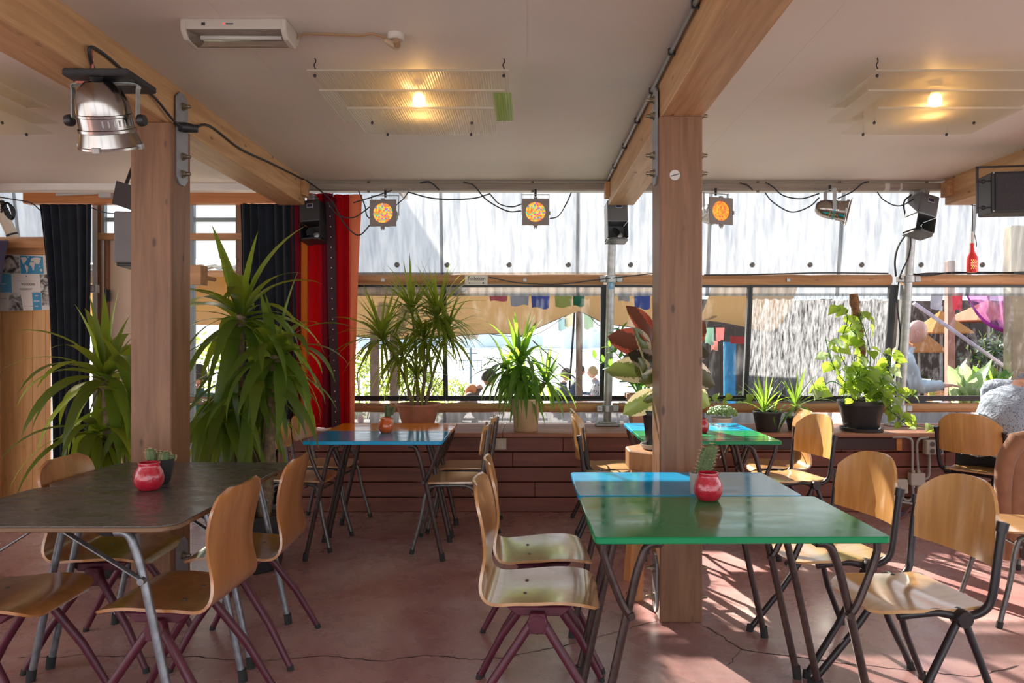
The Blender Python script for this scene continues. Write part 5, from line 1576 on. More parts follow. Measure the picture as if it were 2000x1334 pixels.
# loudspeakers
sp = thing('loudspeaker', 'black loudspeaker box hung from the beam at the right edge', 'loudspeaker', tuple(P(1985, 374, 4.7)), R(-8))
obj('cabinet', MB().bx(-.15, .17, .0, .20, -.135, .135), M['black_plastic'], sp, False, .012, 40, 2)
obj('grille', MB().bx(-.13, .15, -.008, .0, -.12, .12), plain('grille', (.030, .024, .026), .75, 0, .5, 220, .4, 300), sp, False, .004)
for (x, z) in ((-.14, .125), (-.14, -.125)): obj('screw', MB().sphere((x, -.004, z), .006, 8, 5), M['steel'], sp)
br = MB().bx(-.225, -.215, .03, .05, -.13, .18).bx(-.225, -.155, .03, .05, .075, .085).bx(-.225, -.155, .03, .05, -.10, -.09).bx(-.225, .1, .03, .05, .17, .18)
obj('wall_bracket', br, M['tube_black'], sp, False)
for z in (.08, -.095): obj('knob', MB().sphere((-.185, .04, z), .016, 10, 6), M['black_plastic'], sp)
sp = thing('loudspeaker', 'grey loudspeaker box behind the left post', 'loudspeaker', tuple(P(255, 466, 4.9)), R(12))
obj('cabinet', MB().prism([(-.065, -.13), (.075, -.13), (.10, -.10), (.10, .22), (-.065, .22)], 'z', -.18, .165), plain('grey_cabinet', (.16, .145, .155), .55, 0, .08, 10), sp, False, .012, 40, 2)
obj('base_rim', MB().bx(-.05, .08, -.12, .20, -.20, -.18), M['black_plastic'], sp, False, .004)
pn = thing('angled_board', 'dark angled board hung above the grey loudspeaker', 'board', tuple(P(238, 380, 4.9)), R(0))
obj('board', MB().box(.03, 0, -.01, .25, .012, .16, Matrix.Rotation(R(-25), 3, 'Z') @ Matrix.Rotation(R(17), 3, 'Y')), plain('dark_board_face', (.035, .028, .032), .5), pn, False, .002)
obj('arm', MB().tube([(.02, .02, .08), (.06, .1, .32)], .012, 8), M['tube_black'], pn)

# red bottle lamp on its flex
yb = 5.79
bt = thing('bottle_lamp', 'red bottle lamp hanging on a black flex before the right window', 'pendant lamp', tuple(P(1899, 532, yb)))
obj('bottle', MB().lathe([(.036, 0), (.041, .006), (.041, .10), (.037, .125), (.018, .165), (.014, .20), (.015, .235), (.012, .235)], 22), plain('red_bottle', (.80, .05, .05), .15, 0, 0, 20, 0, 80, .5, .4), bt)
obj('sock', MB().lathe([(.012, .19), (.013, .31), (.009, .33)], 12), M['white_paint'], bt)
obj('tail_cord', MB().tube(smoothpts([(0, 0, .33), (.02, 0, .30), (.035, 0, .23), (.03, 0, .20)], 4), .003, 6), M['cable'], bt)
lt = MB()
for i in range(7):
    for k in range(4): lt.sphere((-.026 + .013 * k + .005 * (i % 2), -.040 + .004 * abs(k - 1.5), .03 + .011 * i), .0035, 6, 4)
obj('led_dots', lt, emit('amber_dots', (1.0, .55, .10), .9), bt)
obj('flex', MB().tube([(0, 0, .32), (.002, 0, .45), (0, 0, 2.492 - PZ(532, 5.79))], .004, 6), M['cable'], bt)

# cables draped round the rail
def CB(pts, r, mat, label, y=5.84, name='cable'):
    return put(cable(name, [P(a, b_, y if len(p) == 2 else p[2]) for p in pts for a, b_ in [p[:2]]], r, mat, label))
CB([(598, 352), (625, 372), (650, 395), (668, 430), (690, 455), (705, 458), (722, 440)], .0055, M['cable'], 'black cable sagging over the red curtain to the first stage light')
CB([(640, 395), (660, 420), (690, 425), (712, 412), (722, 404)], .005, M['cable'], 'shorter black cable across the tied red curtain')
CB([(700, 372), (712, 400), (716, 420), (724, 428)], .005, M['cable_blue'], 'pair of dark cables dropping at the left side of the first stage light')
CB([(690, 396), (730, 384), (765, 372)], .005, M['cable'], 'black cable rising to the rail above the first stage light')
CB([(772, 402), (788, 388), (798, 374)], .0045, M['cable'], 'black cable looping right from the first stage light')
CB([(796, 375), (850, 388), (920, 388), (958, 378)], .0055, M['cable'], 'long black cable sagging between the two multicoloured stage lights')
CB([(820, 357), (840, 356), (858, 371)], .006, M['cable'], 'black cable bent over the rail left of centre')
CB([(905, 356), (925, 362), (950, 390), (990, 412), (1018, 412)], .0055, M['cable'], 'black cable running down to the left side of the central stage light')
CB([(957, 379), (975, 398), (1000, 404), (1020, 398)], .005, M['cable'], 'short black loop left of the central stage light')
CB([(1074, 427), (1090, 422), (1105, 400), (1116, 376)], .005, M['cable'], 'black cable rising right of the central stage light')
CB([(1445, 357), (1460, 362), (1470, 371)], .006, M['cable'], 'black cable bent over the rail right of the sticker post')
CB([(1495, 356), (1510, 365), (1530, 382), (1565, 388), (1600, 378)], .0055, M['cable'], 'black cable running from the rail to the sideways can')
CB([(1494, 376), (1510, 395), (1545, 414), (1580, 404), (1600, 386)], .0055, M['cable_blue'], 'blue black cable sagging below the sideways can')
CB([(1636, 388), (1665, 374), (1685, 358), (1697, 355)], .0055, M['cable'], 'black cable climbing right of the sideways can')
CB([(1713, 375), (1728, 392), (1758, 402), (1795, 382)], .005, M['cable'], 'thin black cable swinging to the leaning pole')
CB([(1780, 380, 5.98), (1765, 400, 5.98), (1778, 460, 6.0), (1775, 500, 6.05), (1758, 540, 6.10), (1752, 590, 6.15), (1758, 650, 6.2), (1752, 700, 6.24), (1745, 740, 6.26)], .007, M['cable'], 'black cable winding down the leaning pole')
CB([(1775, 450, 5.98), (1755, 480, 6.0), (1748, 510, 6.02), (1750, 540, 6.05)], .008, M['cable'], 'loose loop of cable left of the leaning pole')
for k in range(3):
    CB([(1772, 533 + 3 * k, 6.12), (1810, 538 - 2 * k, 6.12), (1860, 532 + k, 6.12), (1920, 534 - k, 6.12), (2010, 531 + 2 * k, 6.12)], .007, M['cable'], ['topmost', 'middle', 'lowest'][k] + ' of three black cables lying on the right upper log')
CB([(1375, 537, 6.13), (1480, 536, 6.13), (1600, 533, 6.13), (1735, 534, 6.13)], .006, M['cable'], 'black cable lying along the upper log right of the sticker post')
CB([(955, 541, 6.08), (1010, 552, 6.08), (1090, 555, 6.08), (1170, 546, 6.08), (1275, 534, 6.08)], .0045, M['cable'], 'thin black cable sagging right of the toilet sign')
CB([(1888, 398, 5.9), (1905, 402, 5.8), (1925, 405, 5.5), (1945, 404, 5.3)], .004, M['cable'], 'black wire from the bottle lamp to the hanging loudspeaker')
CB([(0, 385, 6.0), (30, 390, 6.0), (60, 396, 6.0), (80, 412, 6.0)], .005, M['cable'], 'thin cable above the poster wall')
for k in range(3):
    CB([(0 + 3 * k, 392, 5.9), (12 + 4 * k, 420, 5.9), (25, 428, 5.9), (28 - 3 * k, 410, 5.9), (14, 396, 5.9), (2, 405 + 5 * k, 5.9)], .008, M['cable'], ['outer', 'middle', 'inner'][k] + ' coil of dark cable hung at the upper left corner')
CB([(176, 405, 6.1), (210, 416, 6.05), (262, 416, 5.9)], .004, M['cable_blue'], 'thin wire slung in front of the door pane at left')
# clipped conduit along the centre beam
cd_ = put(cable('conduit', [(.642, y, 2.672) for y in (1.2, 2.0, 3.0, 4.0, 5.0, 5.86)], .011, plain('grey_conduit', (.20, .19, .19), .4, .3), 'grey conduit clipped along the beam over the sticker post'))
for i, y in enumerate((2.3, 2.75, 3.2, 3.7, 4.2, 4.75, 5.3)):
    obj('clip', MB().box(.003, y - 1.2, .002, .034, .014, .034), M['black_plastic'], cd_, False, .003)

# sockets, boxes and pipes on the bench front
yf = YBN - .004
def fb(px, py): return Vector((PXX(px, yf), yf, PZ(py, yf)))
t = thing('wall_socket', 'beige four way socket box high on the plank bench', 'socket', tuple(fb(1817, 872)))
obj('box', MB().box(0, -.035, 0, .135, .07, .115), M['beige'], t, False, .008, 40, 2)
for sx in (-1, 1):
    for sz in (-1, 1):
        c = (sx * .030 + .006, -.0705, sz * .028)
        o = obj('outlet', MB().lathe([(.024, -.002), (.024, .003), (.020, .003), (.018, -.004)], 18, c, Matrix.Rotation(R(90), 3, 'X'), True, True), M['grey_plastic'], t)
        obj('outlet_well', MB().lathe([(.018, 0), (.018, .0035)], 16, c, Matrix.Rotation(R(90), 3, 'X')), plain('socket_well', (.12, .10, .09), .6), o)
t = thing('junction_box', 'beige junction box with cable glands low on the plank bench', 'junction box', tuple(fb(1786, 934)))
obj('box', MB().box(0, -.03, 0, .115, .06, .10), M['beige'], t, False, .006, 40, 2)
for (x, z) in ((-.025, .058), (.018, .058), (-.025, -.058), (.018, -.058)):
    obj('gland', MB().lathe([(.013, -.012), (.013, .012)], 8, (x, -.03, z)), M['beige'], t)
t = thing('switch_box', 'beige switch box with hinged cover left of the junction box', 'switch box', tuple(fb(1755, 948)))
obj('box', MB().box(0, -.025, 0, .10, .05, .115), M['beige'], t, False, .006, 40, 2)
obj('cover', MB().box(.006, -.054, -.008, .085, .012, .09), M['beige'], t, False, .004)
obj('mark', MB().box(-.018, -.0605, -.01, .008, .002, .014), M['black_plastic'], t, False)
for x in (-.025, .012): obj('gland', MB().lathe([(.012, -.012), (.012, .012)], 8, (x, -.025, -.066)), M['beige'], t)
def pipe(pts, label, r=.0095):
    return put(cable('conduit_pipe', [fb(a, b_) + Vector((0, -.024, 0)) for a, b_ in pts], r, M['grey_plastic'], label, 8))
pipe([(1740, 853), (1765, 853), (1777, 858), (1779, 875), (1779, 918)], 'grey pipe bending down to the junction box, left of two')
pipe([(1810, 853), (1793, 856), (1788, 866), (1788, 880), (1790, 918)], 'grey pipe running up from the junction box, right of two')
pipe([(1812, 886), (1812, 915), (1810, 930), (1801, 936)], 'grey pipe between the four way socket and the junction box')
pipe([(1780, 948), (1780, 968), (1773, 976), (1763, 974), (1758, 965)], 'grey hose looping under the switch box')
pipe([(1750, 965), (1756, 978), (1775, 982), (1790, 988)], 'grey hose leaving the switch box toward the floor')
pipe([(1790, 948), (1791, 970), (1791, 985)], 'grey pipe dropping from the junction box')
bc = thing('cable_bundle', 'blue and grey cable bundle lying at the foot of the bench', 'cable', (PXX(1765, 5.7), 5.7, 0.0))
for k, c in enumerate(((.05, .09, .2), (.12, .12, .13), (.2, .06, .06))):
    obj('strand', MB().tube(smoothpts([(.10, .07, .05), (.02, .02 - .01 * k, .018), (-.06, -.06 - .02 * k, .010), (-.14, -.12 - .02 * k, .010)], 4), .009, 6), plain('strand_%d' % k, c, .5), bc)
t = thing('wall_socket', 'beige double socket on the bench behind the school chairs', 'socket', tuple(fb(974, 866)))
obj('box', MB().box(0, -.025, 0, .125, .05, .09), M['beige'], t, False, .006, 40, 2)
obj('cover', MB().box(.022, -.054, 0, .07, .012, .075), M['beige'], t, False, .004)
t = thing('light_switch', 'small grey switch box on the door post at left', 'switch', tuple(P(183, 564, 6.22)))
obj('box', MB().box(0, 0, 0, .075, .06, .07), M['grey_plastic'], t, False, .006)
obj('rocker', MB().box(0, -.033, 0, .03, .008, .04), M['white_paint'], t, False, .002)
t = thing('wooden_block', 'plain wooden block fixed beside the left post', 'block', tuple(P(388, 538, 4.6)))
obj('block', MB().box(0, 0, 0, .075, .10, .125), M['log'], t, False, .003)
obj('peg', MB().tube([(-.03, .05, 0), (-.03, .30, 0)], .015, 8), M['log'], t)

# text helper
def text(body, size, loc, mat, parent, rot=(90, 0, 0), align='CENTER', ext=.0004, name='lettering', sx=1.0):
    cu = bpy.data.curves.new(name, 'FONT'); cu.body = body; cu.size = size; cu.align_x = align; cu.align_y = 'CENTER'; cu.extrude = ext
    cu.materials.append(mat)
    o = bpy.data.objects.new(name, cu); COL.objects.link(o)
    me = bpy.data.meshes.new_from_object(o.evaluated_get(bpy.context.evaluated_depsgraph_get()))
    bpy.data.objects.remove(o); me.name = name; me.materials.clear(); me.materials.append(mat)
    o = bpy.data.objects.new(name, me); COL.objects.link(o); o.parent = parent
    o.location = loc; o.rotation_euler = tuple(R(a) for a in rot); o.scale = (sx, 1, 1); return o
ink = plain('black_ink', (.012, .011, .010), .6)
# toilet sign
ysn = yw(zu) - .088
sg = thing('toilet_sign', 'small white sign lettered Toiletten with an arrow, on the upper log', 'sign', tuple(P(930, 547, ysn)))
obj('plate', MB().box(0, 0, 0, .195, .006, .085), plain('enamel', (.72, .66, .54), .35), sg, False, .002)
text('Toiletten', .049, (.002, -.0042, .012), ink, sg, sx=.86)
ar = MB().prism([(-.070, -.026), (-.050, -.018), (-.052, -.024), (.052, -.024), (.058, -.019), (.070, -.019), (.066, -.026), (.070, -.033), (.058, -.033), (.052, -.028), (-.052, -.028), (-.050, -.034)], 'y', -.0045, -.003)
obj('arrow', ar, ink, sg, False)
for x in (-.088, .088):
    for z in (-.034, .034): obj('screw', MB().sphere((x, -.003, z), .0035, 6, 4), M['steel'], sg)
# round sticker on the post
stk = thing('round_sticker', 'round pale sticker with a scribbled word on the post', 'sticker', (PXX(1318, YC), YC - .0008, PZ(342, YC)))
obj('disc', MB().lathe([(.0255, 0), (.0255, .0012)], 28, (0, 0, 0), Matrix.Rotation(R(90), 3, 'X')), plain('sticker_paper', (.60, .55, .50), .5), stk, False)
obj('scribble', MB().tube([(-.021 + .042 * i / 30, -.0016, -.006 + .012 * i / 30 + .0035 * math.sin(i * 2.1)) for i in range(31)], .0010, 4), ink, stk)

# poster
ypo = 6.225
pc = P(44, 553, ypo)
po = thing('poster', 'blue and white poster with a world map and photographs on the plank wall', 'poster', tuple(pc))
def pp_(px, py): v_ = P(px, py, ypo) - pc; return (v_.x, v_.z)
paper = plain('poster_paper', (.66, .60, .55), .45); pblue = plain('poster_blue', (.03, .24, .42), .45); pblue2 = plain('poster_light_blue', (.10, .34, .52), .45)
def photo(name, scale, seed):
    m, nt, b = newmat(name)
    tc = nt.nodes.new('ShaderNodeTexCoord'); mp = nt.nodes.new('ShaderNodeMapping'); mp.inputs['Location'].default_value = (seed, seed * 2, 0)
    nt.links.new(tc.outputs['Object'], mp.inputs['Vector'])
    n = nt.nodes.new('ShaderNodeTexNoise'); n.inputs['Scale'].default_value = scale; n.inputs['Detail'].default_value = 5; n.inputs['Distortion'].default_value = 1.2
    nt.links.new(mp.outputs[0], n.inputs['Vector'])
    r = nt.nodes.new('ShaderNodeValToRGB'); r.color_ramp.elements[0].position = .38; r.color_ramp.elements[1].position = .62
    r.color_ramp.elements[0].color = (.03, .028, .028, 1); r.color_ramp.elements[1].color = (.58, .54, .50, 1)
    nt.links.new(n.outputs['Fac'], r.inputs['Fac']); nt.links.new(r.outputs['Color'], b.inputs['Base Color']); return m
def quad(name, pts, mat, lift):
    return obj(name, MB().prism([pp_(*p) for p in pts], 'y', -lift - .0004, -lift), mat, po, False)
obj('sheet', MB().prism([pp_(*p) for p in ((0, 608), (102, 605), (99, 499), (4, 497))], 'y', -.002, 0), paper, po, False)
ph1, ph2, ph3 = photo('grey_photo_a', 13, 1.0), photo('grey_photo_b', 16, 4.0), photo('grey_photo_c', 11, 8.0)
quad('photo', [(1, 534), (40, 534), (38, 499), (4, 498)], ph1, .002)
mapq = quad('map_field', [(41, 535), (86, 535), (84, 501), (39, 499)], pblue, .002)
quad('photo', [(80, 571), (100, 571), (98, 536), (78, 536)], ph2, .002)
quad('blue_field', [(1, 571), (24, 571), (22, 535), (1, 534)], pblue2, .002)
quad('photo', [(17, 607), (46, 607), (40, 571), (19, 571)], ph3, .002)
quad('photo', [(83, 597), (101, 596), (100, 572), (82, 572)], ph2, .002)
quad('blue_field', [(65, 606), (82, 605), (81, 571), (63, 571)], pblue, .002)
s = 110 / 1174.0
def zz(pts): return [pp_(a * s, 490 + b_ * s) for a, b_ in pts]
land = MB()
for pts in ([(430, 150), (460, 135), (540, 130), (570, 170), (545, 215), (520, 250), (495, 255), (515, 285), (500, 285), (470, 240), (455, 190)],
            [(570, 115), (612, 120), (590, 150)],
            [(530, 290), (575, 315), (598, 350), (585, 390), (572, 460), (558, 455), (552, 400), (525, 340)],
            [(645, 180), (680, 150), (760, 135), (855, 155), (850, 185), (835, 190), (835, 230), (815, 290), (795, 265), (770, 290), (750, 260), (720, 250), (700, 215), (640, 225)],
            [(635, 240), (690, 235), (735, 260), (722, 330), (712, 400), (690, 415), (672, 350), (660, 315), (625, 300), (620, 265)],
            [(830, 400), (860, 368), (890, 400), (880, 430), (850, 425)], [(805, 320), (840, 325), (835, 340)]):
    land.prism(zz(pts), 'y', -.0032, -.0026)
obj('continents', land, paper, mapq, False)
def pt(body, px, py, size, mat, sx=1.0):
    x, z = pp_(px, py); return text(body, size, (x, -.0034, z), mat, po, sx=sx)
pt('9500000', 55.5, 555.5, .030, ink, 1.15)
pt('TOODERLICHT', 51, 565, .022, ink, .72)
text('9', .022, (pp_(51.5, 540)[0], -.0034, pp_(51.5, 540)[1]), ink, po)
x, z = pp_(52, 549); obj('rule', MB().box(x, -.003, z, .17, .0006, .0016), ink, po, False)
for (px, py, w_) in ((7, 554.5, .05), (72, 578, .03), (72, 588, .05), (72, 598, .025)):
    x, z = pp_(px, py); obj('text_line', MB().box(x, -.003, z, w_, .0006, .006), paper, po, False)
for (px, py, w_) in ((8, 583, .05), (57, 598, .09), (92, 512, .03), (92, 520, .03)):
    x, z = pp_(px, py); obj('text_line', MB().box(x, -.003, z, w_, .0006, .004), ph1, po, False)
# ================================================================ people
def skin_mesh(name, joints, edges, mat, sub=2, root=0):
    me = bpy.data.meshes.new(name)
    me.from_pydata([j[:3] for j in joints], edges, [])
    o = bpy.data.objects.new(name, me); COL.objects.link(o)
    sk = o.modifiers.new('skin', 'SKIN'); sk.use_smooth_shade = True
    for i, j in enumerate(joints):
        d = me.skin_vertices[0].data[i]; r = j[3]
        d.radius = r if isinstance(r, tuple) else (r, r); d.use_root = (i == root)
    ss = o.modifiers.new('sub', 'SUBSURF'); ss.levels = sub; ss.render_levels = sub
    dg = bpy.context.evaluated_depsgraph_get()
    m2 = bpy.data.meshes.new_from_object(o.evaluated_get(dg))
    bpy.data.objects.remove(o); m2.materials.clear(); m2.materials.append(mat)
    m2.polygons.foreach_set('use_smooth', [True] * len(m2.polygons))
    m2.name = name; return m2
def head_mb(c, s, yaw=0.0, pitch=0.0):
    """head facing local +Y with brow, nose, chin, ears"""
    mb = MB(); n, m_ = 20, 16
    q = Matrix.Rotation(yaw, 3, 'Z') @ Matrix.Rotation(pitch, 3, 'X')
    v = []
    for i in range(m_ + 1):
        ph = PI * i / m_; z = -math.cos(ph)
        for k in range(n):
            a = 2 * PI * k / n; r0 = math.sin(ph)
            x, y = math.cos(a) * r0 * .074, math.sin(a) * r0 * .092
            if z < 0: x *= 1 + .28 * z; y *= 1 + .16 * z
            front = max(0, math.sin(a)) ** 8
            if -.45 < z < .12: y += front * .016 * (1 - abs(z + .18) / .33 if abs(z + .18) < .33 else 0)
            if abs(z - .18) < .12: y -= max(0, math.sin(a)) ** 2 * .004
            v.append(Vector(c) + (q @ Vector((x, y, z * .112 + .0))) * s)
    f = [(i * n + k, i * n + (k + 1) % n, (i + 1) * n + (k + 1) % n, (i + 1) * n + k) for i in range(m_) for k in range(n)]
    mb.add(v, f)
    for sx in (-1, 1):
        mb.sphere(Vector(c) + (q @ Vector((sx * .074, -.006, -.012))) * s, .022 * s, 8, 6, (.4, .7, 1.25))
        mb.sphere(Vector(c) + (q @ Vector((sx * .029, .083, .014))) * s, .0095 * s, 8, 6)
    mb.sphere(Vector(c) + (q @ Vector((0, .085, -.055))) * s, .016 * s, 8, 6, (1.3, .5, .35))
    return mb
def seated(loc, face, label, shirt, trousers, hair, lean=.12, head_yaw=0.0, head_pitch=0.0, seat=.46, s=1.0, arms='table', bulk=1.0, bald=False, skin=None, sub=2, shoes=True, roll=0.0):
    """a sitting person looking along local +Y; hips above the local origin"""
    H = seat + .09
    ly = lambda z: (z - H) * lean
    lx = lambda z: (z - H) * roll
    def T(x, y, z): return (x + lx(z), y + ly(z), z)
    kb = .80
    J = [T(0, 0, H) + ((.15 * bulk * kb, .115 * bulk * kb),), T(0, -.015, H + .16) + ((.145 * bulk * kb, .11 * bulk * kb),), T(0, -.02, H + .32) + ((.155 * bulk * kb, .112 * bulk * kb),), T(0, -.005, H + .42) + ((.10 * bulk * kb, .07 * bulk * kb),), T(0, .012, H + .52) + (.057,), T(0, .03, H + .60) + (.055,)]
    E = [(0, 1), (1, 2), (2, 3), (3, 4), (4, 5)]
    def chain(a, pts):
        for p in pts: J.append(p); E.append((a, len(J) - 1)); a = len(J) - 1
        return a
    kn = seat + .06
    hands = []
    for sx in (-1, 1):
        chain(0, [(sx * .09, .05, H - .01, .085), (sx * .12, .24, kn + .01, .078), (sx * .13, .43, kn, .062), (sx * .13, .445, kn - .12, .056), (sx * .13, .40, .10, .040), (sx * .13, .42, .05, .040), (sx * .135, .54, .03, .030)])
        sh = T(sx * .185 * bulk ** .5, -.005, H + .435)
        el = (sx * .21 + lx(H + .3), sh[1] + .10, H + .19); ha = (sx * .12, sh[1] + .34, H + .20)
        if arms == 'lap': el = (sx * .25 + lx(H + .2), sh[1] + .04, H + .17); ha = (sx * .12, sh[1] + .22, H + .07)
        w_ = chain(3, [sh + (.042,), (el[0], el[1], el[2], .044), ((el[0] + ha[0]) / 2, (el[1] + ha[1]) / 2, (el[2] + ha[2]) / 2, .038), ha + (.028,)])
        d = Vector(ha) - Vector(el); d.normalize()
        side = d.cross(Vector((0, 0, 1))).normalized()
        palm = chain(w_, [tuple(Vector(ha) + d * .05) + ((.030, .018),), tuple(Vector(ha) + d * .085) + ((.032, .015),)])
        for k in range(4):
            o_ = side * (k - 1.5) * .019
            L = (.062, .072, .068, .052)[k]
            b0 = Vector(ha) + d * .095 + o_
            chain(palm, [tuple(b0) + (.0085,), tuple(b0 + d * L * .55 - Vector((0, 0, .008))) + (.0078,), tuple(b0 + d * L - Vector((0, 0, .024))) + (.0065,)])
        th = Vector(ha) + d * .03
        chain(w_, [tuple(th - side * sx * .03 + d * .01) + (.010,), tuple(th - side * sx * .045 + d * .045 - Vector((0, 0, .01))) + (.008,)])
    me = skin_mesh('person', J, E, skin or M['skin'], sub)
    root = bpy.data.objects.new('person', me); COL.objects.link(root)
    tag(root, label, 'person')
    root.location = loc; root.rotation_euler = (0, 0, R(face - 90)); root.scale = (s, s, s)
    hc = T(0, .055, H + .70)
    # join the head into the body mesh
    hm = mesh_of('head_tmp', head_mb(hc, 1.04, head_yaw, head_pitch), None)
    bm = bmesh.new(); bm.from_mesh(me); bm.from_mesh(hm); bm.to_mesh(me); bm.free(); bpy.data.meshes.remove(hm)
    me.polygons.foreach_set('use_smooth', [True] * len(me.polygons))
    # clothes
    def grow(r, k):
        return tuple(x * k + .022 for x in r) if isinstance(r, tuple) else r * k + .022
    sb = MB(); rings = []; nn = 22
    for (dz, rx, ry, dy) in ((-.035, .180, .140, 0), (.0, .182, .142, -.005), (.10, .178, .138, -.015), (.20, .182, .138, -.022), (.30, .190, .138, -.025), (.38, .196, .125, -.018), (.43, .185, .110, -.010), (.465, .150, .092, -.002), (.495, .098, .076, .006), (.53, .072, .070, .014), (.555, .070, .068, .02)):
        c = Vector(T(0, dy, H + dz)); wr = 1 + .02 * math.sin(dz * 40)
        if dz > .48: bk = 1.0
        else: bk = bulk
        rings += [c + Vector((math.copysign(abs(math.cos(2 * PI * k / nn)) ** .85, math.cos(2 * PI * k / nn)) * rx * bk * wr, math.copysign(abs(math.sin(2 * PI * k / nn)) ** .9, math.sin(2 * PI * k / nn)) * ry * bk * wr, .012 * math.sin(k * 2.3) * (dz < -.03))) for k in range(nn)]
    sb.add(rings, [(i * nn + k, i * nn + (k + 1) % nn, (i + 1) * nn + (k + 1) % nn, (i + 1) * nn + k) for i in range(10) for k in range(nn)])
    for sx in (-1, 1):
        sh = T(sx * .185 * bulk ** .5, -.005, H + .435)
        el = (sx * .21 + lx(H + .3), sh[1] + .10, H + .19); ha = (sx * .12, sh[1] + .34, H + .20)
        if arms == 'lap': el = (sx * .21 + lx(H + .3), sh[1] + .04, H + .17); ha = (sx * .12, sh[1] + .22, H + .07)
        S0 = Vector(T(sx * .06, -.005, H + .43))
        pth = smoothpts([S0, Vector(sh) + Vector((0, 0, .0)), Vector(sh).lerp(Vector(el), .5), el, Vector(el).lerp(Vector(ha), .5), Vector(el).lerp(Vector(ha), .9)], 4)
        npt = len(pth)
        sb.tube(pth, [(.078 - .030 * i / (npt - 1)) * (1 + .04 * math.sin(i * 1.9)) for i in range(npt)], 14)
    obj('shirt', sb, shirt, root, True, 0, 70)
    Jt = [(0, 0, H - .015, (.158 * bulk, .125 * bulk))]; Et = []
    for sx in (-1, 1):
        n0 = len(Jt)
        Jt += [(sx * .09, .05, H - .01, .098), (sx * .12, .24, kn + .01, .090), (sx * .13, .43, kn, .074), (sx * .13, .445, kn - .12, .070), (sx * .13, .40, .11, .056)]
        Et += [(0, n0)] + [(n0 + i, n0 + i + 1) for i in range(4)]
    obj('trousers', skin_mesh('trousers', Jt, Et, trousers, sub), None, root)
    if shoes:
        for sx in (-1, 1):
            obj('shoe', MB().sphere((sx * .135, .475, .045), .075, 12, 8, (.62, 1.55, .58)), M['black_plastic'], root)
    q = Matrix.Rotation(head_yaw, 3, 'Z') @ Matrix.Rotation(head_pitch, 3, 'X')
    if not bald:
        hb = MB(); n, m_ = 18, 10; v = []
        for i in range(m_ + 1):
            ph = PI * .62 * i / m_; z = math.cos(ph)
            for k in range(n):
                a = 2 * PI * k / n; cut = max(0, math.sin(a)) ** 2
                ph2 = ph * (1 - .45 * cut); z2 = math.cos(ph2); r0 = math.sin(ph2)
                w_ = 1 + .05 * math.sin(k * 5 + i * 3)
                v.append(Vector(hc) + (q @ Vector((math.cos(a) * r0 * .088 * w_, math.sin(a) * r0 * .106 * w_ - .006, z2 * .132 + .002))) * 1.04)
        f = [(i * n + k, i * n + (k + 1) % n, (i + 1) * n + (k + 1) % n, (i + 1) * n + k) for i in range(m_) for k in range(n)]
        hb.add(v, f); obj('hair', hb, hair, root)
    return root
def dotted(name, base, dot, scale=95):
    m, nt, b = newmat(name)
    tc = nt.nodes.new('ShaderNodeTexCoord'); v = nt.nodes.new('ShaderNodeTexVoronoi'); v.inputs['Scale'].default_value = scale
    nt.links.new(tc.outputs['Object'], v.inputs['Vector'])
    r = nt.nodes.new('ShaderNodeValToRGB'); r.color_ramp.elements[0].position = .24; r.color_ramp.elements[1].position = .30
    r.color_ramp.elements[0].color = tuple(dot) + (1,); r.color_ramp.elements[1].color = tuple(base) + (1,)
    nt.links.new(v.outputs['Distance'], r.inputs['Fac']); nt.links.new(r.outputs['Color'], b.inputs['Base Color']); b.inputs['Roughness'].default_value = .8
    n = nt.nodes.new('ShaderNodeTexNoise'); n.inputs['Scale'].default_value = 9; n.inputs['Detail'].default_value = 4; n.inputs['Distortion'].default_value = 1.5
    nt.links.new(tc.outputs['Object'], n.inputs['Vector'])
    bp = nt.nodes.new('ShaderNodeBump'); bp.inputs['Strength'].default_value = .6; bp.inputs['Distance'].default_value = .03
    nt.links.new(n.outputs['Fac'], bp.inputs['Height']); nt.links.new(bp.outputs[0], b.inputs['Normal'])
    return m
hair_d = plain('dark_hair', (.03, .022, .018), .7); hair_b = plain('blond_hair', (.36, .24, .12), .7); hair_g = plain('grey_brown_hair', (.16, .12, .09), .7)
jean = plain('dark_trousers', (.018, .02, .028), .85); navy = plain('navy_shirt', (.03, .045, .08), .85)
man = seated((3.41, 5.22, .03), 36, 'bald man in a pale dotted shirt sitting by the right window, leaning right', dotted('dotted_shirt', (.33, .39, .50), (.03, .04, .10)), jean, None, .30, -.25, -.25, .47, 1.0, 'table', 1.18, True, plain('tanned_skin', (.60, .30, .20), .5), roll=.30)

# ================================================================ outside
GZ = -.50
M['deckwood'] = plain('grey_deck', (.34, .32, .30), .8, 0, .2, 4)
gr = obj('ground', MB().bx(-30, 40, 6.62, 30, GZ - .2, GZ), M['deckwood'], None, False); gr['kind'] = 'structure'
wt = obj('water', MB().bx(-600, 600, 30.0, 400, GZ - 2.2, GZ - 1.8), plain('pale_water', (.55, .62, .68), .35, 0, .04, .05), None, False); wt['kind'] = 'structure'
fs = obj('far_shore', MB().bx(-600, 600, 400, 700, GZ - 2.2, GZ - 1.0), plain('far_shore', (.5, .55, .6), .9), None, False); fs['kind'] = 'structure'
hz = [plain('haze_tinted_wall_%d' % i, c, .9) for i, c in enumerate(((.60, .66, .72), (.64, .69, .74), (.56, .63, .70)))]  # distance haze is put into these pale wall colours
lab = ['low hazy block across the water behind the bushy yucca', 'wide hazy block across the water left of the mast', 'tall hazy tower across the water behind the terrace post', 'stepped hazy block across the water right of the mast', 'long low hazy warehouse across the water behind the rubber plant', 'hazy block across the water behind the dragon tree', 'hazy square block across the water beside the steel pole']
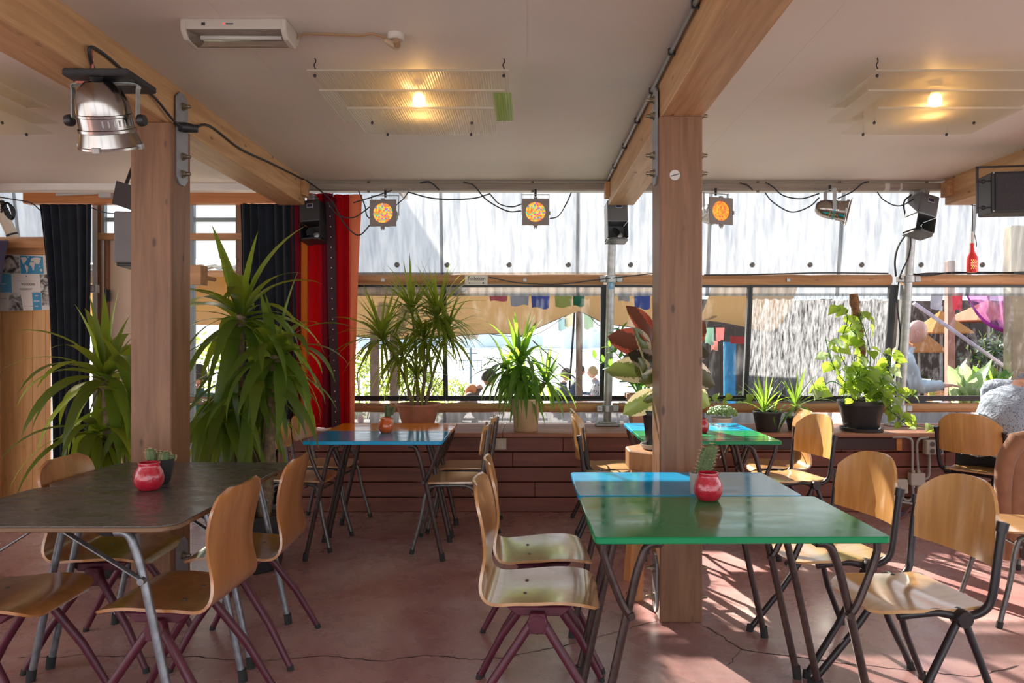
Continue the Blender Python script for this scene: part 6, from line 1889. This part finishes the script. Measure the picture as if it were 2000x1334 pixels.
for i, (px0, px1, py, Y) in enumerate(((985, 1060, 705, 310), (890, 925, 690, 330), (1150, 1178, 650, 350), (925, 985, 684, 370), (1190, 1275, 700, 390), (700, 860, 703, 290), (1100, 1150, 688, 270))):
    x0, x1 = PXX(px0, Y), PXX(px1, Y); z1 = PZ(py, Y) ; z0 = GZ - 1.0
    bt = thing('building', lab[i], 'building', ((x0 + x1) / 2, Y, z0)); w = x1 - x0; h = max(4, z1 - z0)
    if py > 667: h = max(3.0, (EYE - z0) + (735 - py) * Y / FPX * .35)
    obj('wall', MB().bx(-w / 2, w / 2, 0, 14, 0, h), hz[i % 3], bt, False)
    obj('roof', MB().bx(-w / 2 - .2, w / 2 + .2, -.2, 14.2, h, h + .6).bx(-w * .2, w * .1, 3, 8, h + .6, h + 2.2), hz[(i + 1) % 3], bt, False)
# harbour mast with its lantern cage
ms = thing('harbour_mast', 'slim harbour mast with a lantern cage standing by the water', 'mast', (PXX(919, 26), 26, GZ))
hm_ = plain('haze_tinted_steel', (.20, .28, .32), .6)  # haze tint mixed into the mast colour
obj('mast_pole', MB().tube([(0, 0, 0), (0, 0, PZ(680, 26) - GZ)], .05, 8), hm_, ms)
cg = MB()
for sx in (-.25, .25):
    for z in (PZ(722, 26), PZ(704, 26)): cg.box(sx, 0, z - GZ, .34, .3, .03)
    for k in (-1, 0, 1): cg.box(sx + k * .15, 0, PZ(713, 26) - GZ, .02, .02, .33)
cg.box(0, 0, PZ(690, 26) - GZ, .5, .05, .05)
obj('lantern_cage', cg, hm_, ms, False)

# tan canvas awning with a scalloped lower edge, on posts
M['canvas'] = clothmat('tan_canvas', (.40, .30, .19), .5, .9, (.46, .36, .24))
ya = 9.2
def awning_edge(px):
    t_ = (px - 1010) / 120.0
    if px < 1010: return 656 + 5 * math.sin((px - 690) / 60.0)
    if px < 1130: return 660 - 55 * min(1, t_) ** .9
    if px < 1180: return 605 + 26 * (px - 1130) / 50
    if px < 1280: return 631 + 14 * (px - 1180) / 100
    return 640 - 14 * math.sin((px - 1280) / 180 * PI)
def canopy(label, pxa, pxb, Y, ext, top):
    a = thing('awning', label, 'awning', (PXX((pxa + pxb) / 2, Y), Y, 1.6)); L0 = Vector(a.location)
    def fn(u, v):
        px = pxa + (pxb - pxa) * v
        lo = P(px, awning_edge(px), Y)
        hi = Vector((lo.x, Y - ext, top))
        p = lo.lerp(hi, u); p.y += .02 * math.sin(px / 22.0); p.z -= .16 * math.sin(PI * u)
        return p - L0
    obj('canvas', MB().grid(fn, 10, 60, .006), M['canvas'], a)
    mb = MB()
    mb.tube([fn(0, v / 40) for v in range(41)], .012, 6)
    obj('hem_cord', mb, plain('hem', (.12, .10, .08), .8), a)
    return a
canopy('tan canvas awning with a dipping edge outside the left windows', 640, 1290, ya, 1.2, 2.15)
canopy('tan canvas awning outside the window right of the sticker post', 1350, 1500, ya + .3, 1.1, 2.10)
pst = plain('weathered_post', (.20, .14, .11), .8, 0, .25, 8)
def post(px, Y, w, top, label, mat=None, z0=GZ):
    p = thing('terrace_post', label, 'post', (PXX(px, Y), Y, z0))
    obj('shaft', MB().bx(-w / 2, w / 2, -w / 2, w / 2, 0, top - z0), mat or pst, p, False, .01)
    obj('shoe', MB().bx(-w * .6, w * .6, -w * .6, w * .6, 0, .08), M['tube_black'], p, False)
    return p
for (px_, Y_, nm_) in ((655, 9.2, 'terrace post hidden by the red curtain, carrying the awning'), (1285, 9.2, 'terrace post behind the sticker post'), (1352, 9.5, 'terrace post just right of the sticker post'), (1497, 9.5, 'terrace post behind the streaked pane')):
    post(px_, Y_ - .05, .06, 2.0, nm_)
post(732, 8.9, .10, 2.2, 'dark terrace post left of the dragon tree')
post(770, 9.0, .10, 2.2, 'dark terrace post behind the dragon tree')
post(1131, 9.4, .085, 1.80, 'slim brown terrace post under the awning peak')
post(1855, 8.2, .085, 2.3, 'reddish post outside the right window', plain('red_post', (.34, .16, .12), .7, 0, .2, 8), -.2)
post(1980, 7.6, .14, 2.6, 'pale weathered post outside the right window, nearest the frame edge', plain('pale_post', (.38, .30, .20), .8, 0, .2, 8), -.2)
rp = tag(obj('guy_rope', MB().tube([(0, 0, 0), P(1040, 665, 9.6) - P(1130, 745, 9.6)], .008, 6), M['tube_black']), 'thin guy rope slanting left of the slim terrace post', 'rope'); rp.location = P(1130, 745, 9.6)
rp = tag(obj('guy_rope', MB().tube([(0, 0, 0), P(1123, 600, 9.6) - P(1112, 760, 9.6)], .014, 6), M['tube_black']), 'dark upright rope left of the slim terrace post', 'rope'); rp.location = P(1112, 760, 9.6)
br = thing('diagonal_bar', 'pale lilac diagonal bar outside the right window', 'strut', tuple(P(1785, 592, 7.9)))  # plain pale bar slanting down to the right
obj('bar', MB().tube([(0, 0, 0), P(1975, 725, 7.9) - P(1785, 592, 7.9)], .022, 6), plain('lilac_bar', (.50, .47, .60), .5), br)

# prayer flags
def flag(px0, px1, py0, py1, col, Y, label, grp):
    a = P((px0 + px1) / 2, py0, Y); w = PXX(px1, Y) - PXX(px0, Y); h = (py1 - py0) * Y / FPX
    m_ = clothmat('flag_cloth_%d' % (int(px0) * 3 + int(py0)), col, .5, .9)
    o = obj('prayer_flag', MB().grid(lambda u, v: ((v - .5) * w * (1 - .12 * u), .03 * math.sin(v * 5 + px0) * u, -h * u * (1 - .08 * math.sin(v * 6 + px0))), 5, 6, .003), m_)
    o.location = a; return tag(o, label, 'flag', grp)
fl = [(955, 992, 571, 588, (.55, .16, .18), 'pink'), (996, 1034, 571, 597, (.42, .42, .45), 'grey'), (1037, 1074, 571, 602, (.12, .15, .42), 'deep blue'), (1083, 1118, 571, 600, (.42, .45, .14), 'olive yellow'), (1119, 1142, 571, 598, (.06, .22, .12), 'bottle green'), (1206, 1230, 571, 588, (.45, .43, .42), 'pale grey'), (1238, 1270, 571, 603, (.12, .16, .44), 'second blue')]
for (a, b_, c, d, col, nm) in fl:
    flag(a, b_, c, d, col, 8.0, nm + ' prayer flag hanging under the top of the window', None)
put(cable('flag_cord', [P(700, 571, 8.0), P(900, 570, 8.0), P(1100, 571, 8.0), P(1300, 570, 8.0)], .004, M['cable'], 'cord of the prayer flags across the window tops'))
for (a, b_, c, d, col, nm) in ((884, 905, 645, 667, (.6, .6, .6), 'white'), (907, 935, 647, 662, (.5, .47, .45), 'grey white'), (1090, 1106, 622, 645, (.45, .58, .6), 'pale teal'), (1102, 1120, 612, 638, (.62, .60, .50), 'cream'), (1140, 1160, 610, 642, (.42, .52, .42), 'sage green'), (1398, 1415, 640, 665, (.75, .35, .33), 'rose'), (1376, 1394, 640, 672, (.40, .55, .45), 'mint'), (1388, 1402, 666, 684, (.7, .4, .35), 'salmon')):
    flag(a, b_, c, d, col, 10.2, nm + ' little flag on the far terrace line', None)
put(cable('flag_cord', [P(860, 640, 10.2), P(935, 650, 10.2), P(1040, 655, 10.2), P(1130, 606, 10.2), P(1180, 640, 10.2), P(1290, 650, 10.2), P(1380, 640, 10.2), P(1440, 625, 10.2)], .005, M['cable'], 'cord of the little far flags under the awning'))

# bushes on the terrace edge
def bush(name, label, loc, rx, ry, rz, n, size, mats, seed, flowers=None):
    r2 = random.Random(seed)
    t = thing(name, label, 'bush', loc)
    for i, mt in enumerate(mats):
        mb = MB()
        for k in range(n // len(mats)):
            a = r2.uniform(0, 2 * PI); z = r2.uniform(-1, 1); q = math.sqrt(1 - z * z) * r2.uniform(.45, 1.0)
            c = Vector((math.cos(a) * q * rx, math.sin(a) * q * ry, rz * (1 + z * r2.uniform(.7, 1))))
            d = Vector((r2.uniform(-1, 1), r2.uniform(-1, 1), r2.uniform(-.6, 1))).normalized(); s = d.orthogonal().normalized() * size * .35
            L = size * r2.uniform(.7, 1.4)
            mb.add([c, c + d * L * .5 + s, c + d * L, c + d * L * .5 - s], [(0, 1, 2, 3)])
        obj('foliage', mb, mt, t, False, 0, 40, 1, True)
    br_ = MB()
    for k in range(9):
        a = k * 2.4; br_.tube([(0, 0, 0), (math.cos(a) * rx * .4, math.sin(a) * ry * .4, rz), (math.cos(a) * rx * .8, math.sin(a) * ry * .8, rz * 1.6)], .012, 5)
    obj('branches', br_, M['bark'], t, False)
    return t
Lg1, Lg2, Lg3 = leafmat('bush_a', (.10, .20, .04), (.22, .34, .09), .4), leafmat('bush_b', (.16, .26, .08), (.32, .42, .16), .4), leafmat('bush_dark', (.02, .045, .015), (.05, .09, .03), .3)
bush('terrace_bush', 'bright bushy shrub outside left of the dragon tree', (PXX(705, 12.9), 12.9, GZ), .65, .6, .85, 1500, .075, [Lg1, Lg2], 1)
bush('terrace_bush', 'leafy shrub outside behind the dragon tree trunks', (PXX(812, 14.6), 14.6, GZ), .75, .6, .72, 1600, .075, [Lg1, Lg2], 2)
bush('terrace_bush', 'low shrub outside right of the dragon tree', (PXX(885, 16.6), 16.6, GZ), .5, .5, .52, 700, .075, [Lg1, Lg2], 3)
bush('terrace_bush', 'leafy shrub outside behind the tall yucca', (PXX(410, 10.5), 10.5, GZ), 1.1, .6, 1.0, 1300, .085, [Lg1, Lg2], 4)
# picnic tables on the terrace
def picnic(px, Y, label, w=1.5):
    t = thing('picnic_table', label, 'table', (PXX(px, Y), Y, GZ)); mt = plain('pale_boards', (.46, .44, .42), .7, 0, .15, 6)
    for k in range(5): obj('plank', MB().bx(-w / 2, w / 2, -.36 + k * .145, -.36 + k * .145 + .135, .72, .755), mt, t, False, .004)
    for s in (-1, 1):
        obj('bench', MB().bx(-w / 2, w / 2, s * .70 - .13, s * .70 + .13, .42, .455), mt, t, False, .004)
        obj('leg', MB().tube([(s * (w / 2 - .2), -.75, .0), (s * (w / 2 - .2), -.2, .72)], .035, 4).tube([(s * (w / 2 - .2), .75, .0), (s * (w / 2 - .2), .2, .72)], .035, 4).box(s * (w / 2 - .2), 0, .40, .05, 1.5, .08), mt, t, False)
    return t
picnic(700, 10.0, 'pale picnic table outside left, below the shrubs')
picnic(830, 11.9, 'pale picnic table outside right of the dragon tree')
picnic(985, 10.9, 'pale picnic table outside before the person in brown', 1.3)
picnic(1165, 14.0, 'pale picnic table where the far group sits', 1.4)
for (px, py, Y, nm) in ((706, 765, 10.0, 'left picnic table'), (826, 755, 11.9, 'picnic table right of the dragon tree'), (945, 762, 10.9, 'table beside the person in brown'), (1154, 755, 13.8, 'table of the far group')):
    j = thing('glass_jar', 'tiny red jar outside on the ' + nm, 'jar', (PXX(px, Y), Y - .05, GZ + .755))
    obj('glass', MB().lathe([(.035, 0), (.045, .02), (.045, .06), (.035, .09), (.03, .09), (.03, .02)], 12), M['red_glass'], j)
br_c = plain('brown_coat', (.10, .065, .05), .85); gy = plain('grey_coat', (.06, .06, .075), .85); ptn = dotted('patterned_top', (.30, .28, .28), (.03, .03, .03), 25)
seated((PXX(872, 10.3), 10.3, GZ + .10), 5, 'person in a brown and orange hooded coat hunched over a terrace table', br_c, jean, hair_d, .8, 0, -.2, .46, 1.0, 'table', 1.1, sub=1)
pr_ = [o for o in COL.objects if o.type == 'MESH' and o.name.startswith('person')][-1]
obj('orange_hood', MB().sphere((.0, .36, 1.06), .115, 12, 8, (1.1, .8, 1.0)), plain('orange_hood', (.55, .19, .06), .8), pr_)
seated((PXX(1092, 13.6), 13.6, GZ), 10, 'person in a dark jacket at the far terrace table, left of the ropes', gy, jean, hair_g, .12, -.2, 0, .46, 1.0, 'table', 1.0, sub=1)
seated((PXX(1122, 15.3), 15.3, GZ), 0, 'person in navy behind the ropes at the far terrace table', navy, jean, hair_d, .1, 0, 0, .46, 1.0, 'table', 1.0, sub=1)
seated((PXX(1170, 14.6), 14.6, GZ), 178, 'fair haired person in a patterned top facing the far terrace group', ptn, jean, hair_b, .12, 0, 0, .46, 1.0, 'table', 1.0, sub=1)
seated((PXX(383, 8.0), 8.0, GZ + .25), 100, 'person in dark green outside behind the tall yucca', plain('green_top', (.02, .07, .05), .85), jean, hair_d, .05, .5, 0, .46, 1.0, 'lap', 1.0, sub=1)
# right side garden
dk = obj('garden_ground', MB().bx(2.6, 14, 6.62, 18, GZ, .0), plain('dark_soil_ground', (.10, .085, .07), .95, 0, .4, 6), None, False); dk['kind'] = 'structure'
sw = seated((PXX(1728, 7.75), 7.75, .08), -12, 'older man in a pale blue shirt leaning over a plate outside the right window', plain('pale_blue_shirt', (.42, .52, .60), .8), jean, plain('white_hair', (.6, .55, .5), .7), .32, 0, -.4, .46, 1.12, 'table', 1.1, True, plain('pink_skin', (.62, .34, .28), .5))
gt = thing('garden_table', 'dark round garden table outside the right window', 'table', (PXX(1862, 8.15), 8.15, -.20))
obj('tabletop', MB().lathe([(.52, .86), (.54, .87), (.54, .90), (.52, .91)], 28), M['tube_black'], gt, True, 0, 30)
obj('stem', MB().lathe([(.28, 0), (.26, .03), (.04, .06), (.035, .86)], 16), M['tube_black'], gt)
pl_ = thing('plate', 'white plate on the dark garden table', 'plate', (PXX(1812, 7.85), 7.85, .71))
obj('dish', MB().lathe([(.06, 0), (.12, .012), (.135, .022), (.125, .02), (.06, .006)], 24), M['white_paint'], pl_)
obj('food', MB().sphere((-.03, 0, .015), .035, 8, 5, (1, 1, .4)).sphere((.03, .01, .015), .03, 8, 5, (1, 1, .4)), plain('food', (.45, .22, .06), .7), pl_)
cu_ = thing('drink_glass', 'yellow drink with a straw on the dark garden table', 'glass', (PXX(1820, 8.15), 8.15, .71))
obj('glass', MB().lathe([(.03, 0), (.042, .13), (.036, .13), (.028, .01)], 16), plain('yellow_drink', (.55, .45, .10), .2), cu_)
obj('straw', MB().tube([(0, 0, .02), (.008, 0, .24)], .006, 6), plain('straw', (.7, .62, .2), .5), cu_)
gp_ = [('blocky', 1)]
for (px, nm) in ((1885, 'left'), (1935, 'right')):
    t = thing('striped_plant', ('striped broad leaved plant outside, nearer the red post' if nm == 'left' else 'striped broad leaved plant outside, just behind the bald man'), 'plant', (PXX(px, 7.6), 7.6, .42))
    pot(t, potprof(.11, .15, .26), M['terracotta'], .13, .23)
    hm2 = mesh_of('leaf', ellip(1.0, .36, .5), M['pale_leaf'] if nm == 'left' else M['spear'], True, 0, 80)
    for k in range(12):
        a = k * 2.4; e_ = Vector((math.cos(a) * .13, math.sin(a) * .10, .66 + .13 * math.sin(k * 1.7)))
        place_leaf(t, hm2, (math.cos(a) * .03, math.sin(a) * .03, .22), e_, 1.2 + a)
    obj('plinth', MB().bx(-.16, .16, -.16, .16, -.62, 0), pst, t, False, .01)
# dark hedge and fence at the back of the garden
fe = thing('garden_fence', 'brown board fence behind the garden tables', 'fence', (5.4, 11.5, -.2))
fm_ = plain('brown_boards', (.075, .056, .046), .85, 0, .25, 5)
for k in range(34):
    obj('board', MB().bx(-2.9 + k * .20, -2.9 + k * .20 + .199, rng.uniform(-.01, .01), .03, 0, 2.25 + rng.uniform(-.02, .02)), fm_, fe, False, .004)
for z in (.5, 1.8): obj('fence_rail', MB().bx(-2.9, 3.9, .035, .08, z, z + .09), pst, fe, False)
bush('dark_shrub', 'dark shrub outside against the fence, right of the red post', (PXX(1945, 9.5), 9.5, -.2), .55, .5, .85, 1400, .09, [Lg3, Lg3], 8)
bush('dark_shrub', 'dark shrub outside behind the pale blue shirt', (PXX(1775, 10.2), 10.2, -.2), .45, .4, .60, 900, .09, [Lg3, Lg1], 9)
bush('dark_shrub', 'shrub outside between the posts of the right window', (PXX(1905, 10.6), 10.6, -.2), .8, .4, .45, 1200, .09, [Lg3, Lg1], 10)
# folding garden chairs, orange parasols, purple cloth
for (px, Y, nm) in ((1812, 9.2, 'black metal garden chair outside with an orange seat back'), (1838, 9.8, 'second black garden chair outside beside the red post')):
    t = thing('garden_chair', nm, 'chair', (PXX(px, Y), Y, -.2), R(20 if px < 1830 else -25))
    obj('frame', MB().tube([(-.22, .22, 0), (-.22, -.2, .9)], .013, 6).tube([(.22, .22, 0), (.22, -.2, .9)], .013, 6).tube([(-.22, -.24, 0), (-.22, .2, .5)], .013, 6).tube([(.22, -.24, 0), (.22, .2, .5)], .013, 6), M['tube_black'], t)
    obj('seat', MB().box(0, 0, .47, .44, .42, .025), plain('orange_slats_%d' % px, (.55, .25, .07), .6), t, False, .004)
    obj('backrest', MB().box(0, -.19, .82, .44, .02, .20), plain('orange_back_%d' % px, (.55, .25, .07), .6), t, False, .004)
def parasol(px, py, Y, r, label, col):
    t = thing('parasol', label, 'parasol', (PXX(px, Y), Y, -.2)); h = PZ(py, Y) + .2
    n = 8; mb = MB(); ring = [(math.cos(2 * PI * k / n) * r, math.sin(2 * PI * k / n) * r, h - .32) for k in range(n)]
    mb.add(ring + [(0, 0, h), (0, 0, h - .02)] + [(a, b_, c - .02) for a, b_, c in ring], [(k, (k + 1) % n, n) for k in range(n)] + [(n + 2 + (k + 1) % n, n + 2 + k, n + 1) for k in range(n)] + [((k + 1) % n, k, n + 2 + k, n + 2 + (k + 1) % n) for k in range(n)])
    obj('canopy', mb, clothmat('parasol_%d' % px, col, .45), t, False)
    obj('parasol_pole', MB().tube([(0, 0, 0), (0, 0, h + .06)], .02, 8), M['steel'], t)
parasol(1838, 606, 10.4, .42, 'orange parasol outside just left of the red post', (.62, .30, .10))
parasol(1795, 640, 9.9, .36, 'tilted orange parasol outside above the pale blue shirt', (.58, .26, .10))
parasol(1930, 585, 10.8, .65, 'peach parasol outside behind the purple drape', (.60, .27, .17))
pu = thing('purple_drape', 'sheer purple drape hung from the pale post outside', 'drape', tuple(P(1885, 575, 7.75)))
o0 = P(1885, 575, 7.75)
pcl = clothmat('sheer_purple', (.36, .13, .33), .6, .9); 
nt = pcl.node_tree; tp = nt.nodes.new('ShaderNodeBsdfTransparent'); tp.inputs['Color'].default_value = (.85, .62, .85, 1)
mxs = nt.nodes.new('ShaderNodeMixShader'); mxs.inputs['Fac'].default_value = .45
outn = nt.nodes['Material Output']; prev = outn.inputs['Surface'].links[0].from_socket
nt.links.new(prev, mxs.inputs[1]); nt.links.new(tp.outputs[0], mxs.inputs[2]); nt.links.new(mxs.outputs[0], outn.inputs['Surface'])
def drape(u, v):
    a = P(1886 + 76 * v, 572 + 6 * v, 7.75)
    e_ = P(1966, 668 - 22 * (1 - v), 7.70)
    mid = P(1912 + 50 * v, 640 - 30 * v, 7.72)
    p = a * (1 - u) ** 2 + mid * 2 * u * (1 - u) + e_ * u * u
    return p + Vector((0, .02 * math.sin(v * 22), 0)) - o0
obj('cloth', MB().grid(drape, 14, 20), pcl, pu)
hem = [drape(i / 14, 0) + Vector((0, -.01, 0)) for i in range(15)]
obj('hem', MB().tube(hem, [.008 + .016 * i / 14 for i in range(15)], 8), clothmat('bright_purple', (.45, .06, .42), .4), pu)
for (a, b_, c, d, col, nm) in ((1764, 1780, 570, 596, (.22, .20, .55), 'violet blue'), (1818, 1842, 575, 604, (.40, .40, .45), 'silver grey'), (1858, 1880, 572, 606, (.52, .13, .17), 'raspberry red')):
    flag(a, b_, c, d, col, 7.9, nm + ' flag hanging outside the right window', None)
# things seen past the post: blue barrel column, red and yellow banner
t = thing('blue_column', 'bright blue wrapped column outside right of the sticker post', 'column', (PXX(1425, 9.8), 9.8, GZ))
obj('wrap', MB().lathe([(.08, 0), (.085, .05), (.08, .8), (.085, PZ(668, 9.8) - GZ)], 16), plain('blue_wrap', (.03, .25, .55), .5, 0, .2, 12), t)
t = thing('banner', 'red and yellow banner outside above the blue column', 'banner', tuple(P(1440, 662, 9.6)))
obj('cloth_panel', MB().grid(lambda u, v: (-.09 + .20 * v, .02 * math.sin(v * 6), .04 - .10 * u - .01 * v), 3, 6, .004), plain('banner_red', (.42, .05, .06), .7), t)
obj('yellow_end', MB().box(.13, 0, -.01, .05, .01, .10), plain('banner_yellow', (.65, .5, .08), .7), t, False)
obj('banner_pole', MB().tube([(.16, 0, .08), (.16, 0, -2.1)], .012, 6), M['tube_black'], t)
bush('dark_shrub', 'olive shrub outside behind the blue column', (PXX(1448, 10.4), 10.4, GZ), .2, .3, .60, 500, .08, [Lg3, Lg1], 12)
# neighbouring shed seen through the left bay
sh_ = thing('garden_shed', 'ochre shed with a corrugated roof outside the left bay', 'shed', (PXX(430, 8.6), 8.6, .2))
obj('wall', MB().bx(-1.6, .75, 0, .05, 1.55, 2.02), plain('ochre_boards', (.62, .36, .10), .7, 0, .1, 5), sh_, False)
obj('wall', MB().bx(-1.6, .75, 0, .05, 1.38, 1.55), plain('ochre_light', (.58, .34, .12), .7), sh_, False)
v = []; f = []
for i in range(97):
    x = -1.7 + 2.55 * i / 96; d = .02 * math.cos(2 * PI * i / 6)
    v += [(x, -.35, 2.02 + d), (x, 1.2, 2.30 + d)]
for i in range(96): f.append((2 * i, 2 * i + 2, 2 * i + 3, 2 * i + 1))
obj('corrugated_roof', MB().add(v, f), plain('roof_sheet', (.55, .53, .50), .5), sh_, True, 0, 80)
obj('eaves_board', MB().bx(-1.7, .85, -.34, -.30, 1.93, 2.0), M['log'], sh_, False)
for x in (-1.5, .7): obj('post', MB().bx(x, x + .08, 0, .08, -.7, 2.0), pst, sh_, False)

# added board sunshade, out of view: keeps the high sun off the left windows
rf = thing('added_sunshade', 'added unseen board sunshade above the left windows outside', 'roof', (-4.85, 7.9, 3.62))
for k in range(15):
    obj('board', MB().bx(-3.6, 3.15, -1.05 + k * .26, -1.05 + k * .26 + .25, 0, .025), M['white_paint'], rf, False, .003)
for x in (-3.4, -1.2, 1.0, 3.0): obj('shade_batten', MB().bx(x, x + .05, -1.1, 2.85, -.11, -.002), pst, rf, False)
